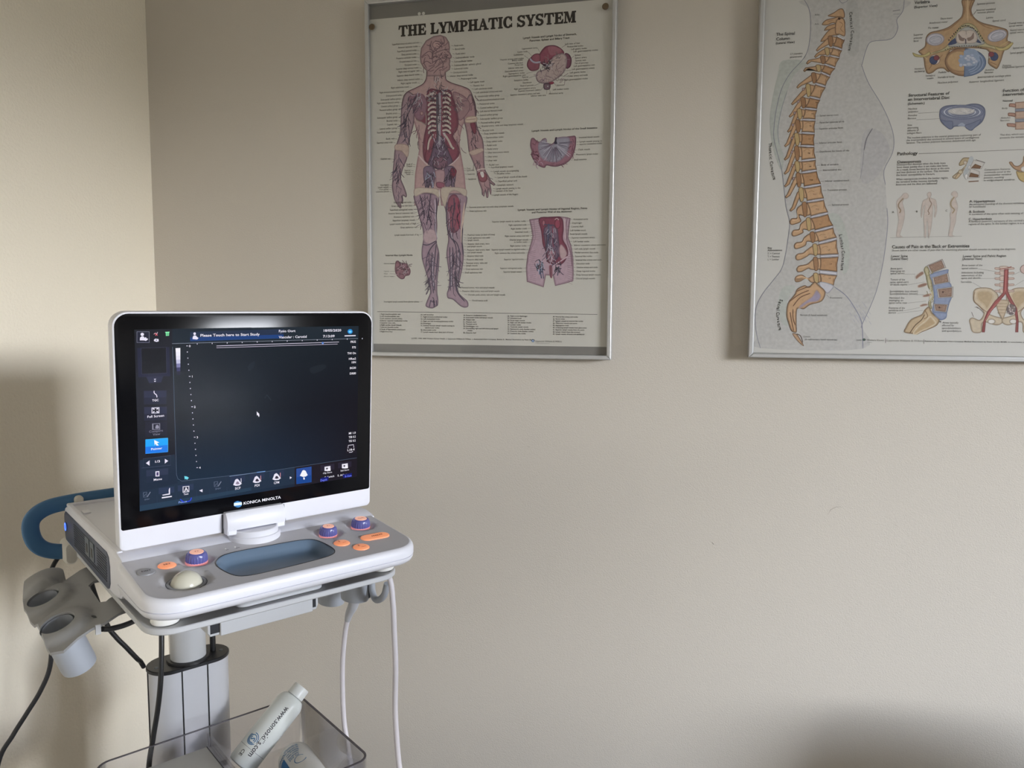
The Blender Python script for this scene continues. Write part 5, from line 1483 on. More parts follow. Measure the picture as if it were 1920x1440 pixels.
p 56 66 97 -1 -1 -1 0 1 3752 5782 74 -80 -95 31
p 178 168 160 131 120 112 94 1 3405 5807 12 100 80 44 71 -11 70 7 72 -37 47 -103 -25 -86 -105 -11 -59 10 -70 -7 -72 30
p 120 103 96 -1 -1 -1 0 1 3441 5893 63 -68 48 -16 -21 -48 -60 16 -20 40
p 120 103 96 -1 -1 -1 0 1 3687 5899 -43 -72 -57 -20 26 -52 69 26 16 30
s 73 61 73 188 0 3564 5796 7 -89
s 136 124 119 94 0 3562 5940 7 -69
p 44 41 36 -1 -1 -1 0 0 3304 5794 -1 -6 -3 -4 -4 -3 -5 1 -4 3 -3 5 -2 6 1 6 3 4 4 3 5 -1 4 -3 3 -5
p 44 41 36 -1 -1 -1 0 0 3329 5832 -1 -6 -3 -4 -4 -3 -5 1 -4 3 -3 5 -2 6 1 6 3 5 4 2 5 0 4 -3 3 -6
p 44 41 36 -1 -1 -1 0 0 3354 5861 0 -6 -3 -5 -4 -2 -5 0 -4 3 -4 5 -1 6 1 6 2 5 5 2 4 0 5 -3 3 -5
p 44 41 36 -1 -1 -1 0 0 3379 5895 0 -6 -3 -5 -4 -2 -5 0 -4 3 -3 6 -2 6 1 6 3 4 4 3 4 -1 5 -3 3 -5
p 44 41 36 -1 -1 -1 0 0 3405 5922 -1 -6 -2 -4 -5 -3 -4 1 -5 3 -3 5 -1 6 0 6 3 4 4 3 5 -1 4 -3 4 -5
p 44 41 36 -1 -1 -1 0 0 3430 5950 0 -6 -3 -5 -4 -2 -5 0 -4 3 -3 5 -2 6 1 6 3 5 4 2 4 0 5 -3 3 -5
p 44 41 36 -1 -1 -1 0 0 3456 5979 -1 -6 -3 -5 -4 -2 -4 0 -5 3 -3 5 -1 6 0 6 3 5 4 2 5 0 4 -3 3 -5
p 44 41 36 -1 -1 -1 0 0 3482 5988 -1 -6 -2 -5 -4 -2 -5 0 -4 3 -4 5 -1 6 1 6 2 5 5 2 4 0 5 -3 3 -5
p 44 41 36 -1 -1 -1 0 0 3508 6016 -1 -6 -3 -5 -4 -2 -5 0 -4 3 -3 5 -2 6 1 6 3 5 4 2 5 0 4 -3 3 -5
p 44 41 36 -1 -1 -1 0 0 3534 6019 0 -6 -3 -5 -4 -2 -5 0 -4 3 -4 5 -1 6 1 6 2 5 5 2 4 0 5 -3 3 -5
p 44 41 36 -1 -1 -1 0 0 3561 6024 -1 -6 -3 -4 -4 -3 -4 1 -5 3 -3 5 -1 6 0 6 3 4 4 2 5 0 4 -3 3 -5
p 44 41 36 -1 -1 -1 0 0 3588 6020 -1 -6 -3 -5 -4 -2 -4 0 -5 3 -3 6 -1 6 0 5 3 5 4 2 5 0 4 -3 3 -5
p 44 41 36 -1 -1 -1 0 0 3615 6017 -1 -6 -3 -5 -4 -2 -5 0 -4 3 -3 5 -1 6 0 6 3 5 4 2 5 0 4 -3 3 -5
p 44 41 36 -1 -1 -1 0 0 3643 5993 -1 -6 -3 -5 -4 -2 -5 0 -4 3 -3 5 -1 6 0 6 3 5 4 2 5 0 4 -3 3 -5
p 44 41 36 -1 -1 -1 0 0 3670 5981 -1 -5 -2 -5 -4 -2 -5 0 -5 3 -3 5 -1 6 1 6 2 5 4 2 5 -1 4 -2 4 -6
p 44 41 36 -1 -1 -1 0 0 3698 5963 -1 -6 -3 -4 -4 -2 -5 0 -4 3 -3 5 -1 6 0 6 3 4 4 3 5 -1 4 -3 3 -5
p 44 41 36 -1 -1 -1 0 0 3726 5927 0 -6 -3 -4 -4 -3 -5 1 -4 3 -3 5 -2 6 1 6 3 4 4 3 4 -1 5 -3 3 -5
p 44 41 36 -1 -1 -1 0 0 3754 5904 0 -6 -3 -5 -4 -2 -5 0 -4 3 -3 5 -2 6 1 6 3 5 4 2 4 0 5 -3 3 -5
p 44 41 36 -1 -1 -1 0 0 3783 5862 -1 -5 -2 -5 -4 -2 -5 0 -4 3 -4 5 -1 6 1 6 2 4 5 3 4 -1 5 -3 3 -5
p 44 41 36 -1 -1 -1 0 0 3812 5829 -1 -6 -3 -5 -4 -2 -5 0 -4 3 -3 5 -1 6 0 6 3 5 4 2 5 0 4 -3 3 -5
p 44 41 36 -1 -1 -1 0 0 3840 5787 0 -6 -3 -5 -4 -2 -5 0 -4 3 -3 5 -2 6 1 6 3 5 4 2 5 0 4 -3 3 -5
p 44 41 36 -1 -1 -1 0 0 3870 5742 -1 -6 -3 -5 -4 -2 -5 0 -4 3 -3 5 -1 6 0 6 3 5 4 2 5 0 4 -3 3 -5
p 58 57 55 -1 -1 -1 0 0 3253 5629 -1 -3 -3 -2 -4 -1 -5 0 -4 2 -3 2 -1 4 0 3 3 3 4 1 5 -1 5 -1 3 -3
p 58 57 55 -1 -1 -1 0 0 3291 5639 -1 -4 -2 -2 -5 -1 -4 0 -5 2 -3 3 -1 3 1 3 3 3 4 1 5 0 4 -2 3 -3
p 58 57 55 -1 -1 -1 0 0 3329 5648 0 -4 -3 -2 -4 -1 -5 0 -5 2 -3 3 -1 3 1 3 3 3 4 1 5 0 4 -2 3 -3
p 58 57 55 -1 -1 -1 0 0 3368 5656 -1 -3 -3 -3 -4 -1 -5 0 -4 2 -3 3 -2 3 1 3 3 3 4 1 5 0 4 -2 3 -3
p 58 57 55 -1 -1 -1 0 0 3406 5663 -1 -3 -3 -3 -4 -1 -5 0 -4 2 -3 3 -1 3 0 4 3 2 5 1 4 0 5 -2 3 -3
p 58 57 55 -1 -1 -1 0 0 3444 5669 -1 -4 -3 -2 -4 -1 -4 0 -5 2 -3 3 -1 3 1 3 3 3 4 1 5 0 4 -2 3 -3
p 58 57 55 -1 -1 -1 0 0 3482 5673 0 -3 -3 -3 -4 -1 -5 0 -5 2 -3 3 -1 3 1 4 3 2 4 1 5 0 4 -2 3 -3
p 58 57 55 -1 -1 -1 0 0 3521 5675 -1 -3 -3 -2 -4 -2 -5 1 -4 2 -3 2 -1 4 0 3 3 2 4 2 5 -1 4 -2 4 -2
p 58 57 55 -1 -1 -1 0 0 3559 5676 -1 -3 -3 -3 -4 -1 -4 0 -5 2 -3 3 -1 3 1 3 3 3 4 1 5 0 4 -2 3 -3
p 58 57 55 -1 -1 -1 0 0 3598 5674 -1 -3 -3 -2 -4 -2 -5 1 -4 1 -3 3 -2 4 1 3 3 2 4 1 5 0 4 -2 3 -2
p 58 57 55 -1 -1 -1 0 0 3636 5670 -1 -3 -3 -2 -4 -1 -4 0 -5 2 -3 3 -1 3 1 3 3 3 4 1 4 -1 5 -1 3 -3
p 58 57 55 -1 -1 -1 0 0 3675 5665 -1 -3 -3 -3 -4 -1 -5 0 -4 2 -3 3 -1 3 0 4 3 2 4 1 5 0 4 -2 3 -3
p 58 57 55 -1 -1 -1 0 0 3713 5657 -1 -3 -2 -2 -5 -2 -4 1 -5 1 -3 3 -1 4 1 3 3 2 4 1 5 0 4 -2 3 -3
p 58 57 55 -1 -1 -1 0 0 3752 5648 -1 -4 -3 -2 -4 -1 -5 0 -4 2 -3 3 -1 3 1 3 3 3 4 1 4 0 5 -2 3 -3
p 58 57 55 -1 -1 -1 0 0 3791 5637 -1 -4 -3 -2 -4 -1 -5 0 -4 2 -3 3 -1 3 0 3 3 3 4 1 5 0 4 -2 3 -3
p 58 57 55 -1 -1 -1 0 0 3829 5624 0 -3 -3 -2 -4 -2 -5 1 -4 2 -3 2 -2 4 1 3 3 2 4 2 5 -1 4 -2 3 -2
p 172 162 112 118 106 69 97 1 2698 5617 55 -23 62 -23 84 1 82 45 14 -58 -70 -34 -108 1 -86 25
s 172 162 112 96 1 2901 5527 50 -42
s 170 153 104 116 1 4132 5630 122 78
p 175 162 112 118 106 69 93 1 4039 5636 129 -40 133 84 34 -28 -96 -92 -137 -9
p 178 176 184 124 120 129 167 0 3217 5830 -2 -34 -16 -33 -30 -26 -39 -18 -46 -9 -48 3 -44 14 -38 23 -27 30 -13 34 2 35 17 32 29 27 40 18 46 8 47 -3 45 -14 37 -23 27 -29
p 163 164 173 124 127 143 95 0 3181 5821 -3 -26 -15 -24 -26 -18 -34 -11 -38 -2 -37 7 -31 15 -23 22 -11 25 3 27 15 24 26 18 34 11 38 2 37 -7 31 -15 23 -22
s 185 185 193 96 1 2995 5802 71 27 70 13
p 178 176 184 124 120 129 161 0 4224 5854 3 -32 -12 -34 -26 -31 -37 -25 -46 -17 -48 -8 -48 3 -41 13 -31 22 -18 29 -3 33 13 34 26 31 38 25 45 17 49 8 47 -3 41 -14 31 -22
p 163 164 173 124 127 143 92 0 4188 5837 1 -25 -12 -26 -24 -23 -33 -17 -38 -10 -38 -2 -34 8 -26 15 -15 22 -1 25 12 25 24 23 33 18 38 10 39 1 34 -8 26 -15
s 185 185 193 93 1 4005 5795 67 26 69 13
p 182 172 164 100 77 63 95 0 3168 5461 -7 -40 -25 -30 -36 -15 -42 3 -38 20 -28 34 -11 40 7 39 24 31 37 15 42 -3 38 -20 27 -34
p 56 66 99 37 44 68 72 0 3125 5453 -5 -32 -18 -26 -27 -13 -31 2 -29 17 -21 28 -8 34 5 32 18 26 27 13 31 -3 29 -16 21 -28
p 115 55 63 73 36 44 71 0 3152 5492 -4 -21 -13 -15 -20 -8 -22 1 -21 11 -15 18 -6 21 4 21 13 16 20 7 22 -1 21 -11 15 -18
p 182 172 164 100 77 63 93 0 4102 5460 -6 -33 -19 -26 -30 -13 -34 2 -32 17 -23 29 -9 34 5 34 20 25 30 13 34 -2 32 -17 23 -29
p 56 66 99 37 44 68 69 0 4112 5449 -5 -32 -17 -25 -26 -13 -30 2 -28 17 -20 27 -9 33 5 33 17 25 26 12 30 -2 28 -16 20 -28
p 115 55 63 73 36 44 69 0 4045 5494 -4 -21 -13 -15 -19 -8 -22 1 -20 11 -14 17 -6 22 4 20 12 16 19 7 22 -1 20 -11 15 -17
p 156 125 95 100 75 56 258 0 3845 5359 -7 -55 -22 -50 -35 -43 -47 -34 -57 -23 -64 -11 -67 2 -67 14 -65 26 -57 37 -49 45 -36 52 -23 56 -8 56 7 55 23 50 36 43 48 34 57 22 64 11 67 -2 67 -15 63 -26 58 -37 47 -45 36 -51 23 -55
p 168 141 106 130 101 75 164 0 3715 5384 -7 -48 -22 -43 -36 -35 -46 -24 -54 -13 -58 1 -59 13 -55 25 -47 36 -36 44 -23 48 -8 50 8 48 22 43 36 35 47 24 54 13 58 -1 59 -14 54 -25 46 -36 36 -43 23 -48
v 3284 5967 178 71 14 130 98 68 83 30 5
v 3884 5922 151 58 12 130 98 68 81 30 -5
v 3479 5399 142 142 18 152 121 86 71 18 -99
v 3042 5339 72 72 8 114 85 59 84 24 -99
v 4067 5335 58 46 7 114 85 59 81 23 -99
p 99 115 142 67 83 110 118 0 3561 5630 99 -13 63 -23 58 -30 50 -37 40 -42 29 -45 17 -48 4 -47 -9 -46 -22 -43 -33 -39 -44 -32 -53 -24 -60 -17 -130 -14
s 142 155 177 106 1 3636 5589 49 -16 45 -21 41 -26 35 -30 28 -34 20 -35 11 -37 4 -37 -6 -36 -14 -34 -23 -31 -30 -27 -37 -22 -42 -17 -47 -10
s 142 155 177 106 1 3626 5556 41 -13 38 -18 34 -22 29 -25 24 -28 16 -30 10 -31 3 -31 -5 -30 -12 -28 -19 -26 -25 -23 -31 -18 -35 -14 -39 -9
s 142 155 177 106 1 3616 5523 33 -10 31 -15 27 -17 24 -21 18 -22 14 -24 8 -25 2 -25 -4 -25 -10 -23 -15 -20 -20 -19 -25 -14 -29 -12 -31 -7
p 131 146 169 -1 -1 -1 0 1 3557 5595 146 15 86 -81 19 -127 -78 -83 -152 -2 -86 56 -27 65 45 47 39 35
p 178 183 192 127 139 163 70 0 3756 5427 -7 -17 -21 -9 -27 2 -22 12 -9 18 7 17 21 10 27 -2 22 -13
p 165 171 183 127 139 163 70 0 3653 5484 -5 -16 -17 -9 -21 2 -17 11 -8 16 6 16 16 9 21 -2 18 -11
p 165 171 183 127 139 163 70 0 3787 5389 -6 -19 -16 -11 -20 1 -17 14 -8 20 5 19 16 11 21 -1 17 -13
p 178 183 192 127 139 163 70 0 3644 5452 -8 -16 -22 -8 -28 1 -23 12 -10 18 8 16 22 8 28 -1 24 -12
p 165 171 183 127 139 163 70 0 3703 5342 -6 -16 -16 -8 -21 1 -18 11 -7 16 5 16 17 8 21 -1 17 -11
p 165 171 183 127 139 163 70 0 3670 5422 -7 -15 -20 -8 -25 2 -21 10 -9 16 7 15 20 8 26 -2 21 -11
p 178 183 192 127 139 163 70 0 3700 5461 -8 -16 -23 -8 -28 2 -24 12 -10 16 8 16 23 9 29 -2 23 -12
p 165 171 183 127 139 163 71 0 3543 5342 -5 -20 -15 -11 -20 1 -17 14 -8 20 5 20 16 12 20 -2 17 -13
p 178 183 192 127 139 163 70 0 3660 5490 -6 -16 -19 -8 -24 2 -20 11 -9 16 7 15 19 9 24 -2 20 -11
p 150 161 181 127 139 163 71 0 3542 5495 -5 -16 -17 -8 -21 1 -18 11 -7 17 5 16 17 8 21 -1 18 -11
p 178 183 192 127 139 163 70 0 3619 5339 -7 -14 -21 -7 -26 2 -22 10 -9 15 8 13 21 7 26 -1 22 -10
p 178 183 192 127 139 163 70 0 3754 5370 -5 -15 -15 -9 -20 1 -16 11 -7 17 5 15 15 9 20 -1 16 -11
p 165 171 183 127 139 163 70 0 3684 5348 -7 -19 -22 -11 -27 2 -23 14 -10 20 7 19 22 11 28 -2 23 -13
p 178 183 192 127 139 163 70 0 3734 5451 -7 -14 -18 -8 -23 1 -19 11 -8 15 7 15 18 7 23 -1 19 -11
p 150 161 181 127 139 163 70 0 3720 5504 -6 -18 -16 -10 -20 2 -18 12 -7 18 5 18 16 10 21 -2 17 -12
t 2683 6538 798 46 44 42 0 1 0 229 A Typical
t 2687 6468 798 46 44 42 0 1 0 254 Vertebra
t 2684 6395 581 51 51 51 0 1 0 389 (Superior View)
t 3132 6161 501 68 65 61 0 0 0 203 Dura mater
t 2950 6100 505 68 65 61 0 0 0 306 Arachnoid mater
t 2937 6013 505 68 65 61 0 0 0 174 Pia mater
t 2699 5910 509 68 65 61 0 0 0 160 Superior
t 2702 5853 509 68 65 61 0 0 0 150 articular
t 2705 5802 509 68 65 61 0 0 0 84 facet
t 2743 5308 510 68 65 61 0 0 0 160 Vertebral
t 2745 5266 510 68 65 61 0 0 0 176 artery
t 2933 5174 507 68 65 61 0 0 0 163 Vertebral
t 2957 5128 507 68 65 61 0 0 0 116 vein
t 3144 5221 504 68 65 61 0 0 0 134 Pedicle
t 3139 5132 504 68 65 61 0 0 0 278 Vertebral body
t 3144 5040 504 68 65 61 0 0 0 336 Nucleus pulposus
t 3714 6368 492 68 65 61 0 0 0 287 Spinous process
t 3712 6261 492 68 65 61 0 0 0 310 Internal vertebral
t 3728 6218 492 68 65 61 0 0 0 275 venous plexus
t 3873 6119 490 68 65 61 0 0 0 116 Lamina
t 3981 6057 488 68 65 61 0 0 0 209 Spinal cord
t 4243 5994 484 68 65 61 0 0 0 253 Dorsal root of
t 4246 5949 484 68 65 61 0 0 0 219 spinal nerve
t 4267 5874 484 68 65 61 0 0 0 230 Ventral root of
t 4270 5831 484 68 65 61 0 0 0 219 spinal nerve
t 4331 5566 484 68 65 61 0 0 0 230 Spinal nerve
t 4290 5482 485 68 65 61 0 0 0 242 Spinal ganglion
t 4187 5271 487 68 65 61 0 0 0 139 Posterior
t 4183 5240 487 68 65 61 0 0 0 348 longitudinal ligament
t 3909 5213 492 68 65 61 0 0 0 145 Annulus
t 3898 5170 492 68 65 61 0 0 0 145 fibrosus
t 3795 5095 494 68 65 61 0 0 0 535 Intervertebral cartilage plate
t 3659 5021 496 68 65 61 0 0 0 567 Anterior longitudinal ligament
s 85 81 79 70 0 3703 6260 -38 -60
s 106 103 102 48 0 2745 5266 175 -1
t 2667 4835 757 38 36 34 0 1 0 678 Structural Features of
t 2663 4761 757 38 36 34 0 1 0 694 an Intervertebral Disc
t 2661 4691 562 44 42 40 0 1 0 287 (Schematic)
p 111 117 137 75 81 103 168 1 3199 4498 13 89 81 53 155 10 143 -14 140 18 119 -16 85 -65 23 -90 -13 -88 -42 -87 -101 -84 -57 -48 -85 42 -37 40 -155 1 -34 -30 -47 -13 -75 58 -76 80 -30 79
p 113 119 141 81 88 112 94 0 3930 4495 -8 -31 -29 -28 -47 -23 -62 -17 -75 -11 -83 -3 -86 4 -84 12 -78 18 -65 25 -51 28 -32 32 -12 31 8 31 30 28 48 23 63 18 76 10 83 3 86 -5 83 -12 77 -18 65 -25 50 -28 31 -31
p 170 175 187 81 88 112 94 0 3893 4497 -7 -28 -26 -25 -42 -20 -56 -16 -67 -10 -74 -2 -77 3 -76 11 -69 17 -59 21 -45 26 -29 28 -11 28 8 28 26 25 43 21 57 15 68 10 74 2 77 -4 75 -11 68 -16 59 -22 44 -26 29 -27
p 113 119 141 81 88 112 94 0 3856 4499 -7 -25 -22 -21 -37 -19 -50 -14 -59 -8 -66 -3 -68 4 -66 9 -61 15 -52 19 -40 23 -25 24 -10 25 7 25 23 22 38 18 50 14 60 8 66 3 67 -4 66 -10 61 -15 51 -19 40 -22 25 -24
p 170 175 187 81 88 112 94 0 3819 4501 -6 -21 -19 -19 -33 -16 -43 -12 -51 -8 -57 -2 -59 3 -57 8 -53 13 -45 17 -35 19 -22 22 -8 21 6 22 20 19 33 16 43 11 52 8 57 2 59 -4 57 -8 52 -13 45 -16 34 -20 22 -21
p 113 119 141 81 88 112 94 0 3782 4502 -5 -17 -17 -16 -27 -14 -37 -10 -43 -6 -48 -2 -50 3 -49 6 -44 11 -39 14 -29 17 -18 18 -7 18 5 18 17 16 27 14 37 10 44 6 48 2 50 -3 48 -7 45 -11 38 -14 29 -16 18 -18
p 170 175 187 81 88 112 94 0 3745 4504 -4 -14 -14 -13 -22 -11 -30 -9 -36 -5 -39 -1 -41 2 -40 6 -37 8 -31 12 -24 14 -15 14 -6 15 4 15 14 13 23 11 30 9 36 5 39 1 41 -2 40 -6 36 -9 31 -11 24 -14 15 -14
p 176 175 173 139 140 149 118 0 3786 4518 -8 -19 -26 -15 -41 -12 -53 -8 -62 -2 -64 3 -62 9 -55 13 -43 17 -28 18 -10 20 9 18 26 16 41 12 54 7 61 2 64 -3 62 -9 55 -13 42 -17 28 -18
s 188 187 185 119 1 3426 4575 50 -45
s 155 155 159 118 1 3689 4519 45 38
s 155 155 159 118 1 3588 4514 49 -23
s 188 187 185 118 1 3680 4497 46 26
s 155 155 159 118 1 3692 4525 48 -25
s 155 155 159 118 1 3671 4509 47 17
s 188 187 185 118 1 3606 4529 47 10
s 155 155 159 119 1 3548 4526 47 2
s 188 187 185 118 1 3568 4535 48 -12
s 188 187 185 119 1 3405 4559 50 -48
s 188 187 185 118 1 3609 4563 51 -56
s 188 187 185 118 1 3727 4505 45 48
p 103 110 132 77 84 108 96 1 3222 4406 85 -30 120 -18 6 -116 -46 -23 -87 68
p 143 151 168 -1 -1 -1 0 1 3515 4276 69 48 62 -60
p 105 112 134 77 84 108 95 1 3634 4277 116 39 138 56 -20 -75 -123 -115 -72 29
t 2674 4601 489 64 62 58 0 0 0 149 Nucleus
t 2677 4550 489 64 62 58 0 0 0 165 pulposus
t 2674 4484 489 64 62 58 0 0 0 154 Annulus
t 2670 4430 489 64 62 58 0 0 0 146 fibrosus
t 2676 4310 490 64 62 58 0 0 0 75 Note
t 2675 4261 490 64 62 58 0 0 0 186 alternating
t 2675 4213 490 64 62 58 0 0 0 193 obliquity of
t 2674 4165 490 64 62 58 0 0 0 245 collagen fibers
t 2675 4083 490 64 62 58 0 0 0 1226 The nucleus pulposus is the central gelatinous cushioning part of
t 2671 4037 490 64 62 58 0 0 0 1208 the intervertebral disc enclosed in several layers of cartilaginous
t 2673 3992 490 64 62 58 0 0 0 1159 laminae. The nucleus pulposus becomes dehydrated with age.
s 102 99 96 48 0 2848 4531 343 3
s 102 99 96 48 0 2823 4414 446 3
t 4218 4828 721 38 36 34 0 1 0 0 Function of an
t 4218 4759 721 38 36 34 0 1 0 0 Intervertebral Disc
t 4222 4656 488 44 42 40 0 1 0 162 Normal
p 170 147 131 117 93 82 115 0 4425 4640 223 7 8 -132 -224 6
p 160 126 111 109 78 67 115 1 4335 4620 39 4 58 -15 4 -57 -70 10 -35 8
p 170 147 131 117 93 82 115 0 4434 4477 224 7 8 -139 -224 5
p 160 126 111 109 78 67 116 1 4323 4457 49 4 70 -16 3 -57 -70 10 -46 9
p 170 147 131 117 93 82 115 0 4445 4294 224 7 8 -145 -224 5
p 160 126 111 109 78 67 116 1 4313 4275 58 3 82 -16 3 -57 -70 9 -58 10
p 128 133 144 96 101 113 92 0 4431 4527 224 -2 3 -50 -224 2
p 128 133 144 96 101 113 92 0 4442 4344 224 -1 3 -51 -224 2
t 4217 4530 419 85 82 78 0 0 0 93 Body
t 4209 4362 419 85 82 78 0 0 0 157 Annulus
t 4206 4318 420 85 82 78 0 0 0 149 fibrosus
t 4215 4064 467 85 82 78 0 0 0 0 The disc, which contains
t 4214 4014 467 85 82 78 0 0 0 0 protects the vertebrae
t 2525 3790 814 38 36 34 0 1 0 345 Pathology
s 85 81 77 73 0 2889 3804 1809 3
t 2530 3643 716 38 36 34 0 1 0 410 Osteoporosis
t 2529 3603 518 53 51 47 0 0 0 821 Osteoporosis develops when the body loses
t 2529 3555 519 53 51 47 0 0 0 865 bone tissue quickly than it can make new bone.
t 2529 3508 519 53 51 47 0 0 0 890 As a result, bones become less dense at the core
t 2528 3461 519 53 51 47 0 0 0 884 and lose thickness at the surface. This increases
t 2528 3413 519 53 51 47 0 0 0 655 the bones' susceptibility to fracture.
t 2529 3336 519 53 51 47 0 0 0 878 When osteoporosis involves the lumbar region,
t 2529 3288 519 53 51 47 0 0 0 705 the vertebral bodies become markedly
t 2529 3241 520 53 51 47 0 0 0 705 biconcave and the discs are ballooned.
p 163 148 118 101 84 58 119 1 3664 3705 -46 -24 -44 -76 9 -45 41 5 58 30 57 43 45 49
p 178 171 160 131 108 76 95 0 3711 3613 -3 -16 -9 -12 -14 -6 -16 0 -15 8 -10 13 -5 16 3 15 9 13 14 6 16 -1 15 -7 10 -13
p 172 160 139 101 84 58 119 1 3695 3575 -68 -75 -137 -111 -10 -39 49 -14 91 87 33 50
p 175 156 127 101 84 58 95 1 3560 3425 -43 -89 48 -2 77 114
p 177 167 144 116 96 67 95 0 3647 3448 -3 -18 -11 -14 -15 -7 -19 0 -16 9 -12 15 -5 18 3 18 10 14 16 7 18 -1 17 -8 12 -15
p 162 167 170 -1 -1 -1 0 1 3747 3714 61 -41 -60 -203 -54 -101 -37 27 29 128
p 200 199 197 139 139 140 71 0 3778 3514 -2 -20 -6 -15 -10 -8 -12 0 -11 9 -8 16 -4 20 2 19 6 16 10 8 12 0 11 -9 8 -16
p 200 199 197 139 139 140 71 0 3737 3361 -2 -23 -7 -17 -12 -10 -14 0 -13 11 -9 18 -5 23 2 22 8 18 12 9 13 0 13 -10 10 -19
p 180 177 173 138 135 130 94 0 3809 3661 192 -59 -53 -114 -213 -5
p 111 81 57 84 59 39 94 0 3837 3585 108 -45 -21 -44 -154 12
p 180 177 173 138 135 130 95 0 3773 3508 148 -57 6 -116 -213 -6
p 111 81 57 84 59 39 95 0 3771 3433 138 -46 -6 -45 -155 12
s 105 101 97 118 0 3844 3659 157 -60
s 103 76 57 190 0 3747 3270 166 7
t 3995 3458 472 60 58 54 0 0 0 419 Compression fractures
t 3995 3411 472 60 58 54 0 0 0 425 commonly occur at the
t 3995 3363 472 60 58 54 0 0 0 443 thoracolumbar vertebral
t 3995 3316 472 60 58 54 0 0 0 324 junction, resulting
t 3996 3268 472 60 58 54 0 0 0 508 in wedge-shaped vertebrae.
p 160 131 104 100 75 53 116 1 4387 3587 46 11 50 -66 70 -3 54 62 11 101 85 22 19 -305 -104 4 -95 28 -72 54
p 170 151 104 116 96 61 116 1 4513 3429 81 -16 127 8 11 -191 -104 7 -73 63
p 192 189 185 135 124 116 92 0 4718 3460 -5 -24 -18 -19 -27 -10 -31 1 -28 12 -21 20 -8 25 5 24 18 19 28 9 30 -1 29 -12 20 -20
p 176 166 159 159 152 146 98 1 2638 3051 29 46 49 5 41 -41 -3 -46 -33 -26 -37 -5 -21 -66 32 -106 15 -106 -12 -133 -20 -105 -31 -133 45 -38 -109 0 8 173 12 132 -17 107 -10 79 -23 107 14 79
s 133 116 96 222 1 2671 3004 -70 -84 -9 -66 40 -67 -16 -53
p 176 166 159 159 152 146 97 1 3066 3065 28 41 37 -7 14 -43 -9 -52 74 -35 28 -66 13 -132 -24 -130 -23 26 10 105 -29 93 -2 -197 -9 -184 -26 -198 -25 1 -17 225 -15 53 -1 -106 3 -172 -37 1 -9 172 -22 212 15 184 -27 -79 -12 -131 -19 27 -1 131 24 144 76 51
s 130 113 100 158 1 3108 3005 13 -60 30 -53 -30 -78 -22 -52 21 -40 -11 -33
p 176 166 159 159 152 146 96 1 3466 3053 33 51 48 5 36 -47 -1 -58 -28 -32 28 -79 16 -78 -17 -130 -5 -131 -34 -156 -8 -79 44 -30 -109 -2 5 138 11 131 -18 131 20 78 -29 92 7 92 39 57
s 143 128 102 216 1 3528 3005 -55 -96 16 -78 51 -61 -32 -64
s 138 135 131 62 0 2475 2285 611 3 606 2
t 2488 2738 497 58 56 52 0 1 0 0 A
t 2895 2738 491 58 56 52 0 1 0 0 B
t 3389 2742 483 58 56 52 0 1 0 0 C
t 3785 2894 596 44 42 40 0 1 0 415 A. Hyperkyphosis
t 3787 2710 596 44 42 40 0 1 0 256 B. Scoliosis
t 3784 2575 597 44 42 40 0 1 0 382 C. Hyperlordosis
t 3782 2846 501 60 58 54 0 0 0 894 An excessive rounding of the thoracic vertebrae
t 3782 2802 501 60 58 54 0 0 0 272 or hunchback)
t 3785 2667 501 60 58 54 0 0 0 955 A curvature of the spine often with twisting of the
t 3786 2536 501 60 58 54 0 0 0 956 A forward (anterior) curvature of the cervical and
t 3783 2489 502 60 58 54 0 0 0 956 regions of the spine. In the lumbar region, it is also
t 2516 2084 848 38 36 34 0 1 0 1309 Causes of Pain in the Back or Extremities
t 2518 2030 499 68 66 62 0 0 0 2071 Shown below are other causes of pain that the examining physician should consider in making the diagnosis.
t 2511 1921 599 44 42 40 0 1 0 282 Lower Spine
t 2508 1870 599 44 42 40 0 1 0 294 (Lateral View)
t 3724 1906 577 44 42 40 0 1 0 714 Lower Spine and Pelvic Region
t 3722 1856 577 44 42 40 0 1 0 327 (Anterior View)
t 2510 1694 511 62 60 56 0 0 0 204 Bone spurs
t 2508 1648 512 62 60 56 0 0 0 250 impinging on
t 2510 1604 512 62 60 56 0 0 0 245 spinal nerves
t 2516 1488 512 62 60 56 0 0 0 253 Tumors of the
t 2515 1442 512 62 60 56 0 0 0 323 spine, spinal cord,
t 2515 1396 512 62 60 56 0 0 0 296 or cauda equina
t 2512 1270 513 62 60 56 0 0 0 492 Spondylolysis (not shown)
t 2515 1223 513 62 60 56 0 0 0 483 Spondylolisthesis (shown)
t 2513 1147 513 62 60 56 0 0 0 262 Herniated disc
t 2512 1101 513 62 60 56 0 0 0 246 impinging on
t 2512 1054 513 62 60 56 0 0 0 311 spinal nerve root
t 2511 958 514 62 60 56 0 0 0 281 Fractures of the
t 2510 914 514 62 60 56 0 0 0 250 vertebrae and
t 2509 870 514 62 60 56 0 0 0 135 sacrum
t 3448 689 500 62 60 56 0 0 0 269 Areas typically
t 3440 640 500 62 60 56 0 0 0 202 affected by
t 3442 588 500 62 60 56 0 0 0 321 spondylolisthesis
t 3445 536 500 62 60 56 0 0 0 340 and spondylolysis.
t 3719 1743 492 62 60 56 0 0 0 339 Bone tumor of the
t 3719 1689 492 62 60 56 0 0 0 261 spinal column
t 3719 1610 493 62 60 56 0 0 0 368 Infections including
t 3719 1559 493 62 60 56 0 0 0 340 tuberculosis of the
t 3721 1510 493 62 60 56 0 0 0 318 spine and discitis
t 3717 1439 493 62 60 56 0 0 0 181 Sacroiliitis
s 118 115 111 53 0 2759 1605 180 -1
s 118 115 111 53 0 2822 1405 283 54
s 118 115 111 53 0 2997 1223 397 -1
s 118 115 111 53 0 2838 1065 311 39
s 118 115 111 53 0 2771 919 278 66
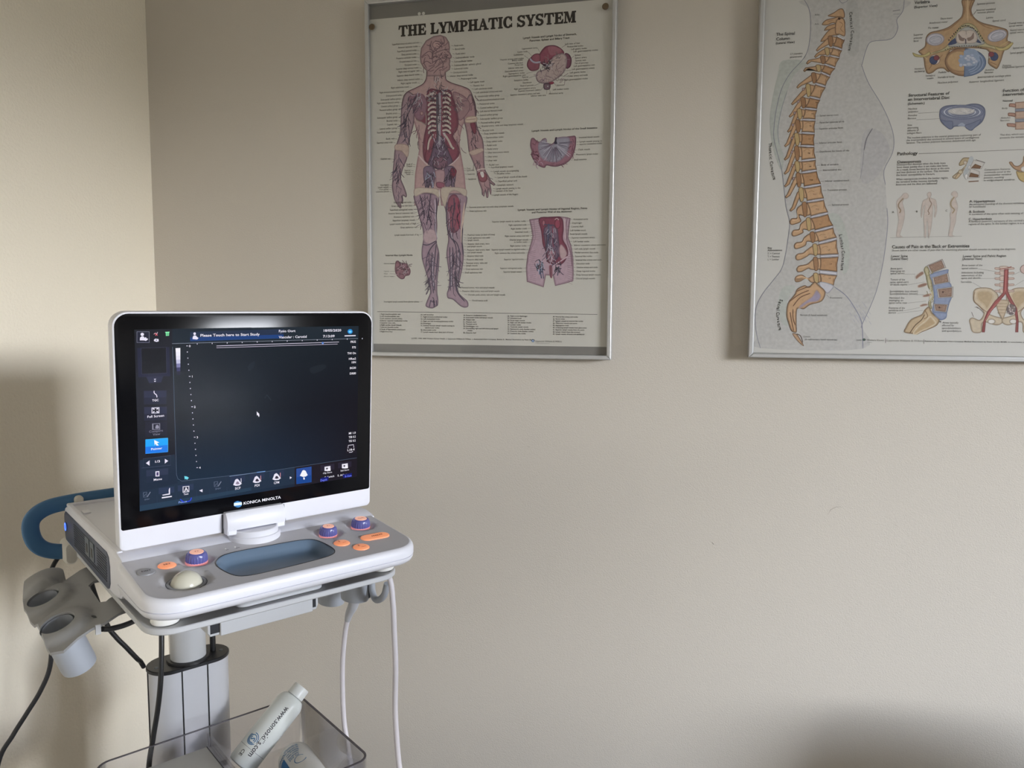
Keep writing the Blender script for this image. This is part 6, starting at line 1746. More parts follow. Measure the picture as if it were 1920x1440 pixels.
s 118 115 111 53 0 2666 875 439 55
s 118 115 111 51 0 3993 1693 297 -53
s 118 115 111 51 0 4041 1517 231 -1
s 118 115 111 51 0 3917 1441 146 -90
s 118 115 111 50 0 4683 1636 -135 -69
s 118 115 111 50 0 4748 1482 -139 -98
p 122 133 159 91 103 130 158 1 3178 1591 297 98 23 -72 28 -157 36 -58 28 -171 -15 -86 -28 -87 -31 -172 -14 -101 -110 -30 -127 144 16 217 -25 230 -47 144
p 200 197 193 105 99 94 132 0 3130 1763 256 119 72 -165 -255 -112
p 132 107 92 105 83 70 118 0 3156 1760 216 100 60 -139 -214 -94
p 100 76 64 -1 -1 -1 0 0 3247 1727 -5 -6 -7 2 -1 7 8 2
p 154 129 114 -1 -1 -1 0 0 3341 1781 -4 -5 -8 2 0 7 7 2
p 100 76 64 -1 -1 -1 0 0 3341 1748 -4 -5 -7 2 -1 7 8 2
p 100 76 64 -1 -1 -1 0 0 3322 1751 -4 -5 -7 2 -1 7 8 2
p 100 76 64 -1 -1 -1 0 0 3214 1774 -4 -5 -8 2 0 7 7 2
p 154 129 114 -1 -1 -1 0 0 3334 1715 -4 -5 -8 2 0 7 7 2
p 154 129 114 -1 -1 -1 0 0 3214 1735 -4 -6 -7 2 -1 7 7 2
p 154 129 114 -1 -1 -1 0 0 3374 1781 -5 -5 -7 2 0 6 7 2
p 154 129 114 -1 -1 -1 0 0 3222 1723 -5 -6 -7 2 -1 7 8 2
p 154 129 114 -1 -1 -1 0 0 3302 1694 -5 -5 -7 2 -1 7 8 2
p 154 129 114 -1 -1 -1 0 0 3381 1781 -4 -6 -8 2 0 7 7 2
p 154 129 114 -1 -1 -1 0 0 3233 1728 -4 -5 -8 2 0 7 7 2
p 100 76 64 -1 -1 -1 0 0 3382 1735 -4 -5 -7 2 -1 7 7 2
p 154 129 114 -1 -1 -1 0 0 3255 1737 -5 -6 -7 3 0 6 7 2
p 100 76 64 -1 -1 -1 0 0 3365 1765 -4 -5 -7 2 -1 6 8 2
p 154 129 114 -1 -1 -1 0 0 3364 1702 -4 -5 -8 2 0 6 7 2
p 100 76 64 -1 -1 -1 0 0 3346 1776 -4 -5 -8 2 0 7 7 2
p 100 76 64 -1 -1 -1 0 0 3329 1787 -4 -6 -7 3 -1 6 8 2
p 154 129 114 -1 -1 -1 0 0 3218 1784 -4 -6 -7 2 -1 7 8 2
p 154 129 114 -1 -1 -1 0 0 3252 1701 -5 -5 -7 2 0 7 7 2
p 100 76 64 -1 -1 -1 0 0 3390 1784 -4 -6 -8 3 0 6 7 2
p 100 76 64 -1 -1 -1 0 0 3309 1754 -4 -5 -8 2 0 7 7 2
p 100 76 64 -1 -1 -1 0 0 3388 1749 -4 -6 -7 3 -1 6 7 2
p 154 129 114 -1 -1 -1 0 0 3348 1787 -4 -6 -8 3 0 6 7 2
p 154 129 114 -1 -1 -1 0 0 3362 1781 -4 -6 -7 2 -1 7 7 2
p 154 129 114 -1 -1 -1 0 0 3271 1771 -4 -5 -8 2 0 7 7 2
p 200 197 193 105 99 94 131 0 3227 1540 271 84 39 -171 -277 -57
p 132 107 92 105 83 70 118 0 3251 1534 228 71 33 -144 -233 -47
p 154 129 114 -1 -1 -1 0 0 3473 1481 -4 -6 -8 2 0 7 7 2
p 154 129 114 -1 -1 -1 0 0 3364 1479 -4 -5 -7 2 -1 7 8 2
p 154 129 114 -1 -1 -1 0 0 3418 1470 -4 -5 -8 2 0 7 7 2
p 100 76 64 -1 -1 -1 0 0 3477 1518 -4 -5 -8 2 0 6 7 2
p 100 76 64 -1 -1 -1 0 0 3406 1495 -4 -5 -8 2 0 7 7 2
p 100 76 64 -1 -1 -1 0 0 3364 1547 -4 -5 -7 2 -1 7 8 2
p 154 129 114 -1 -1 -1 0 0 3324 1537 -5 -5 -7 2 0 6 7 2
p 154 129 114 -1 -1 -1 0 0 3464 1505 -5 -5 -7 2 0 7 7 2
p 154 129 114 -1 -1 -1 0 0 3289 1507 -5 -5 -7 2 -1 7 8 2
p 100 76 64 -1 -1 -1 0 0 3352 1508 -4 -6 -8 3 0 6 7 2
p 154 129 114 -1 -1 -1 0 0 3317 1541 -4 -5 -7 2 -1 6 7 2
p 154 129 114 -1 -1 -1 0 0 3462 1463 -4 -5 -8 2 0 6 7 2
p 154 129 114 -1 -1 -1 0 0 3317 1531 -4 -6 -7 2 -1 7 7 2
p 100 76 64 -1 -1 -1 0 0 3451 1476 -4 -6 -7 3 -1 6 7 2
p 154 129 114 -1 -1 -1 0 0 3297 1461 -4 -6 -7 2 -1 7 8 2
p 100 76 64 -1 -1 -1 0 0 3470 1517 -4 -5 -8 2 0 7 7 2
p 154 129 114 -1 -1 -1 0 0 3425 1484 -4 -5 -8 2 0 7 7 2
p 154 129 114 -1 -1 -1 0 0 3454 1541 -4 -6 -8 2 0 7 7 2
p 100 76 64 -1 -1 -1 0 0 3347 1485 -4 -6 -8 2 0 7 7 2
p 100 76 64 -1 -1 -1 0 0 3296 1481 -4 -6 -7 2 -1 7 8 2
p 154 129 114 -1 -1 -1 0 0 3419 1491 -5 -6 -7 2 0 7 7 2
p 154 129 114 -1 -1 -1 0 0 3421 1538 -4 -6 -8 2 0 7 7 2
p 154 129 114 -1 -1 -1 0 0 3346 1478 -5 -5 -7 2 0 7 7 2
p 100 76 64 -1 -1 -1 0 0 3319 1532 -4 -5 -7 2 -1 7 8 2
p 154 129 114 -1 -1 -1 0 0 3475 1487 -5 -5 -7 2 0 7 7 2
p 154 129 114 -1 -1 -1 0 0 3430 1528 -4 -5 -7 2 -1 7 8 2
p 200 197 193 105 99 94 131 0 3316 1332 280 39 4 -198 -249 -14
p 132 107 92 105 83 70 118 0 3340 1320 235 33 3 -166 -208 -12
p 154 129 114 -1 -1 -1 0 0 3388 1228 -5 -5 -7 2 0 7 7 2
p 154 129 114 -1 -1 -1 0 0 3405 1310 -4 -6 -8 2 0 7 7 2
p 100 76 64 -1 -1 -1 0 0 3560 1235 -4 -5 -8 2 0 6 7 2
p 154 129 114 -1 -1 -1 0 0 3551 1260 -4 -6 -8 2 0 7 7 2
p 100 76 64 -1 -1 -1 0 0 3383 1287 -4 -6 -7 3 -1 6 7 2
p 100 76 64 -1 -1 -1 0 0 3474 1228 -5 -5 -7 2 0 6 7 3
p 154 129 114 -1 -1 -1 0 0 3424 1269 -4 -6 -8 3 0 6 7 2
p 100 76 64 -1 -1 -1 0 0 3502 1218 -4 -6 -7 2 -1 7 7 2
p 154 129 114 -1 -1 -1 0 0 3409 1258 -4 -6 -7 3 -1 6 8 2
p 154 129 114 -1 -1 -1 0 0 3410 1288 -5 -6 -7 3 0 6 7 2
p 100 76 64 -1 -1 -1 0 0 3527 1304 -4 -6 -7 2 -1 7 8 2
p 100 76 64 -1 -1 -1 0 0 3494 1220 -4 -6 -8 2 0 7 7 2
p 154 129 114 -1 -1 -1 0 0 3497 1265 -4 -5 -8 2 0 7 7 2
p 154 129 114 -1 -1 -1 0 0 3470 1251 -4 -5 -7 2 -1 6 7 2
p 100 76 64 -1 -1 -1 0 0 3475 1299 -4 -6 -8 2 0 7 7 2
p 154 129 114 -1 -1 -1 0 0 3553 1280 -5 -6 -7 2 0 7 7 2
p 100 76 64 -1 -1 -1 0 0 3552 1204 -4 -5 -7 2 -1 7 7 2
p 154 129 114 -1 -1 -1 0 0 3401 1261 -4 -6 -7 2 -1 7 8 2
p 100 76 64 -1 -1 -1 0 0 3534 1279 -4 -5 -7 2 -1 6 7 2
p 100 76 64 -1 -1 -1 0 0 3480 1262 -5 -6 -7 2 0 7 7 2
p 100 76 64 -1 -1 -1 0 0 3534 1208 -4 -6 -8 2 0 7 7 2
p 100 76 64 -1 -1 -1 0 0 3428 1260 -4 -6 -7 2 -1 7 8 2
p 154 129 114 -1 -1 -1 0 0 3382 1292 -4 -6 -8 2 0 7 7 2
p 100 76 64 -1 -1 -1 0 0 3550 1217 -4 -6 -8 2 0 7 7 2
p 100 76 64 -1 -1 -1 0 0 3456 1279 -4 -5 -8 2 0 6 7 3
p 100 76 64 -1 -1 -1 0 0 3551 1242 -4 -6 -7 2 -1 7 7 2
p 200 197 193 105 99 94 132 0 3277 1058 251 -14 -25 -151 -199 28
p 132 107 92 105 83 70 118 0 3297 1045 211 -11 -21 -127 -167 23
p 100 76 64 -1 -1 -1 0 0 3424 985 -4 -5 -8 2 0 7 7 2
p 154 129 114 -1 -1 -1 0 0 3456 957 -4 -5 -8 2 0 6 7 3
p 100 76 64 -1 -1 -1 0 0 3334 945 -5 -5 -7 2 0 7 7 2
p 100 76 64 -1 -1 -1 0 0 3373 1000 -4 -5 -7 2 -1 6 8 3
p 154 129 114 -1 -1 -1 0 0 3364 960 -4 -6 -8 2 0 7 7 2
p 100 76 64 -1 -1 -1 0 0 3318 974 -4 -5 -8 2 0 6 7 3
p 100 76 64 -1 -1 -1 0 0 3314 1028 -4 -5 -8 2 0 6 7 3
p 154 129 114 -1 -1 -1 0 0 3474 986 -4 -5 -8 2 0 7 7 2
p 100 76 64 -1 -1 -1 0 0 3499 967 -4 -5 -8 2 0 6 7 2
p 100 76 64 -1 -1 -1 0 0 3413 1020 -4 -5 -8 2 0 6 7 3
p 100 76 64 -1 -1 -1 0 0 3374 1032 -5 -5 -7 2 -1 7 8 2
p 100 76 64 -1 -1 -1 0 0 3452 1023 -4 -5 -7 2 -1 7 7 2
p 154 129 114 -1 -1 -1 0 0 3434 1018 -5 -5 -7 2 -1 6 8 3
p 154 129 114 -1 -1 -1 0 0 3466 1021 -5 -6 -7 3 0 6 7 2
p 154 129 114 -1 -1 -1 0 0 3398 1009 -5 -6 -7 2 -1 7 8 2
p 100 76 64 -1 -1 -1 0 0 3342 1028 -4 -5 -7 2 -1 7 8 2
p 100 76 64 -1 -1 -1 0 0 3419 928 -4 -6 -8 2 0 7 7 2
p 154 129 114 -1 -1 -1 0 0 3333 944 -4 -5 -8 2 0 7 7 2
p 100 76 64 -1 -1 -1 0 0 3445 1011 -5 -5 -7 2 0 6 7 3
p 154 129 114 -1 -1 -1 0 0 3318 970 -4 -5 -8 2 0 7 7 2
p 154 129 114 -1 -1 -1 0 0 3449 995 -4 -5 -7 2 -1 6 8 3
p 100 76 64 -1 -1 -1 0 0 3352 1003 -4 -5 -7 2 -1 7 8 2
p 100 76 64 -1 -1 -1 0 0 3371 977 -4 -5 -8 2 0 7 7 2
p 100 76 64 -1 -1 -1 0 0 3385 945 -4 -5 -8 2 0 6 7 3
p 100 76 64 -1 -1 -1 0 0 3433 990 -5 -6 -7 3 -1 6 8 2
p 154 129 114 -1 -1 -1 0 0 3338 1008 -5 -6 -7 2 0 7 7 2
p 128 98 84 195 189 181 133 1 2941 1564 75 78 53 14 22 -50 -70 -57 -58 -43
p 128 98 84 182 176 167 106 1 2941 1564 75 78 53 14 22 -50 -70 -57 -58 -43
p 128 98 84 195 189 181 132 1 2995 1405 124 42 41 -29 -38 -43 -118 -28
p 128 98 84 182 176 167 106 1 2995 1405 124 42 41 -29 -38 -43 -118 -28
p 128 98 84 195 189 181 132 1 3091 1217 130 36 23 -51 -138 -31
p 128 98 84 182 176 167 106 1 3091 1217 130 36 23 -51 -138 -31
p 128 98 84 195 189 181 133 1 3040 1021 58 37 80 0 2 -36 -53 -15 -65 -14
p 128 98 84 182 176 167 106 1 3040 1021 58 37 80 0 2 -36 -53 -15 -65 -14
p 165 158 129 108 102 72 158 1 3081 1678 36 71 56 -58 19 -129 47 -130 20 -143 19 -116 -48 -86 25 -116 -46 0 -19 116 61 101 -32 115 -42 43 -32 116 -26 115
s 121 114 82 92 1 3130 1580 18 -44 -20 -28
s 121 114 82 92 1 3209 1505 18 -43 -20 -29
s 189 182 150 92 1 3229 1192 18 -44 -20 -28
s 121 114 82 92 1 3221 1120 18 -43 -20 -29
s 121 114 82 92 1 3217 1442 18 -43 -20 -28
s 121 114 82 92 1 3151 1291 18 -43 -20 -29
s 121 114 82 92 1 3207 1676 18 -43 -20 -28
s 189 182 150 92 1 3201 1352 18 -43 -19 -29
s 189 182 150 92 1 3200 1234 19 -43 -20 -29
s 121 114 82 92 1 3251 1152 18 -44 -20 -29
s 189 182 150 92 1 3203 1163 18 -44 -20 -28
s 121 114 82 92 1 3222 1678 18 -44 -20 -28
s 121 114 82 92 1 3153 1640 18 -43 -20 -29
s 189 182 150 92 1 3222 1287 18 -43 -20 -29
p 171 152 123 100 78 54 188 1 2804 518 22 102 87 147 169 88 49 87 76 58 59 -115 125 -115 -34 -116 -129 -74 -130 -59 -78 -45 -81 14
p 162 140 108 189 179 156 187 1 2952 505 87 132 115 102 75 88 69 -58 44 -87 -128 -88 -116 -59 -91 -59
s 86 65 41 160 1 2899 504 86 147 102 102 48 102
s 115 89 60 132 1 3131 942 59 -116 -64 -58
p 122 133 159 91 103 130 132 1 3265 899 80 0 158 -13 -2 -87 -96 -44
t 3393 683 791 51 47 44 0 1 0 0 *
p 69 46 37 -1 -1 -1 0 0 3444 1271 -8 -17 -19 0 -10 17 9 17 18 0
p 69 46 37 -1 -1 -1 0 0 3401 986 -8 -17 -19 0 -10 17 8 18 19 0
p 176 164 143 117 100 80 152 1 4353 1201 -96 114 -104 36 -154 -7 -61 -57 -4 -114 21 -85 89 -86 83 -114 -57 -129 -119 43 -56 -44 19 -100 52 -129 142 2 5 143 49 43 183 -56 100 44 -5 85 -130 42 -106 57 47 85 75 29
p 159 140 111 180 167 144 257 1 3977 1273 127 42 129 -28 58 -114 -102 -242 -95 100 -95 85
p 196 193 189 117 100 80 127 0 4331 733 -5 -23 -18 -18 -26 -10 -30 0 -27 10 -20 17 -7 23 5 22 18 18 26 10 29 0 28 -10 19 -17
s 116 91 69 103 1 3958 1273 -5 -157 104 -114 121 -99
p 176 164 143 117 100 80 152 1 4480 1201 83 113 99 35 151 -8 66 -56 17 -112 -11 -84 -77 -85 -69 -113 70 -127 111 43 59 -42 -7 -99 -36 -127 -138 -2 -21 142 -53 42 -175 -58 -104 42 -5 85 125 43 98 58 -55 84 -78 28
p 159 140 111 180 167 144 250 1 4842 1271 -128 43 -124 -28 -45 -113 128 -240 83 99 83 85
p 196 193 189 117 100 80 126 0 4687 735 -5 -22 -17 -18 -26 -10 -29 0 -27 9 -20 18 -8 22 6 22 17 18 26 10 29 0 27 -9 20 -18
s 116 91 69 100 1 4861 1271 22 -154 -88 -113 -107 -99
p 172 156 133 117 100 80 127 1 4320 1116 203 0 -17 -141 -41 -171 -24 -28 -56 85 -45 113
s 133 114 89 89 1 4342 1060 159 0
s 133 114 89 89 1 4345 1003 159 0
s 133 114 89 89 1 4348 946 160 1
s 133 114 89 89 1 4352 889 159 1
p 180 164 153 133 113 102 101 1 4342 1735 140 -2 0 -78 -132 1
p 176 157 145 129 105 96 89 1 4267 1716 83 -7 2 -33 -77 0
p 176 157 145 129 105 96 88 1 4483 1708 88 8 8 -37 -94 -4
p 180 164 153 133 113 102 101 1 4347 1650 139 -1 1 -78 -132 0
p 176 157 145 129 105 96 89 1 4272 1631 83 -6 1 -34 -76 1
p 176 157 145 129 105 96 88 1 4488 1624 88 8 8 -37 -94 -5
p 180 164 153 133 113 102 101 1 4352 1552 140 -1 1 -79 -132 1
p 176 157 145 129 105 96 89 1 4277 1532 83 -6 2 -34 -76 1
p 176 157 145 129 105 96 88 1 4493 1525 89 8 8 -36 -95 -5
p 180 164 153 133 113 102 101 1 4359 1439 139 -1 1 -79 -132 1
p 176 157 145 129 105 96 89 1 4283 1419 84 -6 2 -34 -77 1
p 176 157 145 129 105 96 88 1 4500 1413 88 8 8 -37 -94 -5
p 180 164 153 133 113 102 101 1 4365 1326 140 -1 1 -79 -133 1
p 176 157 145 129 105 96 89 1 4290 1306 83 -6 2 -34 -77 1
p 176 157 145 129 105 96 88 1 4506 1300 89 8 8 -36 -95 -6
p 140 66 65 98 42 39 152 0 4417 1681 74 5 6 -203 6 -197 69 -141 99 -170 38 -226 6 -212 -50 -1 0 213 -43 198 -99 169 -57 114 -94 -142 -118 -171 -80 -171 -8 -215 -51 0 9 186 54 186 117 199 125 156 1 197
s 169 103 98 126 1 4454 1666 4 -211 5 -169
s 169 103 98 101 1 4395 1131 -143 -185 -91 -200
s 129 70 65 152 1 4339 1681 113 20 87 28
p 107 93 90 72 59 59 126 0 4656 954 -6 -43 -19 -34 -31 -20 -35 0 -33 19 -23 35 -11 43 6 43 20 34 30 19 35 0 33 -19 23 -34
p 86 73 73 -1 -1 -1 0 0 4574 888 -7 -12 -16 0 -8 12 7 12 15 0
p 152 140 138 -1 -1 -1 0 0 4640 995 -7 -13 -15 0 -8 13 6 12 16 0
p 86 73 73 -1 -1 -1 0 0 4623 928 -7 -12 -15 0 -8 12 7 12 15 0
p 174 164 162 -1 -1 -1 0 0 4640 925 -7 -12 -15 0 -8 12 7 13 15 0
p 86 73 73 -1 -1 -1 0 0 4605 944 -7 -12 -15 0 -8 12 7 13 15 0
p 152 140 138 -1 -1 -1 0 0 4598 893 -7 -12 -15 0 -9 12 7 13 15 0
p 86 73 73 -1 -1 -1 0 0 4576 910 -7 -12 -15 0 -8 12 7 12 15 0
p 86 73 73 -1 -1 -1 0 0 4575 1030 -6 -12 -16 0 -8 12 7 12 15 0
p 174 164 162 -1 -1 -1 0 0 4580 916 -7 -13 -15 0 -8 12 7 13 15 0
p 174 164 162 -1 -1 -1 0 0 4642 891 -6 -12 -16 0 -8 12 7 13 15 0
p 174 164 162 -1 -1 -1 0 0 4570 981 -7 -13 -15 0 -9 13 7 12 16 0
p 86 73 73 -1 -1 -1 0 0 4639 925 -7 -12 -15 0 -8 12 7 12 15 1
p 86 73 73 -1 -1 -1 0 0 4559 1015 -6 -12 -16 0 -8 12 7 12 15 0
p 174 164 162 -1 -1 -1 0 0 4568 989 -7 -12 -16 0 -8 12 7 13 15 0
p 152 140 138 -1 -1 -1 0 0 4547 885 -7 -12 -15 -1 -8 13 6 12 16 0
p 152 140 138 -1 -1 -1 0 0 4610 913 -7 -12 -15 0 -8 12 7 12 15 0
p 174 164 162 -1 -1 -1 0 0 4611 943 -7 -12 -15 0 -8 12 7 12 15 1
p 174 164 162 -1 -1 -1 0 0 4634 896 -7 -12 -15 0 -8 12 7 12 15 0
p 86 73 73 -1 -1 -1 0 0 4579 995 -7 -12 -15 0 -8 12 7 12 15 0
p 86 73 73 -1 -1 -1 0 0 4599 892 -7 -12 -15 0 -8 12 7 12 15 0
p 86 73 73 -1 -1 -1 0 0 4579 1017 -7 -12 -15 0 -8 12 7 13 15 0
p 152 140 138 -1 -1 -1 0 0 4552 1026 -7 -13 -15 0 -9 13 7 12 15 0
p 174 164 162 -1 -1 -1 0 0 4569 945 -7 -12 -15 0 -9 12 7 13 16 0
p 174 164 162 -1 -1 -1 0 0 4553 1001 -7 -12 -15 0 -9 12 7 12 15 0
p 86 73 73 -1 -1 -1 0 0 4548 910 -6 -12 -16 0 -8 12 7 12 15 0
p 86 73 73 -1 -1 -1 0 0 4615 1021 -7 -12 -15 0 -8 12 7 12 15 0
p 175 155 148 117 94 88 100 0 4836 1677 -6 -36 -21 -29 -31 -16 -36 0 -33 17 -24 29 -10 37 6 36 21 29 31 16 36 -1 33 -16 24 -29
s 73 59 55 77 1 3973 995 72 -21 82 -86
s 73 59 55 77 1 3926 902 37 -86
s 73 59 55 77 1 4033 966 -28 36
s 167 163 158 25 0 3921 514 124 -1
t 1969 353 282 58 56 52 0 1 0 92 (c)2003
p 65 88 76 39 53 45 102 0 2134 371 -2 -11 -7 -8 -11 -5 -13 -1 -11 5 -9 9 -3 10 2 11 8 9 11 5 12 0 12 -5 8 -8
t 2158 349 510 85 83 78 0 0 0 306 Wolters Kluwer
t 2165 314 229 119 117 111 0 0 0 81 Health
s 74 71 69 75 0 2483 405 5 -93
t 2504 345 504 106 104 98 0 0 0 630 Lippincott Williams & Wilkins
s 74 71 69 74 0 3147 389 4 -82
t 3164 346 346 44 42 39 0 1 0 1705 Published by Anatomical Chart Company, Medical Illustrations by Dawn Gorski, MAMS, in consultation with
"""
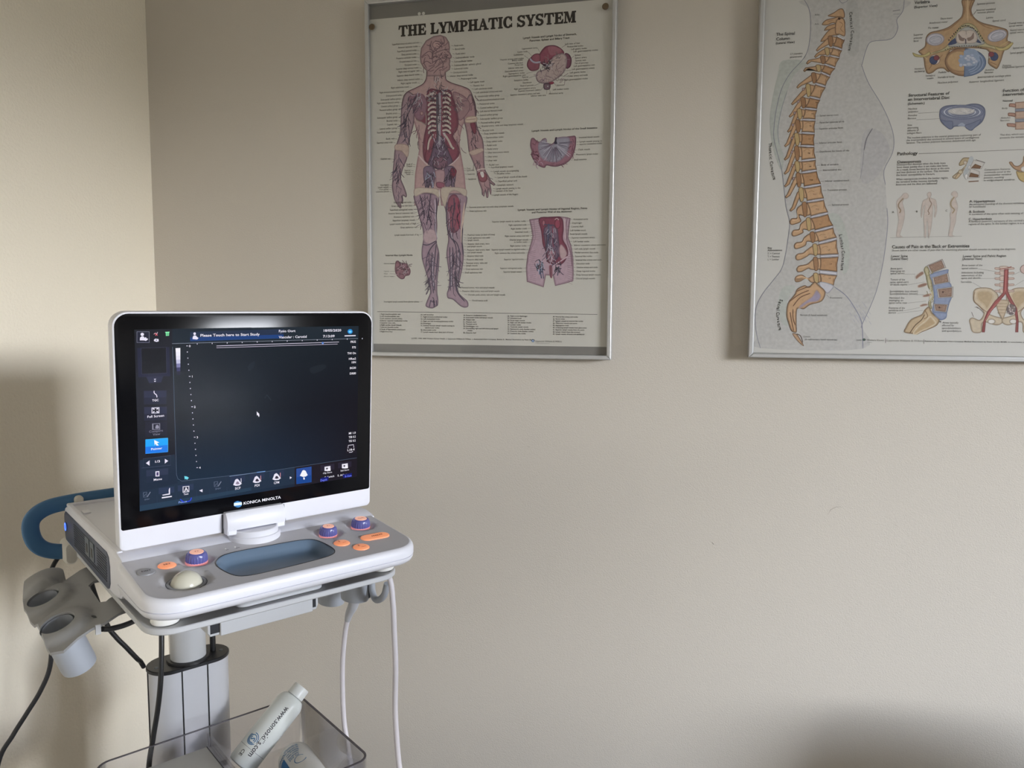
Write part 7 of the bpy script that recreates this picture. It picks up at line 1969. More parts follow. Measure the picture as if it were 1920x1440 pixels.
ART_S = """
p 16 17 28 -1 -1 -1 0 0 -1524 1142 437 4 -6 -225 10 -1739 -444 -325
p 21 33 43 -1 -1 -1 0 0 -1087 1146 2611 0 -7 -183 -2609 2
p 14 28 40 -1 -1 -1 0 0 -1087 1146 1005 3 -1 -171 -1009 -13
p 28 44 64 -1 -1 -1 0 0 -1520 -892 437 74 1188 -45 446 0 -22 -242 -630 5 -1426 -43
p 25 19 28 -1 -1 -1 0 0 530 -860 992 15 4 -300 -997 4
p 24 38 58 -1 -1 -1 0 0 -1508 -484 415 21 27 -387 -454 -42
p 34 58 80 -1 -1 -1 0 0 -1525 -1070 1424 15 0 -45 -1426 -43
s 160 168 184 37 0 -1092 961 2609 0
s 92 110 134 37 0 -1087 921 10 -1654 16 -60 49 -36 330 -10 787 -24 1417 14
p 28 29 48 142 144 168 29 0 -1496 1121 142 -3 -3 -138 -143 4
p 232 228 244 -1 -1 -1 0 0 -1416 1084 -2 -8 -5 -7 -8 -4 -9 0 -8 4 -5 7 -2 9 2 8 6 7 8 4 9 -1 7 -4 6 -6
p 232 228 244 -1 -1 -1 0 0 -1465 1012 3 32 17 16 23 0 11 -17 19 -5 18 -8 0 -10 -19 -14 -31 5
s 232 228 244 106 0 -1423 1024 49 2
s 232 228 244 106 0 -1398 1048 0 -44
s 216 168 176 61 1 -1303 1082 16 16 11 -9
s 232 88 104 69 0 -1288 1094 27 -27
s 232 88 104 69 0 -1262 1093 -24 -27
s 224 208 224 46 0 -1259 1110 -13 -29
p 232 228 244 -1 -1 -1 0 0 -1305 1012 16 16 38 -5 2 -29 -26 -6 -27 11
p 48 40 56 -1 -1 -1 0 0 -1290 1011 16 5 10 -6 -10 -8
p 124 224 160 -1 -1 -1 0 0 -1165 1104 42 1 -4 -44 -37 -1
p 140 240 176 -1 -1 -1 0 0 -1170 1110 51 2 -1 -10 -50 -2
s 28 96 64 31 0 -1151 1095 1 -29
s 28 96 64 31 0 -1137 1096 -1 -30
s 28 96 64 31 0 -1163 1081 37 1
p 27 42 68 -1 -1 -1 0 0 -871 1104 1239 18 0 -129 -1241 -8
p 14 58 120 -1 -1 -1 0 0 -872 1033 1240 12 0 -52 -1241 -8
p 232 228 244 -1 -1 -1 0 0 -801 1080 -1 -8 -5 -6 -6 -4 -7 1 -6 3 -4 7 -2 7 2 8 4 6 7 3 7 0 6 -3 4 -7
p 232 228 244 -1 -1 -1 0 0 -844 1012 5 30 12 15 25 0 16 -20 17 -14 -17 -18
t -748 1040 482 244 240 255 0 1 0 779 Please Touch here to Start Study
p 26 28 52 -1 -1 -1 0 0 -1498 919 374 0 0 -367 -373 6
p 2 3 10 74 76 102 22 0 -1455 917 293 1 -1 -326 -293 2
p 35 37 63 -1 -1 -1 0 0 -1405 560 197 -5 -25 -77 -140 1
p 232 228 244 -1 -1 -1 0 0 -1318 528 28 0 -15 -16
p 232 228 244 -1 -1 -1 0 0 -1318 503 27 0 -15 -16
p 244 242 250 -1 -1 -1 0 0 -1053 902 58 2 -1 -49 -55 -2
p 240 238 248 -1 -1 -1 0 0 -1051 853 55 2 -1 -49 -53 -2
p 228 226 240 -1 -1 -1 0 0 -1050 804 53 2 -1 -50 -51 -1
p 192 192 220 -1 -1 -1 0 0 -1049 755 51 1 -1 -49 -48 -1
p 124 124 168 -1 -1 -1 0 0 -1047 706 48 1 -1 -49 -46 -1
p 60 60 96 -1 -1 -1 0 0 -1046 657 46 1 -1 -50 -44 -1
p 20 20 44 -1 -1 -1 0 0 -1045 607 44 1 -1 -49 -41 -1
s 207 200 220 77 0 -544 915 1752 3
s 188 180 200 68 0 -544 891 1731 -2
s 232 228 244 74 0 -787 955 0 -13
s 232 228 244 76 0 -599 956 0 -14
s 232 228 244 78 0 -405 957 0 -14
s 232 228 244 80 0 -207 958 0 -14
s 232 228 244 82 0 -3 959 0 -14
s 232 228 244 84 0 206 960 0 -14
s 232 228 244 87 0 421 961 0 -15
s 232 228 244 89 0 642 962 0 -15
s 232 228 244 92 0 868 963 0 -15
s 232 228 244 94 0 1101 965 0 -16
s 232 228 244 97 0 1341 966 0 -16
s 232 228 244 100 0 1588 967 0 -16
s 232 228 244 73 0 -922 927 20 -1
t -889 911 376 244 240 255 0 1 0 0 0
p 232 228 244 -1 -1 -1 0 0 -904 849 -3 -6 -7 0 -3 6 3 6 7 0
p 232 228 244 -1 -1 -1 0 0 -899 771 -4 -6 -6 0 -3 6 3 6 7 0
p 232 228 244 -1 -1 -1 0 0 -895 692 -3 -6 -7 1 -3 6 4 6 6 -1
p 232 228 244 -1 -1 -1 0 0 -890 614 -3 -6 -7 0 -3 6 3 6 7 0
s 232 228 244 73 0 -898 536 19 -2
t -866 518 379 244 240 255 0 1 0 0 1
p 232 228 244 -1 -1 -1 0 0 -881 456 -3 -6 -7 0 -3 7 4 5 6 0
p 232 228 244 -1 -1 -1 0 0 -876 377 -3 -6 -7 0 -3 6 3 6 7 0
p 232 228 244 -1 -1 -1 0 0 -871 297 -4 -6 -6 1 -3 6 3 6 7 -1
p 232 228 244 -1 -1 -1 0 0 -866 217 -4 -6 -6 1 -4 6 4 6 6 0
s 232 228 244 74 0 -875 138 20 -1
t -842 120 384 244 240 255 0 1 0 0 2
p 232 228 244 -1 -1 -1 0 0 -857 57 -3 -6 -7 1 -3 6 3 6 7 -1
p 232 228 244 -1 -1 -1 0 0 -852 -24 -4 -5 -6 0 -3 7 3 5 7 0
p 232 228 244 -1 -1 -1 0 0 -847 -104 -4 -6 -6 1 -4 6 4 6 6 -1
p 232 228 244 -1 -1 -1 0 0 -843 -185 -3 -6 -7 1 -3 6 4 6 6 -1
s 232 228 244 75 0 -851 -265 20 -2
t -818 -285 388 244 240 255 0 1 0 0 3
p 232 228 244 -1 -1 -1 0 0 -833 -348 -3 -6 -7 1 -3 7 3 5 7 -1
p 232 228 244 -1 -1 -1 0 0 -828 -430 -4 -6 -6 1 -3 7 3 6 7 -1
p 232 228 244 -1 -1 -1 0 0 -823 -512 -4 -6 -6 1 -4 7 4 6 7 -1
p 232 228 244 -1 -1 -1 0 0 -818 -594 -4 -6 -7 1 -3 7 4 5 6 0
s 232 228 244 76 0 -827 -675 20 -3
t -793 -696 393 244 240 255 0 1 0 0 4
p 35 37 63 -1 -1 -1 0 0 -1437 385 265 -13 -3 -87 -264 15
p 25 27 48 -1 -1 -1 0 0 -1439 300 264 -15 -2 -87 -265 16
p 35 37 63 -1 -1 -1 0 0 -1439 182 266 -17 -2 -88 -266 19
p 25 27 48 -1 -1 -1 0 0 -1441 96 266 -19 -3 -87 -266 19
s 232 228 244 101 1 -1318 378 1 -29 25 -27 5 -30
t -1344 244 389 240 236 255 0 1 0 76 TGC
p 14 15 32 232 228 244 70 0 -1353 168 91 -4 -2 -75 -91 5
s 232 228 244 124 0 -1339 156 19 -14
s 232 228 244 125 0 -1277 153 -19 -11
s 232 228 244 124 0 -1339 105 18 12
s 232 228 244 126 0 -1276 102 -21 14
t -1408 42 402 240 236 255 0 1 0 202 Full Screen
t 298 1077 456 240 236 255 0 1 0 242 Fysio Oort
t 301 993 476 240 236 255 0 1 0 409 Vascular : Carotid
t 955 1072 495 240 236 255 0 1 0 288 18/05/2020
t 955 990 495 240 236 255 0 1 0 185 7:13:09
p 42 154 224 26 96 168 65 0 1430 1067 -2 -13 -8 -11 -11 -8 -15 -4 -15 0 -14 5 -11 8 -8 12 -3 12 3 13 7 11 11 8 15 4 15 0 14 -5 12 -8 7 -12
p 128 216 248 -1 -1 -1 0 0 1410 1063 -2 -6 -6 -4 -10 -3 -11 0 -9 3 -7 5 -2 6 2 6 7 5 9 2 11 0 9 -3 7 -5
s 232 228 244 150 0 1298 1005 181 1
p 92 134 208 -1 -1 -1 0 0 970 910 -1 -8 -5 -6 -6 -3 -8 0 -6 4 -5 6 -2 8 2 7 4 6 7 3 7 0 7 -4 5 -6
t 1485 900 440 244 240 255 1 1 0 0 FR32
t 1486 817 441 244 240 255 1 1 0 0 F75
t 1487 732 441 244 240 255 1 1 0 0 THI On
t 1488 650 442 244 240 255 1 1 0 0 HRes2
t 1489 596 442 244 240 255 1 1 0 0 10N
t 1490 512 443 244 240 255 1 1 0 0 BG30
t 1491 430 444 244 240 255 1 1 0 0 DR80
p 24 31 39 -1 -1 -1 0 1 753 550 81 34 134 18 42 -36 -73 -55 -143 -30
p 18 28 38 -1 -1 -1 0 1 -138 622 55 52 41 16 -5 -72 -64 -51
s 28 38 48 132 0 127 221 61 -83
s 28 38 48 94 0 127 221 -29 -44
p 240 236 248 -1 -1 -1 0 0 -17 1 39 -59 -21 2 11 -24
p 240 236 248 -1 -1 -1 0 0 -17 1 2 -56 11 7 13 -25 7 6 -13 24 19 2
p 22 22 39 -1 -1 -1 0 0 -1432 -4 259 -20 -2 -97 -259 22
p 22 22 39 -1 -1 -1 0 0 -1434 -99 259 -22 -3 -97 -259 23
p 22 22 39 140 138 156 62 0 -1352 -35 93 -6 -2 -81 -93 7
s 140 138 156 93 0 -1343 -43 0 -68
p 140 138 156 -1 -1 -1 0 0 -1318 -98 9 35 18 6 15 -14 5 -30 -24 -5
t -1392 -148 389 134 132 154 0 0 0 165 Compare
t -1348 -189 392 134 132 154 0 0 0 87 View
p 20 120 232 -1 -1 -1 0 0 -1436 -229 265 -8 -4 -186 -266 11
p 24 164 248 -1 -1 -1 0 0 -1436 -233 265 -9 -2 -88 -266 6
s 80 192 255 38 0 -1433 -231 260 -8
s 88 196 255 40 0 -1171 -242 -4 -173
s 56 168 255 38 0 -1438 -410 263 -7
p 248 248 255 -1 -1 -1 0 0 -1334 -247 61 -40 -29 -3 20 -34 -26 2 -11 28 -10 -24
t -1375 -375 392 244 246 255 0 1 0 133 Pointer
s 84 96 124 23 0 -1472 -472 330 -1
s 84 96 124 23 0 -1491 -589 348 -9
s 60 70 96 15 0 -1468 -472 -1 -120
s 60 70 96 16 0 -1142 -473 -3 -125
p 232 228 244 -1 -1 -1 0 0 -1438 -533 43 30 -2 -67
p 232 228 244 -1 -1 -1 0 0 -1213 -506 -2 -62 41 29
t -1340 -543 412 240 236 255 0 1 0 71 1/3
p 40 50 74 -1 -1 -1 0 0 -1436 -624 261 -9 -2 -83 -261 10
p 28 40 62 -1 -1 -1 0 0 -1438 -706 261 -10 -2 -83 -262 11
p 232 228 244 -1 -1 -1 0 0 -1329 -654 46 -3 -1 -68 -46 4
p 74 60 106 -1 -1 -1 0 0 -1318 -667 26 -2 -2 -44 -25 2
t -1355 -775 413 240 236 255 0 1 0 101 Menu
p 112 216 232 -1 -1 -1 0 0 -981 -767 5 -46 13 7 16 -15 22 23 -25 22
s 108 120 144 47 0 -1478 -907 40 -1 -1 -63 -39 2 0 62
s 136 144 164 79 0 -1396 -913 -37 -57
s 108 120 144 47 0 -1469 -957 20 28
t -1470 -1011 268 108 120 144 0 0 0 63 SNV
s 108 120 144 52 0 -602 -903 45 -2 -1 -66 -43 1 -1 67
s 136 144 164 89 0 -510 -910 -41 -60
s 108 120 144 53 0 -591 -957 22 30
t -592 -1013 301 108 120 144 0 0 0 77 SNV
p 38 52 80 -1 -1 -1 0 0 -1296 -878 189 -7 -2 -80 -189 8
p 38 52 80 -1 -1 -1 0 0 -1064 -879 196 -8 -2 -80 -196 8
p 232 228 244 -1 -1 -1 0 0 -1257 -973 81 5 -1 44 9 25 8 4 -2 -89 -87 0
p 240 236 248 -1 -1 -1 0 0 -1262 -1003 122 -2 -1 -15 -121 0
p 20 31 52 232 228 244 83 0 -1004 -902 82 -4 -2 -83 -82 4
t -989 -977 806 244 240 255 0 1 0 0 A
t -995 -1021 336 240 236 255 0 1 0 60 Text
t -1061 -1121 384 144 176 255 0 1 0 106 Focus
s 42 68 216 133 1 -1039 -1067 28 -31 21 -17
s 42 68 216 136 1 -897 -1068 -18 -38 -42 -10
p 232 228 244 -1 -1 -1 0 0 -798 -991 43 14 -1 -43
s 49 68 92 16 0 -1321 -962 3 -106
s 49 68 92 16 0 -1086 -972 2 -108
s 49 68 92 17 0 -832 -983 3 -109
s 49 68 92 17 0 -669 -990 4 -110
s 49 68 92 18 0 -436 -1000 4 -112
p 36 48 74 -1 -1 -1 0 0 -389 -865 202 -5 -1 -88 -202 6
p 232 228 244 -1 -1 -1 0 0 -350 -983 29 69 26 10 19 -17 43 -63 -32 -19 -52 2
p 138 124 148 -1 -1 -1 0 0 -317 -973 15 29 19 0 21 -36 -31 -5
s 232 228 244 77 0 -242 -907 1 -58 -11 -1
t -327 -1054 458 240 236 255 0 1 0 78 SCF
p 36 48 74 -1 -1 -1 0 0 -120 -866 208 -4 0 -90 -209 6
p 232 228 244 -1 -1 -1 0 0 -80 -985 30 70 27 11 19 -18 45 -64 -33 -19 -54 2
p 48 40 60 -1 -1 -1 0 0 -46 -975 15 29 20 0 22 -36 -32 -5
s 224 160 168 79 0 32 -908 1 -59 -12 -1
t -56 -1057 474 240 236 255 0 1 0 73 PDI
p 36 48 74 -1 -1 -1 0 0 157 -866 216 -5 0 -91 -216 6
p 232 228 244 -1 -1 -1 0 0 200 -987 30 71 28 11 20 -18 47 -66 -34 -19 -56 2
p 48 40 60 -1 -1 -1 0 0 235 -978 15 30 21 0 23 -36 -34 -5
s 224 160 168 82 0 315 -909 1 -60 -12 -1
t 220 -1060 491 240 236 255 0 1 0 81 CFM
s 124 144 176 65 0 -398 -856 368 -1
s 120 168 232 88 0 -25 -855 123 -1
p 232 228 244 -1 -1 -1 0 0 457 -983 31 -22 -31 -16
p 42 76 152 -1 -1 -1 0 0 558 -888 227 2 0 -125 -227 0
p 18 66 140 -1 -1 -1 0 0 558 -1011 227 0 1 -104 -228 7
s 28 88 176 53 0 558 -888 227 2 1 -229 -228 7 0 220
p 244 244 255 -1 -1 -1 0 0 608 -995 40 72 23 4 25 -16 32 -67 -27 -17 -42 -1
p 240 240 255 -1 -1 -1 0 0 659 -1028 23 -2 2 -31 -21 1
p 38 32 48 -1 -1 -1 0 0 929 -885 222 -5 1 -90 -223 6
p 38 32 48 -1 -1 -1 0 0 1210 -886 222 -5 1 -86 -222 6
p 232 228 240 -1 -1 -1 0 0 993 -916 93 0 1 -72 -49 1 -45 8
p 38 32 48 -1 -1 -1 0 0 1013 -942 22 8 16 -15 -20 -18
p 244 240 248 -1 -1 -1 0 0 1040 -952 49 0 0 -38 -49 3
p 232 228 240 -1 -1 -1 0 0 1274 -914 97 0 1 -73 -51 0 -46 9
p 38 32 48 -1 -1 -1 0 0 1295 -940 23 7 16 -15 -20 -18
p 244 240 248 -1 -1 -1 0 0 1323 -951 51 0 0 -39 -51 3
t 968 -1023 335 224 220 232 0 1 0 145 Clip Store
t 1252 -1026 346 224 220 232 0 1 0 141 Still Store
t 996 -1091 382 240 236 248 0 1 0 155 F. Switch
t 1204 -1094 391 240 236 248 0 1 0 155 S. Adjust
p 16 24 112 -1 -1 -1 0 0 930 -1079 133 7 -11 -62 -122 -3
p 16 24 112 -1 -1 -1 0 0 1284 -1078 156 4 1 -59 -139 -1
t 926 -1129 446 112 128 255 0 1 0 109 Depth
t 1325 -1125 397 112 128 255 0 1 0 114 B-Gain
t 1498 -472 447 244 240 255 1 1 0 117 MI 1.0
t 1499 -532 447 244 240 255 1 1 0 117 TIB 0.2
t 1499 -592 448 244 240 255 1 1 0 117 TIS 0.2
p 28 22 32 -1 -1 -1 0 0 1340 -621 165 -4 1 -140 -165 5
s 232 228 244 81 0 1372 -683 5 44 87 0 6 -46
t 1361 -727 465 244 240 255 0 1 0 121 L18-4
s 232 228 244 81 0 1390 -748 46 -3 18 13
"""
ART_G = """
p 63 142 200 -1 -1 -1 0 0 -234 -1274 -2 -10 -4 -9 -7 -7 -9 -6 -10 -3 -12 -2 -12 1 -12 4 -12 5 -10 7 -9 9 -6 10 -4 10 -2 10 2 10 4 9 7 7 8 6 11 3 12 2 12 -1 12 -4 12 -5 10 -7 9 -9 6 -9 4 -11
p 216 236 255 -1 -1 -1 0 0 -343 -1239 108 -6 1 -38 -109 5
s 22 74 140 67 0 -337 -1227 94 -6
s 22 74 140 67 0 -337 -1291 93 -4
t -213 -1285 565 240 238 244 0 1 0 534 KONICA MINOLTA
"""

# ------------------------------------------------------------------ framed charts
def frame(name, label, x0, z0, W, H, group):
    """aluminium frame on the wall; local x right, y into the wall, z up, origin at the outer bottom-left corner on the sheet's plane"""
    t = thing(name, label, 'framed chart', (x0, 0, z0), 0, group)
    rw = 0.0088
    tf = lambda a, b, w: (a, w, b)
    for P in ([(0, 0), (W, 0), (W - rw, rw), (rw, rw)], [(0, H), (rw, H - rw), (W - rw, H - rw), (W, H)], [(0, 0), (rw, rw), (rw, H - rw), (0, H)], [(W, 0), (W, H), (W - rw, H - rw), (W - rw, rw)]):
        mb = MB(); mb.slab(P, [(0.0, 0.0155), (0.0, -0.0085), (0.0006, -0.0097), (0.0022, -0.0103)], tf); mb.build('frame_rail', 'frame', t, 20)
    MB().box((rw * .8, 0.0006, rw * .8), (W - rw * .8, 0.0100, H - rw * .8)).build('backing_board', 'board', t, 0)
    return t, rw
def glazing(t, rw, W, H): MB().box((rw * .9, -0.0068, rw * .9), (W - rw * .9, -0.0050, H - rw * .9)).build('glazing', 'pane', t, 0)

SLAB = None
def slab_letters():
    """heavy slab-serif capitals, unit height: list of polygons and advance"""
    R = lambda x0, y0, x1, y1: [(x0, y0), (x1, y0), (x1, y1), (x0, y1)]
    stem = lambda x, w=.23, b=1, t=1: [R(x, 0, x + w, 1)] + ([R(x - .1, 0, x + w + .1, .085)] if b else []) + ([R(x - .1, .915, x + w + .1, 1)] if t else [])
    arc = lambda cx, cy, rx, ry, tx, ty, a0, a1, n=14: [[(cx + rx * math.cos(a), cy + ry * math.sin(a)), (cx + rx * math.cos(b), cy + ry * math.sin(b)), (cx + (rx - tx) * math.cos(b), cy + (ry - ty) * math.sin(b)), (cx + (rx - tx) * math.cos(a), cy + (ry - ty) * math.sin(a))] for a, b in zip(np.linspace(a0, a1, n)[:-1], np.linspace(a0, a1, n)[1:])]
    D = {}
    D['I'] = (stem(.12), .47)
    D['H'] = (stem(.12) + stem(.68) + [R(.3, .45, .72, .56)], 1.03)
    D['T'] = (stem(.36, t=0) + [R(.03, .9, .92, 1), [(.03, 1), (.0, .66), (.06, .66), (.17, .92)], [(.92, 1), (.95, .66), (.89, .66), (.78, .92)]], .95)
    D['E'] = (stem(.12) + [R(.3, .9, .82, 1), R(.3, 0, .84, .1), R(.3, .45, .62, .55), R(.58, .34, .64, .66), [(.82, 1), (.84, .68), (.78, .68), (.66, .92)], [(.84, 0), (.88, .34), (.82, .34), (.66, .08)]], .9)
    D['L'] = (stem(.12) + [R(.3, 0, .80, .1), [(.80, 0), (.86, .38), (.80, .38), (.62, .08)]], .86)
    D['Y'] = ([R(.34, 0, .58, .46), R(.24, 0, .68, .085), R(-.04, .915, .34, 1), R(.62, .915, .94, 1), [(.03, .95), (.28, .95), (.58, .42), (.36, .42)], [(.70, .95), (.82, .95), (.57, .40), (.45, .42)]], .9)
    D['M'] = ([R(.12, 0, .2, 1), R(.0, 0, .34, .085), R(.84, 0, 1.08, 1), R(.74, 0, 1.18, .085), R(.0, .915, .3, 1), R(.86, .915, 1.18, 1), [(.14, 1), (.38, 1), (.66, .12), (.54, .02)], [(.54, .02), (.64, .14), (.92, 1), (.82, 1)]], 1.2)
    D['P'] = (stem(.12) + arc(.46, .715, .36, .285, .22, .1, -PI / 2, PI / 2) + [R(.3, .9, .48, 1), R(.3, .43, .48, .53)], .84)
    D['A'] = ([[(.07, 0), (.15, 0), (.50, .86), (.44, 1)], [(.40, 1), (.56, 1), (.94, 0), (.68, 0)], R(-.03, 0, .28, .085), R(.58, 0, 1.04, .085), R(.24, .29, .66, .38)], 1.0)
    D['C'] = (arc(.50, .5, .48, .52, .25, .1, .62, 2 * PI - .62, 20) + [R(.80, .62, .88, .98), R(.84, .06, .9, .36)], .94)
    D['S'] = (arc(.43, .74, .37, .28, .2, .1, .35, PI * 1.35, 14) + arc(.43, .27, .38, .29, .2, .1, -PI + .3, PI * .36, 14) + [[(.1, .58), (.2, .68), (.74, .40), (.64, .30)], R(.70, .7, .77, 1.0), R(.04, .0, .11, .34)], .86)
    return D

# lymphatic chart
t, rw = frame('framed_poster', 'framed lymphatic system chart with a standing body on the wall left of centre', 0.5505, 1.262, 0.5305, 0.750, 'framed anatomy charts')
sheet = MB().box((rw * .9, -0.0004, 0.0262), (0.5305 - rw * .9, 0.0004, 0.7130)).build('poster_sheet', 'paper', t, 0)
K1 = (1.68, 1.74, 2.0)
pr = Print(K1); pr.run(ART_L, 'psv'); pr.build('printed_artwork', 'print', sheet, lambda a, b, z: (a, -0.0006 - z, b))
pr2 = Print(K1); pr2.base = (pr.grid.max() + 3) * pr.step; pr2.run(ART_L, 't')
D = slab_letters(); word = 'THE LYMPHATIC SYSTEM'
adv = sum(D[c][1] + .06 if c != ' ' else .42 for c in word); x = 0; sx = (0.4502 - 0.0736) / adv; EMB = .0013
for c in word:
    if c == ' ': x += .42; continue
    for P in D[c][0]: pr2.poly(offset([(0.0736 + (x + a) * sx, 0.6736 + b * 0.0215) for a, b in P], -EMB * .5), '1c1510', None, 0, False)
    x += D[c][1] + .06
pr2.build('printed_lettering', 'print', sheet, lambda a, b, z: (a, -0.0006 - z, b))
for px, pz in ((0.0162, 0.6952), (0.5083, 0.6962)):
    MB().lathe([(.0001, 0), (.0064, 0), (.0066, .0012), (.0054, .0024), (.0048, .0022), (.0001, .0026)], (px, -0.0069, pz), (0, -1, 0), 20).build('tack', 'tack', t)
for px in (.119, .1283): MB().lathe([(.0001, 0), (.0033, 0), (.0033, .0004), (.0001, .0005)], (px, 0.0004, .7165), (0, -1, 0), 14).build('sticker_dot', 'dot', t)
glazing(t, rw, 0.5305, 0.750)

# spine chart
t, rw = frame('framed_poster', 'framed spine and vertebrae chart at the right edge of the wall', 1.350, 1.272, 0.5305, 0.750, 'framed anatomy charts')
sheet = MB().box((rw * .9, -0.0004, 0.0092), (0.5305 - rw * .9, 0.0004, 0.7330)).build('poster_sheet', 'paper2', t, 0)
K2 = (1.50, 1.48, 1.50)
pr = Print(K2); pr.run(ART_R, 'ps'); pr.build('printed_artwork', 'print', sheet, lambda a, b, z: (a, -0.0006 - z, b))
pr2 = Print(K2); pr2.base = (pr.grid.max() + 3) * pr.step; pr2.run(ART_R, 't'); pr2.build('printed_lettering', 'print', sheet, lambda a, b, z: (a, -0.0006 - z, b))
glazing(t, rw, 0.5305, 0.750)

# ------------------------------------------------------------------ machine frame: R to the user's right, F to the front, z up
OX, OY, YAW = 0.65191, -0.62431, 0.93051
def mloc(R, F, z):
    return (OX + R * math.cos(YAW) + F * math.sin(YAW), OY + R * math.sin(YAW) - F * math.cos(YAW), z)
class MM(MB):                                          # builder in (R, F, z); written out as local x, y, z of the thing
    def build(s, name, m, parent, smooth=35, z0=0.0, o=(0, 0)):
        s.v = [(p[0] - o[0], -(p[1] - o[1]), p[2] - z0) for p in s.v]
        return MB.build(s, name, m, parent, smooth)
RFZ = lambda a, b, w: (a, b, w)                        # outline in R, F; level in z
FZR = lambda a, b, w: (w, a, b)                        # outline in F, z; level in R
RZF = lambda a, b, w: (a, w, b)                        # outline in R, z; level in F

# ------------------------------------------------------------------ trolley
cart = thing('equipment_trolley', 'grey medical trolley under the ultrasound scanner with column, probe holders and clear bin', 'trolley', mloc(0, 0, 0), YAW)
def C(mb, name, m, smooth=35, parent=None): return mb.build(name, m, parent or cart, smooth)
tray_o = rrect(-.172, -.325, .174, .102, (.03, .03, .036, .036))
C(MM().slab(tray_o, [(.006, .9718), (.0015, .9725), (0, .974), (0, .9792), (.001, .9802), (.004, .9804), (.0055, .9796)], RFZ), 'tray', 'cart')
C(MM().lathe([(.0295, .745), (.0295, .972)], (0, -.335, 0), n=32), 'lift_post', 'cart')
C(MM().lathe([(.036, .744), (.0355, .7478), (.0305, .7485)], (0, -.335, 0), n=32), 'post_collar', 'black')
# extruded column with grooves
def column_outline():
    P = stadium(.0675, .034, 14); out = []
    for i, p in enumerate(P): out.append(p)
    return out
base = stadium(.0675, .034, 16)
def notch(P, xs):
    """cut rectangular grooves into the long front and back edges at R positions xs"""
    out = []; n = len(P)
    for i in range(n):
        a, b = P[i], P[(i + 1) % n]; out.append(a)
        if abs(a[1] - b[1]) < 1e-6 and abs(a[0] - b[0]) > .03:
            s = 1 if b[0] > a[0] else -1; inn = -.003 if a[1] > 0 else .003
            for x in sorted(xs, key=lambda q: q * s): out += [(x - s * .0013, a[1]), (x - s * .0013, a[1] + inn), (x + s * .0013, a[1] + inn), (x + s * .0013, a[1])]
    return out
prof = [(a, b - .335) for a, b in notch(base, (-.0215, .0215))]
C(MM().rings([[(a, b, z) for a, b in prof] for z in (.13, .7395)]), 'column', 'alu')
for x in (-.0215, .0215):
    C(MM().box((x - .0012, -.3042, .13), (x + .0012, -.3034, .7395)), 'groove_strip', 'black', 0)
C(MM().box((-.0685, -.337, .13), (-.0668, -.333, .7395)), 'groove_strip', 'black', 0)
capo = [(a, b - .335) for a, b in stadium(.0695, .036, 16)]
C(MM().slab(capo, [(.001, .738), (0, .7392), (0, .7435), (.0015, .7446)], RFZ), 'column_cap', 'black')
for x in (-.055, .055): C(MM().lathe([(.0001, .7444), (.0035, .7444), (.0032, .7454), (.0001, .7454)], (x, -.33, 0), n=12), 'cap_screw', 'dgrey')
# wheeled foot, below the picture
C(MM().lathe([(.09, .085), (.085, .12), (.075, .135), (.0001, .136)], (0, -.335, 0), n=28), 'base_hub', 'cart')
for k in range(5):
    a = PI / 2 + k * 2 * PI / 5; d = Vector((math.cos(a), math.sin(a), 0)); q = Vector((-d.y, d.x, 0)); c = Vector((0, -.335, 0))
    ring = lambda r, w, z0, z1: [c + d * r + q * w + Vector((0, 0, z0)), c + d * r - q * w + Vector((0, 0, z0)), c + d * r - q * w * .8 + Vector((0, 0, z1)), c + d * r + q * w * .8 + Vector((0, 0, z1))]
    C(MM().rings([ring(.05, .03, .085, .125), ring(.20, .026, .078, .108), ring(.29, .02, .075, .095)]), 'base_leg', 'cart', 30)
    cc = c + d * .272
    C(MM().lathe([(.014, -.013), (.032, -.012), (.0335, -.009), (.0335, -.003), (.012, -.002), (.012, .002), (.0335, .003), (.0335, .009), (.032, .012), (.014, .013)], (cc.x, cc.y, .0345), (q.x, q.y, 0), 20), 'caster', 'caster')
    C(MM().lathe([(.008, .05), (.009, .082), (.007, .084)], (cc.x, cc.y, 0), n=12), 'caster_stem', 'dgrey')
# support arm and the shallow box under the tray
C(MM().slab([(-.035, -.37), (.035, -.37), (.04, -.20), (.02, .0), (-.052, .0), (-.045, -.20)], [(.004, .948), (0, .952), (0, .9722)], RFZ), 'support_arm', 'holder')
C(MM().slab([(-.086, .9722), (-.086, .936), (-.0825, .9305), (.0665, .9305), (.0695, .936), (.0695, .9722)], [(0, -.26), (0, .036), (.001, .0375)], RZF), 'slot_bracket', 'cart', 25)
C(MM().box((-.0825, .0368, .9345), (-.0705, .0380, .9720)), 'end_slot', 'black', 0); C(MM().box((.0590, .0368, .9345), (.0655, .0380, .9720)), 'end_slot', 'black', 0)
C(MM().slab(rrect(-.0705, .9302, .0592, .9722, .0008, 2), [(0, .0366), (0, .0405), (.0008, .0414)], RZF), 'slot_cover', 'cart', 25)
C(MM().slab(rrect(-.064, -.02, .054, .09, .012), [(0, .9803), (0, .9835), (.002, .985)], RFZ), 'docking_plate', 'cart')
C(MM().slab(rrect(.052, .925, .078, .945, .004), [(0, -.01), (0, .012), (.001, .013)], RZF), 'release_lever', 'dgrey')

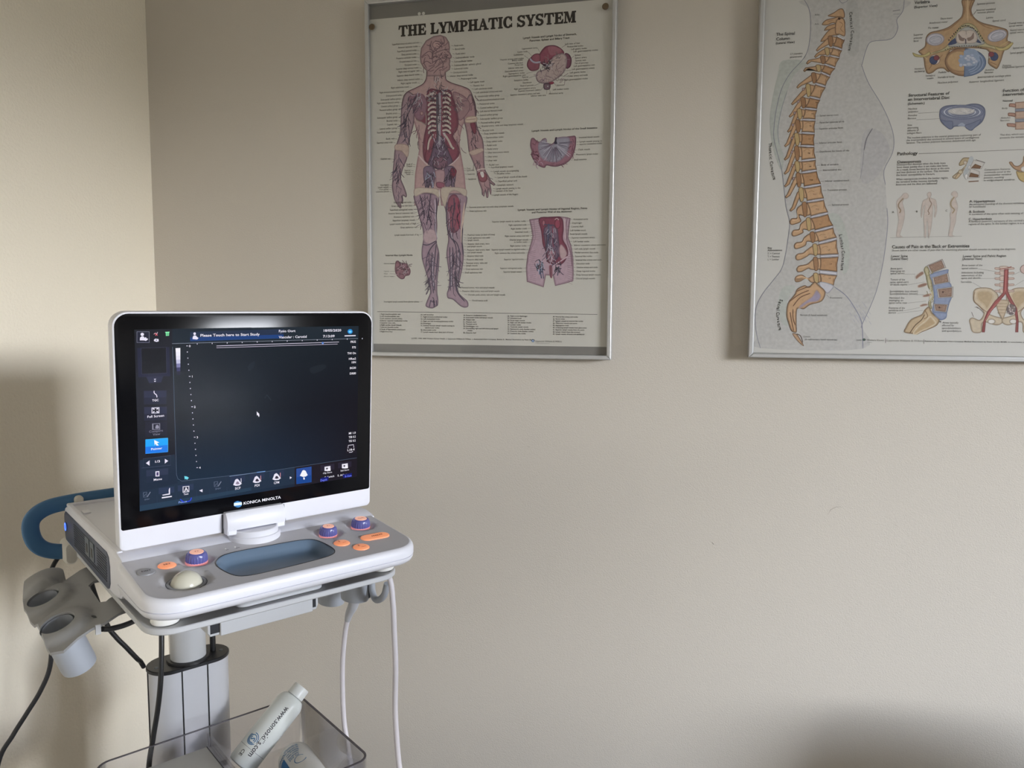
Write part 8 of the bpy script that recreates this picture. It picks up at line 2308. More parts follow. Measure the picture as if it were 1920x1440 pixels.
# probe holders: a moulded plate tilting down and outwards with two wells, cups below
def holder(sgn, dR, dF, lens):
    t20 = math.tan(math.radians(20)); zc = lambda R: .965 - t20 * max(0.0, R - .172)
    O = [(.150, -.040), (.192, -.030), (.205, -.034), (.222, -.030), (.240, -.016), (.252, -.030), (.2535, -.060), (.2515, -.12), (.2545, -.158), (.2565, -.200), (.252, -.245), (.244, -.285), (.228, -.305), (.206, -.305), (.196, -.270), (.197, -.245), (.176, -.255), (.150, -.265), (.150, -.186), (.172, -.185), (.180, -.178), (.182, -.100), (.176, -.092), (.150, -.115)]
    if sgn > 0: O = [(a, min(b, -.037)) for a, b in O]
    wells = [(.2325, -.205), (.2335, -.092)] if sgn < 0 else [(.2325, -.205), (.2335, -.120)]; mv = lambda p: (p[0] + sgn * dR, p[1] + dF, p[2])
    # upper surface as a height field: raised collars round the wells, a hump behind the rear one
    def hz(R, F):
        z = zc(R)
        for (cR, cF) in wells:
            d = math.hypot((R - cR) / .027, (F - cF) / .036)
            z += .007 * max(0.0, min(1.0, (1.45 - d) / .35))
        d = math.hypot((R - .226) / .036, (F + .272) / .040)
        z += .020 * max(0.0, 1 - d * d) ** 0.7 if d < 1 else 0
        return z
    pts = [Vector(p) for p in O]; n = len(pts); edges = [(i, (i + 1) % n) for i in range(n)]
    def dense(P):
        out = []
        for i in range(len(P)):
            a, b = Vector(P[i]), Vector(P[(i + 1) % len(P)]); m = max(1, int((b - a).length / .006))
            out += [a + (b - a) * k / m for k in range(m)]
        return out
    B = dense(O); loops = [B]
    for (cR, cF) in wells:
        loops.append([Vector((cR + .0195 * math.cos(a), cF + .027 * math.sin(a))) for a in np.linspace(0, 2 * PI, 28, endpoint=False)])
    P = []; E = []
    for L_ in loops:
        b = len(P); P += L_; E += [(b + i, b + (i + 1) % len(L_)) for i in range(len(L_))]
    for (cR, cF) in wells:
        for k in (1.08, 1.25, 1.45): P += [Vector((cR + .027 * k * math.cos(a) * (.0195 / .027 if k < 1.2 else 1), cF + .036 * k * math.sin(a) * (.75 if k < 1.2 else 1))) for a in np.linspace(.1, 2 * PI + .1, 30, endpoint=False)]
    for i in range(14):
        for j in range(38): P.append(Vector((.1525 + i * .0078, -.302 + j * .0076)))
    V, _e, Fc, *_ = delaunay_2d_cdt(P, E, [], 0, 1e-6)
    def inside(p, L_):
        c = False
        for i in range(len(L_)):
            a, b = L_[i - 1], L_[i]
            if (a.y > p.y) != (b.y > p.y) and p.x < (b.x - a.x) * (p.y - a.y) / (b.y - a.y) + a.x: c = not c
        return c
    F2 = []
    for f in Fc:
        c = sum((V[i] for i in f), Vector((0, 0))) / len(f)
        if inside(c, B) and not any(inside(c, L_) for L_ in loops[1:]): F2.append(tuple(f))
    used = sorted({i for f in F2 for i in f}); mp_ = {i: k for k, i in enumerate(used)}; F2 = [tuple(mp_[i] for i in f) for f in F2]; V = [V[i] for i in used]; nv = len(V)
    top = [(sgn * v.x, v.y, hz(v.x, v.y)) for v in V]; bot = [(sgn * v.x, v.y, hz(v.x, v.y) - .0035) for v in V]
    cnt = {}
    for f in F2:
        for i in range(3): cnt.setdefault(tuple(sorted((f[i], f[(i + 1) % 3]))), []).append((f[i], f[(i + 1) % 3]))
    side = [(a, b, b + nv, a + nv) for k, es in cnt.items() if len(es) == 1 for a, b in es]
    mb = MM(); mb.add([mv(p) for p in top + bot], [f for f in F2] + [tuple(i + nv for i in reversed(f)) for f in F2] + side)
    h = mb.build('probe_holder', 'holder', cart, 40)
    ta = math.radians(20 if sgn < 0 else 0.01); ax = Vector((sgn * -math.sin(ta), 0, -math.cos(ta)))
    for (cR, cF), ln in zip(wells, lens):                # oval cup, open above and below
        c = Vector(mv((sgn * cR, cF, zc(cR) + .004))); e1 = Vector((-ax.z, 0, ax.x)) * sgn; rings = []
        for (k, hgt) in ((1.0, 0), (1.0, ln - .004), (.98, ln), (.86, ln), (.86, 0)):
            rings.append([c + ax * hgt + e1 * (.0215 * k * math.cos(a)) + Vector((0, 1, 0)) * (.029 * k * math.sin(a)) for a in np.linspace(0, 2 * PI, 32, endpoint=False)])
        MM().rings(rings, capb=False, capt=False).build('probe_cup', 'cup', h, 40)
    return h
hl = holder(-1, 0, 0, (.066, .066))
MM().box((-.2015, -.0335, .944), (-.1955, -.0305, .9565)).build('plate_tab', 'cart', hl, 0)
MM().lathe([(.0001, 0), (.0045, 0), (.0045, .0006), (.0001, .0007)], (-.196, -.062, .9568), (.34, 0, .94), 12).build('plate_screw', 'black', hl)
hr = holder(1, -.040, .037, (.098, .066))
MM().tube([(.212, -.0535, .952), (.2105, -.0535, .932), (.209, -.0535, .910), (.2075, -.0490, .8965), (.206, -.038, .8885), (.205, -.022, .8930), (.205, -.007, .9060), (.205, .0015, .926)], .0054, 12).build('cable_hook', 'cup', hr)
MM().box((.2020, -.0640, .884), (.2085, -.0585, .950)).build('cable_gap_shade', 'black', hr, 0)  # solid black bar stands in for the shade between cup and hook

# clear storage bin on the column
bz0, bz1 = .566, .655
bo = rrect(-.172, -.246, .167, .012, .022, 8); bi = offset(bo, .0035)
mb = MM(); mb.rings([[(a, b, bz0) for a, b in bo], [(a, b, bz1) for a, b in bo]], capb=True, capt=False)
mb.rings([[(a, b, bz1) for a, b in bi], [(a, b, bz0 + .0035) for a, b in bi]], capb=False, capt=True)
binw = C(mb, 'storage_bin', 'acrylic', 40)
MM().rings([[(a, b, bz1 - .0004) for a, b in offset(bo, -.0002)], [(a, b, bz1 + .0006) for a, b in bo], [(a, b, bz1 + .0006) for a, b in bi], [(a, b, bz1 - .0004) for a, b in offset(bi, .0002)]], capb=False, capt=False).build('bin_rim', 'rim', binw, 40)
MM().box((-.0035, -.2415, bz0 + .0036), (-.0015, .0075, .646)).build('bin_divider', 'acrylic', binw, 0)
C(MM().box((-.03, -.304, .575), (.03, -.2462, .585)), 'bin_bracket', 'alu', 20)

# ------------------------------------------------------------------ things in the bin
box = thing('carton', 'flat grey carton lying in the left half of the clear bin', 'box', mloc(-.075, -.12, bz0 + .0036), YAW)
co = rrect(-.138, -.232, -.0065, -.012, .002, 2)
MM().slab(co, [(.0012, bz0 + .0037), (.0012, .617)], RFZ).build('carton_body', 'carton', box, 25, bz0 + .0036, (-.075, -.12))
MM().slab(co, [(0, .6165), (0, .6275), (.0006, .628)], RFZ).build('carton_lid', 'carton', box, 25, bz0 + .0036, (-.075, -.12))
MM().box((-.0066, -.232, .6272), (-.0056, -.012, .6284)).build('lid_edge', 'cartond', box, 0, bz0 + .0036, (-.075, -.12))

def wrap(V, T, name, m, parent, tfm, r, ang0, h0):
    """lettering laid on a cylinder: text x runs along -axis, y round it"""
    mb = MB(); mb.add([tfm(r + .00015, ang0 + b / r, h0 - a) for a, b in V], T); mb.build(name, m, parent, 0)
def gel_bottle(name, label, base, tip, r, m, full):
    A, B = Vector(mloc(*base)), Vector(mloc(*tip)); ax = (B - A).normalized(); Lh = (B - A).length
    t = thing(name, label, 'bottle', A); e1 = Vector((0, 0, 1)) - ax * ax.z; e1.normalize(); e2 = ax.cross(e1)
    tfm = lambda q, a, h: ax * h + (e1 * math.cos(a) + e2 * math.sin(a)) * q
    return t, ax, e1, e2, tfm, Lh
t, ax, e1, e2, tfm, Lh = gel_bottle('gel_bottle', 'white gel bottle with web address lettering leaning out of the clear bin', (.036, -.197, .5935), (.1530, -.206, .6905), .0225, 'bottle', 1)
rb = .0248
pr_ = [(rb * .80, .0), (rb * .94, .0015), (rb, .005), (rb, Lh * .77), (rb * .985, Lh * .785), (rb * .90, Lh * .825), (rb * .74, Lh * .858), (rb * .60, Lh * .868), (.0120, Lh * .87), (.0120, Lh * .885)]
MB().lathe(pr_, (0, 0, 0), ax, 36).build('bottle_body', 'bottle', t)
MB().lathe([(.0140, Lh * .872), (.0152, Lh * .876), (.0150, Lh * .99), (.0140, Lh), (.0001, Lh)], (0, 0, 0), ax, 28).build('flip_cap', 'cap', t)
MB().lathe([(rb + .0002, Lh * .19), (rb + .0002, Lh * .194)], (0, 0, 0), ax, 36).build('label_seam', 'greyr', t)
view = (Vector((1.22472, -1.55081, 1.35)) - Vector(mloc(.09, -.2, .64))); va = math.atan2(view.dot(e2), view.dot(e1))
V, T = textmesh('www.sonoskills.com', .0128, 'l', 1, 0, .092)
wrap([(a, b - .0035) for a, b in V], T, 'web_address', 'inkd', t, tfm, rb, va + .08, Lh * .735)
V, T = textmesh('CE', .0085, 'l', 1, 0, .011); wrap(V, T, 'conformity_mark', 'inkd', t, tfm, rb, va - .62, Lh * .155)
lg = MB()
for k, (q, a0, a1) in enumerate([(.0095, -2.2, 1.0), (.0078, -2.4, .8), (.0062, -2.7, .6), (.0095, 1.4, 3.4), (.0066, 1.0, 3.9)]):
    V = []
    for a in np.linspace(a0, a1, 14):
        for w in (-.0006, .0006): V.append(((q + w) * math.cos(a), (q + w) * math.sin(a)))
    lg.add([tfm(rb + .00016, va - .50 + b / rb, Lh * .285 - a) for a, b in V], [(2 * i, 2 * i + 1, 2 * i + 3, 2 * i + 2) for i in range(13)])
V, T = textmesh('S', .0130, 'c', 1); lg.add([tfm(rb + .00018, va - .50 + (b - .0045) / rb, Lh * .285 - a) for a, b in V], T)
lo = lg.build('round_emblem', 'inkb', t, 0); lo['kind'] = 'stuff'

t, ax, e1, e2, tfm, Lh = gel_bottle('gel_bottle', 'clear gel bottle with blue label lying in the right half of the clear bin', (.112, -.158, .5995), (.098, -.016, .5995), .029, 'bottle2', 0)
rb = .029
MB().lathe([(rb * .6, 0), (rb * .8, .001), (rb * .93, .005), (rb, .012), (rb, Lh * .76), (rb * .9, Lh * .80), (rb * .5, Lh * .83), (.011, Lh * .835)], (0, 0, 0), ax, 36).build('bottle_body', 'bottle2', t)
MB().lathe([(.0135, Lh * .832), (.014, Lh * .838), (.013, Lh), (.0001, Lh)], (0, 0, 0), ax, 24).build('flip_cap', 'cap', t)
view = Vector((1.22472, -1.55081, 1.35)) - Vector(mloc(.106, -.10, .62)); va = math.atan2(view.dot(e2), view.dot(e1))
sg = 1.0 if tfm(1, va + .3, 0).dot(Vector(_r)) > tfm(1, va, 0).dot(Vector(_r)) else -1.0     # towards the picture's right
lb = MB(); V = []
for i in range(12):
    a = va - sg * (1.15 - i * .062)
    V += [tfm(rb + .00025, a, .027), tfm(rb + .00025, a, .070)]
lb.add(V, [(2 * i, 2 * i + 1, 2 * i + 3, 2 * i + 2) for i in range(11)]).build('label_block', 'blue', t, 0)
q = MB()
for k, (st, h) in enumerate((('ULTRASOUND GEL', .016), ('for diagnostic use', .0215), ('non irritating', .027), ('water soluble', .0325), ('hypoallergenic', .038), ('250 ml', .0435))):
    V, T = textmesh(st, .0062, 'l', 1, 0, .026 - .0015 * k); q.add([tfm(rb + .0002, va - sg * (.30 - a / rb), h + .0035 - b) for a, b in V], T)
V, T = textmesh('SONO', .0085, 'l', 1); q.add([tfm(rb + .0002, va - sg * (1.15 - a / rb), .0245 - b) for a, b in V], T)
V = []
for a in np.linspace(.4, 5.6, 20):
    for w in (-.0006, .0006): V.append(((.0095 + w) * math.cos(a), (.0095 + w) * math.sin(a)))
q.add([tfm(rb + .0002, va + sg * (.25 + a / rb), .058 + b) for a, b in V], [(2 * i, 2 * i + 1, 2 * i + 3, 2 * i + 2) for i in range(19)])
lo = q.build('label_lettering', 'inkb', t, 0); lo['kind'] = 'stuff'

# ------------------------------------------------------------------ ultrasound scanner
Z0 = .9805
sc = thing('ultrasound_scanner', 'white portable ultrasound scanner with lit screen standing on the trolley tray', 'ultrasound scanner', mloc(0, 0, Z0), YAW)
def S(mb, name, m, smooth=35, parent=None): return mb.build(name, m, parent or sc, smooth, Z0)
# main body: side profile in F, z drawn out along R
bp = [(-.342, .998), (-.339, .9915), (-.332, .988), (-.030, .988), (-.004, .993), (.006, 1.000), (.010, 1.012), (.011, 1.0425), (.004, 1.0450), (-.010, 1.0476), (-.016, 1.0482), (-.330, 1.0462), (-.338, 1.0440), (-.342, 1.0385)]
body = S(MM().slab(bp, [(.006, -.1790), (.002, -.1782), (0, -.1765), (0, .1765), (.002, .1782), (.006, .1790)], FZR), 'body', 'shell')
# raised rim round the top, screw cover and latch
MM().slab(rrect(-.176, -.340, .176, -.331, .003, 3), [(0, 1.046), (0, 1.0490), (.0015, 1.0502)], RFZ).build('top_rim', 'shell', body, 35, Z0)
MM().slab(rrect(-.1765, -.3305, -.1685, -.018, .003, 3), [(0, 1.0455), (0, 1.0485), (.0015, 1.0497)], RFZ).build('top_rim', 'shell', body, 35, Z0)
MM().lathe([(.0001, 1.0468), (.0065, 1.0468), (.0060, 1.0482), (.0001, 1.0484)], (-.132, -.150, 0), n=18).build('screw_cover', 'shell', body, 35, Z0)
MM().slab(rrect(-.166, -.285, -.156, -.262, .003, 3), [(0, 1.046), (0, 1.0482), (.001, 1.0488)], RFZ).build('latch', 'shell', body, 35, Z0)
vp = [(-.336, 1.000), (-.331, .9935), (-.062, .9905), (-.052, .9935), (-.046, 1.0015), (-.0455, 1.024), (-.050, 1.036), (-.060, 1.0405), (-.326, 1.0405), (-.334, 1.0365), (-.3365, 1.030)]
vent = MM().slab(vp, [(.0, -.1775), (.0, -.1796), (.0012, -.1802)], FZR).build('vent_panel', 'vent', body, 30, Z0)
mb = MM()
for k in range(10):
    z = 1.0005 + k * .0036
    for a, b in ((-.262, -.178), (-.112, -.058)) if 1 < k else ((-.262, -.060),):
        mb.box((-.1808, a, z), (-.1800, b, z + .0016))
mb.build('vent_slats', 'ventd', body, 0, Z0)['kind'] = 'stuff'
for F0 in (-.170, -.140):
    p_ = MM().slab(rrect(F0 - .012, 1.008, F0 + .012, 1.0345, .002, 2), [(0, -.1800), (0, -.1812), (.0006, -.1815)], FZR).build('usb_port', 'port', body, 30, Z0)
    MM().box((-.1819, F0 - .004, 1.014), (-.1814, F0 + .005, 1.026)).build('port_opening', 'black', body, 0, Z0)
pb = MM().lathe([(.0075, 0), (.0075, .001), (.006, .0016), (.0001, .0018)], (-.1800, -.322, 1.0170), (-1, 0, 0), 20).build('power_button', 'vent', body, 35, Z0)
MM().lathe([(.0064, 0), (.0064, .0004), (.0036, .0004), (.0036, 0)], (-.1816, -.322, 1.0170), (-1, 0, 0), 20).build('power_light', 'led', body, 35, Z0)
# carry handle at the rear and the blocks that hold it
path = catmull([(R, -.352, z) for R, z in ((.06, 1.060), (-.04, 1.0565), (-.10, 1.0535), (-.158, 1.0495), (-.196, 1.0455), (-.2165, 1.0350), (-.2240, 1.0190), (-.2205, .9955), (-.2090, .9800), (-.1900, .9715), (-.1720, .9695))], 8)
R_ = []
for i, p in enumerate(path):
    tt = (path[min(i + 1, len(path) - 1)] - path[max(i - 1, 0)]).normalized(); nn = Vector((-tt.z, 0, tt.x))
    hw = .0068 + .0054 * min(1, max(0, (-.06 - p.x) / .10)) if p.z > 1.03 else .0122
    R_.append([p + nn * (hw * a) + Vector((0, .0065 * b, 0)) for a, b in [(c_ * abs(c_) ** -.35 if c_ else 0, s_ * abs(s_) ** -.35 if s_ else 0) for c_, s_ in [(math.cos(2 * PI * k / 16), math.sin(2 * PI * k / 16)) for k in range(16)]]])
S(MM().rings(R_), 'carry_handle', 'handle', 50)
S(MM().slab(rrect(-.1835, .951, -.1635, .988, .0095, 6), [(.004, -.372), (0, -.368), (0, -.336), (.003, -.331)], RZF), 'handle_clamp', 'clamp', 40)
S(MM().slab(rrect(-.164, 1.040, -.151, 1.059, .006, 6), [(.002, -.364), (0, -.362), (0, -.341), (.002, -.339)], RZF), 'handle_clamp', 'clamp', 40)
for x in (-.1465, .1545):
    S(MM().lathe([(.0155, .9806), (.0165, .9825), (.0165, .994), (.013, 1.0005)], (x, .073, 0), n=24), 'foot', 'foot')
    S(MM().lathe([(.0145, .9806), (.0155, .9825), (.0145, .9885)], (x, -.30, 0), n=24), 'foot', 'foot')

# control panel: sloping wedge with recesses
zt = lambda F: 1.0445 - .0945 * F
po_ = rrect(-.1835, .004, .1775, .1490, (.006, .006, .040, .040), 10)
def lvl(P, t): return [(a, b, (1.0 + .045 * b) + t * (zt(b) - (1.0 + .045 * b))) for a, b in P]
pan = S(MM().rings([lvl(offset(po_, d), t) for d, t in ((.016, -.05), (.008, -.02), (.003, .10), (.0008, .26), (.0004, .370), (.0022, .385), (.0022, .415), (.0, .43), (0, .70), (.0008, .84), (.0026, .94), (.0052, 1.0), (.0064, 1.0))], capt=False), 'control_panel', 'shell')
GROOVE = [(p.x, p.y) for p in catmull([(-.085, .076, 0), (-.073, .053, 0), (-.05, .0455, 0), (0, .0470, 0), (.038, .0495, 0), (.0555, .058, 0), (.0620, .083, 0), (.0615, .106, 0), (.050, .1185, 0), (.02, .1235, 0), (-.03, .1260, 0), (-.066, .1245, 0), (-.080, .110, 0)], 5, True)]
DIMP = [(-.0990, .0450, .0225), (.0835, .0440, .0215), (.1385, .0385, .0225)]
BOWL = (-.1280, .0985, .0295)
def ptin(x, y, P):
    c = False
    for i in range(len(P)):
        a, b = P[i - 1], P[i]
        if (a[1] > y) != (b[1] > y) and x < (b[0] - a[0]) * (y - a[1]) / (b[1] - a[1]) + a[0]: c = not c
    return c
cov = offset(po_, .0060)
loops = [cov, GROOVE, offset(GROOVE, .0022), offset(GROOVE, .0050), offset(GROOVE, .0085), offset(GROOVE, .0125)]
gz = [0, 0, -.0014, -.0080, -.0118, -.0135]
P = []; H = {}; E = []
for L_, dz in zip(loops, gz):
    b = len(P)
    for i, (a, c) in enumerate(L_): P.append(Vector((a, c))); H[b + i] = dz
    E += [(b + i, b + (i + 1) % len(L_)) for i in range(len(L_))]
def dz_at(a, c):
    for (x, y, r) in DIMP:
        d = math.hypot(a - x, c - y)
        if d < r: return -.0045 * min(1.0, (r - d) / .0075) ** .8
    d = math.hypot(a - BOWL[0], c - BOWL[1])
    if d < BOWL[2]: return -.0048 * min(1.0, (BOWL[2] - d) / .0065) ** .8
    return 0.0
for (x, y, r) in DIMP + [BOWL]:
    for k in (1.0, .88, .76, .62, .3):
        for a in np.linspace(0, 2 * PI, 40, endpoint=False): P.append(Vector((x + r * k * math.cos(a), y + r * k * math.sin(a))))
for i in range(60):
    for j in range(24):
        a, c = -.175 + i * .006, .012 + j * .006
        if ptin(a, c, offset(cov, .002)) and not ptin(a, c, offset(GROOVE, -.002)): P.append(Vector((a, c)))
V, _e, Fc, OV, *_ = delaunay_2d_cdt(P, E, [], 0, 1e-6)
Zv = []
for i, v in enumerate(V):
    o_ = [H[k] for k in OV[i] if k in H]; Zv.append(zt(v.y) + .0002 + (o_[0] if o_ else dz_at(v.x, v.y)))
top_, grv = [], []
for f in Fc:
    c = sum((V[i] for i in f), Vector((0, 0))) / len(f)
    if not ptin(c.x, c.y, cov): continue
    (grv if ptin(c.x, c.y, GROOVE) else top_).append(tuple(f))
for nm, fs, mm in (('panel_face', top_, 'face'), ('finger_groove', grv, 'groove')):
    used = sorted({i for f in fs for i in f}); mp_ = {i: k for k, i in enumerate(used)}
    MM().add([(V[i].x, V[i].y, Zv[i]) for i in used], [tuple(mp_[i] for i in f) for f in fs]).build(nm, mm, pan, 80 if mm == 'groove' else 50, Z0)
MM().rings([[(a, b, zt(b) + h) for a, b in offset(GROOVE, d)] for d, h in ((-.0004, .0002), (-.0004, .0006), (.0008, .0006), (.0008, .0001))], capb=False, capt=False).build('groove_seam', 'black', pan, 40, Z0)
nrm = Vector((0, .0945, 1)).normalized()
def pc(a, b, h=0): return Vector((a, b, zt(b))) + nrm * h
def button(a, b, r, m, name):
    MM().lathe([(r + .0006, -.001), (r + .0006, .0004), (r, .0003), (r * .97, .0012), (r * .85, .0019), (.0001, .0022)], pc(a, b), nrm, 28).build(name, m, pan, 35, Z0)
def letters(st, a, b, h, em, name, fit=0, ang=0):
    V, T = textmesh(st, em, 'c', 1, ang, fit)
    MM().add([pc(a + x, b - y, h) for x, y in V], T).build(name, 'ink', pan, 0, Z0)
button(-.1610, .0540, .0103, 'greyr', 'push_button'); letters('EXIT', -.1610, .0560, .0024, .0055, 'button_lettering')
button(-.1350, .0465, .0103, 'orange', 'push_button'); letters('SET', -.1350, .0485, .0024, .0058, 'button_lettering')
button(.0815, .0885, .0106, 'orange', 'push_button'); letters('1', .0790, .0875, .0024, .0068, 'button_lettering'); letters('SAVE', .0835, .0925, .0024, .0028, 'button_lettering')
button(.0970, .1146, .0108, 'orange', 'push_button'); letters('2', .0945, .1135, .0024, .0068, 'button_lettering'); letters('PRINT', .0990, .1190, .0024, .0028, 'button_lettering')
ca, sa = math.cos(.06), math.sin(.06)
cap_ = [(.1325 + x * ca - y * sa, .0905 + x * sa + y * ca) for x, y in stadium(.0215, .0098, 10)]
mb = MM(); mb.rings([[tuple(pc(a, b, h)) for a, b in offset(cap_, d)] for d, h in ((0, -.001), (0, .001), (.0006, .0018), (.003, .0022))]); mb.build('push_button', 'orange', pan, 35, Z0)
letters('FREEZE', .1355, .0925, .0024, .0055, 'button_lettering', 0, .0)
def knob(a, b, r, word):
    base = pc(a, b, -.0045); rings = []; n = 48
    for r_, h in ((.96, 0), (1.0, .001), (1.0, .004), (.97, .009), (.90, .0125), (.80, .0142), (.68, .0146)):
        e1 = Vector((1, 0, 0)); e2 = nrm.cross(e1); rings.append([base + nrm * h + (e1 * math.cos(2 * PI * k / n) + e2 * math.sin(2 * PI * k / n)) * (r * r_ * (1 - (.07 if k % 2 and .5 < h * 1000 < 13 else 0))) for k in range(n)])
    MM().rings(rings).build('control_knob', 'knob', pan, 60, Z0)
    MM().lathe([(r * 1.0, .0), (r * 1.01, .0010), (r * 1.004, .0032), (r * .9, .0033)], base, nrm, 40).build('knob_foot_glow', 'knobr', pan, 40, Z0)  # coloured ring stands in for the pink glow at the knob's foot
    MM().lathe([(r * .64, .0140), (r * .62, .0152), (.0001, .0154)], base, nrm, 28).build('knob_cap', 'orangel', pan, 35, Z0)
    V, T = textmesh(word, .0052, 'c', 1); MM().add([base + nrm * .0157 + Vector((x, -(y - .0018), 0)) for x, y in V], T).build('knob_lettering', 'ink', pan, 0, Z0)
knob(-.0990, .0450, .0134, 'F2'); knob(.0835, .0440, .0126, 'F1'); knob(.1385, .0385, .0138, 'Gain')
bc = pc(BOWL[0], BOWL[1], -.0048)
MM().lathe([(.0232, .0002), (.0232, .0007), (.0222, .0007)], bc, nrm, 40).build('ring_seam', 'black', pan, 35, Z0)
MM().lathe([(.0222, -.001), (.0222, .0010), (.0190, .0014), (.0182, -.001)], bc, nrm, 40).build('trackball_ring', 'greyr', pan, 35, Z0)
MM().lathe([(.0182 * math.sin(a), -.0182 * math.cos(a) - .0030) for a in np.linspace(PI * .38, PI - .02, 18)], bc + nrm * .0005, nrm, 36).build('trackball', 'ball', pan, 60, Z0)
for a in (-.0572, -.0446): MM().lathe([(.0001, 0), (.0011, 0), (.0009, .0004), (.0001, .0005)], pc(a, .030, .0003), nrm, 10).build('indicator_light', 'foot', pan, 35, Z0)
for a, w in ((-.0565, .0034), (-.0425, .0050)): MM().rings([[tuple(pc(a + x * w, .0345 + y * .0010, .0004)) for x, y in ((-.5, -.5), (.5, -.5), (.5, .5), (-.5, .5))]] * 2).build('indicator_symbol', 'ink', pan, 0, Z0)
# swivel hinge
hg = S(MM().lathe([(.0350, 1.036), (.0350, 1.0485), (.0342, 1.0496), (.0322, 1.0500)], (-.007, .001, 0), n=48), 'swivel_base', 'shell')
MM().lathe([(.0322, 1.0499), (.0322, 1.0570), (.0310, 1.0580), (.0001, 1.0582)], (-.007, .001, 0), n=48).build('swivel_disc', 'shell', hg, 35, Z0)
hb = [(-.012, 1.0848), (.0095, 1.0842), (.0120, 1.0822), (.0150, 1.0780), (.0168, 1.0725), (.0165, 1.0650), (.0150, 1.0600), (-.012, 1.0600)]
S(MM().slab(hb, [(.002, -.0490), (.0004, -.0486), (0, -.0478), (0, .0318), (.0004, .0326), (.002, .0330)], FZR), 'hinge_cover', 'shell', 30)
for a in (-.0486, .0196): S(MM().slab(rrect(a, 1.0535, a + .0130, 1.0620, .002, 3), [(0, -.010), (0, .0135), (.0015, .0150)], RZF), 'hinge_foot', 'shell', 30)

# display, in its own tilted plane
DU, DV, DW, DC = Vector((.99996, .00064, .00941)), Vector((-.00943, .06805, .99764)), Vector((0, .99768, -.06805)), Vector((-.00154, .01109, 1.21878))
def dp(u, v, w=0): p = DC + DU * u + DV * v + DW * w; return (p.x, p.y, p.z)
ho = rrect(-.1768, -.1635, .1768, .1360, (.007, .007, .0185, .0185), 8)
disp = S(MM().slab(ho, [(.012, -.0275), (.004, -.0262), (.0008, -.0225), (0, -.018), (0, -.0030), (.0005, -.0010), (.0018, -.0002), (.0022, 0)], dp), 'display', 'shell')
hgap = [(-.0508, -.1640), (.0400, -.1640), (.0375, -.1376), (-.0508, -.1376)]
MM().slab(hgap, [(0, -.004), (0, .0003)], dp).build('hinge_gap_shade', 'dgrey', disp, 0, Z0)  # thin dark plate stands in for the shade in the hinge gap
gl = rrect(-.1745, -.1362, .1745, .1338, (.003, .003, .0165, .0165), 8)
MM().slab(gl, [(0, -.001), (0, .0003), (.0004, .0005)], dp).build('display_glass', 'glassb', disp, 30, Z0)
base_c = [['0f1820', '0a1620', '0c1820'], ['02050f', '040f1a', '0f0d16'], ['132c44', '14283e', '15111a']]  # bluish reflection sheen painted into the dark screen's own colours
sp = Print(1.0, 2e-6); n = 10; V = []; cc = []
for j in range(n + 1):
    for i in range(n + 1):
        s_, t_ = i / n, j / n; V.append((-.1524 + .3050 * s_, .1143 - .2287 * t_))
        gx, gy = s_ * 2, t_ * 2; ix, iy = min(1, int(gx)), min(1, int(gy)); fx, fy = gx - ix, gy - iy; q = [hexlin(base_c[iy + b][ix + a]) for a, b in ((0, 0), (1, 0), (0, 1), (1, 1))]
        cc.append(tuple(q[0][k] * (1 - fx) * (1 - fy) + q[1][k] * fx * (1 - fy) + q[2][k] * (1 - fx) * fy + q[3][k] * fx * fy for k in range(3)))
sp.tri(V, [(j * (n + 1) + i, j * (n + 1) + i + 1, (j + 1) * (n + 1) + i + 1, (j + 1) * (n + 1) + i) for j in range(n) for i in range(n)], cc)
def dl(u, v, z): p = dp(u, v, .0007 + z); return (p[0], -p[1], p[2] - Z0)
o = sp.build('screen', 'screen', disp, dl); del o['kind']
sp2 = Print(1.0, 2e-6); sp2.base = 1e-5; sp2.run(ART_S); sp2.build('screen_graphics', 'screen', disp, dl)
lp = Print(1.0, 2e-6); lp.run(ART_G); lp.build('maker_logo', 'logo', disp, dl)

# ------------------------------------------------------------------ transducer hanging in the right-hand cup, its pale cable looping down and back up
tp = thing('transducer_probe', 'pale ultrasound probe with looping cable hanging in the right probe cup', 'ultrasound probe', mloc(.1935, -.083, .90), YAW)
PB = lambda mb, n_, m_: mb.build(n_, m_, tp, 40, .90, (.1935, -.083))
PB(MM().tube([(.1935, -.083, .962), (.1935, -.083, .930), (.1935, -.083, .905), (.1930, -.080, .888)], lambda t: .0125 - .0025 * t, 16), 'probe_body', 'wcable')
PB(MM().tube([(.1930, -.0795, .889), (.1915, -.0865, .8665), (.190, -.0970, .8500), (.190, -.1035, .836)], lambda t: .0105 - .0055 * t, 14), 'strain_relief', 'relief')
PB(MM().tube([(.190, -.0995, .845), (.190, -.111, .8178), (.190, -.122, .7668), (.190, -.1254, .7177), (.190, -.1217, .6518), (.191, -.108, .600), (.195, -.085, .50), (.20, -.05, .42), (.205, 0, .42), (.202, .045, .50), (.200, .048, .600), (.200, .037, .660), (.200, .030, .730), (.200, .0325, .802), (.200, .029, .860), (.200, .026, .904), (.1995, .014, .945), (.195, -.04, .985), (.1882, -.12, 1.003), (.1878, -.1295, 1.008)], .0044, 10, 5), 'probe_cable', 'wcable')
PB(MM().slab(rrect(-.20, .995, -.13, 1.025, .006), [(.002, .1795), (0, .181), (0, .195), (.003, .198)], FZR), 'connector', 'shell')

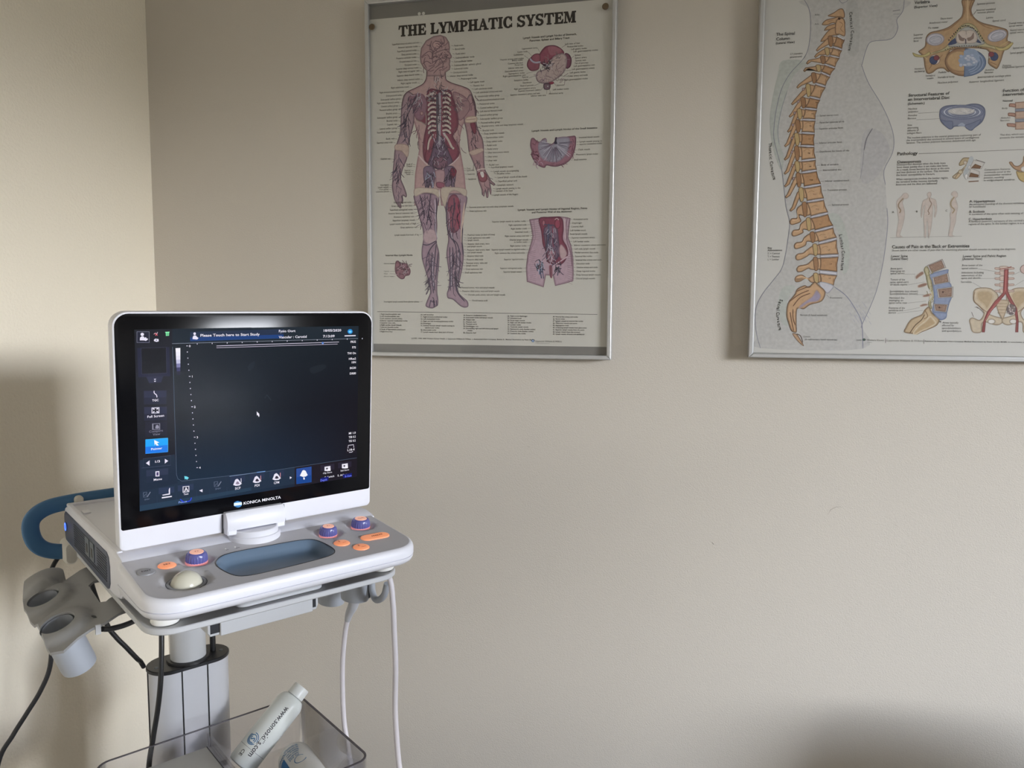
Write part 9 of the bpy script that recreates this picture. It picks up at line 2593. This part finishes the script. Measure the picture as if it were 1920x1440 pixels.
# ------------------------------------------------------------------ black cords
def cord(label, pts, r=.0036):
    mb = MM().tube(pts, r, 10, 7); b = pts[-1]
    t = thing('power_cord', label, 'cord', mloc(b[0], b[1], b[2]), YAW, None)
    mb.build('cord_sleeve', 'cable', t, 40, b[2], (b[0], b[1])); return t
cord('black cord sagging behind the left probe holder down to the bottom left', [(-.100, -.3466, .998), (-.130, -.372, .985), (-.160, -.385, .968), (-.183, -.385, .952), (-.198, -.372, .930), (-.2035, -.352, .90), (-.203, -.352, .84), (-.2075, -.352, .786), (-.222, -.352, .750), (-.243, -.352, .718), (-.262, -.352, .690), (-.283, -.352, .652), (-.30, -.352, .55), (-.30, -.355, .40), (-.28, -.36, .2), (-.25, -.36, .02)])
cord('black cord crossing down from the left probe holder to the black column cap', [(-.150, -.30, .9705), (-.1545, -.30, .945), (-.150, -.30, .910), (-.134, -.30, .853), (-.1215, -.30, .828), (-.108, -.30, .808), (-.090, -.305, .780), (-.081, -.325, .766), (-.0738, -.334, .7505)], .0038)
cord('short black cord looping from the left holder tab to under the tray', [(-.0912, -.12, .9675), (-.100, -.11, .948), (-.120, -.095, .9345), (-.150, -.075, .9325), (-.176, -.058, .937), (-.191, -.048, .9435)], .0036)
cord('black cord hanging down in front of the grey column behind the clear bin', [(-.052, -.275, .9710), (-.055, -.273, .905), (-.060, -.268, .845), (-.0645, -.258, .800), (-.0695, -.2525, .75), (-.075, -.2545, .705), (-.083, -.256, .660), (-.092, -.257, .60), (-.098, -.26, .45), (-.09, -.28, .2), (-.08, -.30, .1365)], .0042)
cord('short black cord beside the lift post on its right', [(.0428, -.333, .9712), (.0428, -.334, .87), (.0428, -.335, .80), (.0428, -.335, .760), (.0428, -.335, .7452)], .0050)

# ------------------------------------------------------------------ an unseen chair, placed to cast the soft wall shadow at the lower right
ch = thing('shadow_chair', 'unseen dark chair right of the picture, placed to cast the soft wall shadow', 'chair', (2.09, -.24, 0), 0)
bk = rrect(-.22, .34, .22, .640, (.02, .02, .14, .12), 8)
MB().slab(bk, [(.012, .018), (0, .008), (0, -.018), (.012, -.028)], lambda a, b, w: (a, w, b)).build('backrest', 'fabric', ch)
MB().slab(rrect(-.22, -.46, .22, -.03, .03), [(.006, .40), (0, .41), (0, .45), (.012, .462)], lambda a, b, w: (a, b, w)).build('seat', 'fabric', ch)
for a in (-.20, .20):
    MB().tube([(a, -.44, 0), (a, -.43, .40)], .011, 12, 0).build('leg', 'steel', ch)
    MB().tube([(a, .04, 0), (a, .0, .42), (a * .9, -.0, .46)], .011, 12, 0).build('leg', 'steel', ch)

# ------------------------------------------------------------------ unseen couch added right of the picture to shade the lower left wall
co_ = thing('shade_couch', 'unseen dark couch with raised backrest, added right of the picture to shade the lower walls', 'couch', (2.75, -1.9, 0), 0)
XY = lambda a, b, w: (a, b, w); YZ = lambda a, b, w: (w, a, b)
MB().slab(rrect(-.34, -.95, .34, .12, .04), [(.012, .70), (0, .712), (0, .768), (.014, .782)], XY).build('seat_cushion', 'fabric', co_)
MB().slab([(.14, .74), (.76, 1.255), (.71, 1.315), (.08, .80)], [(.01, -.34), (0, -.33), (0, .33), (.01, .34)], YZ).build('back_cushion', 'fabric', co_)
MB().slab(rrect(-.30, -.90, .30, .66, .02), [(0, .655), (0, .695)], XY).build('couch_frame', 'steel', co_)
for a in (-.27, .27):
    for b in (-.82, .58): MB().tube([(a, b, 0), (a, b, .656)], .022, 14, 0).build('leg', 'steel', co_)
    MB().tube([(a, .60, .68), (a, .66, 1.13)], .012, 12, 0).build('support_strut', 'steel', co_)
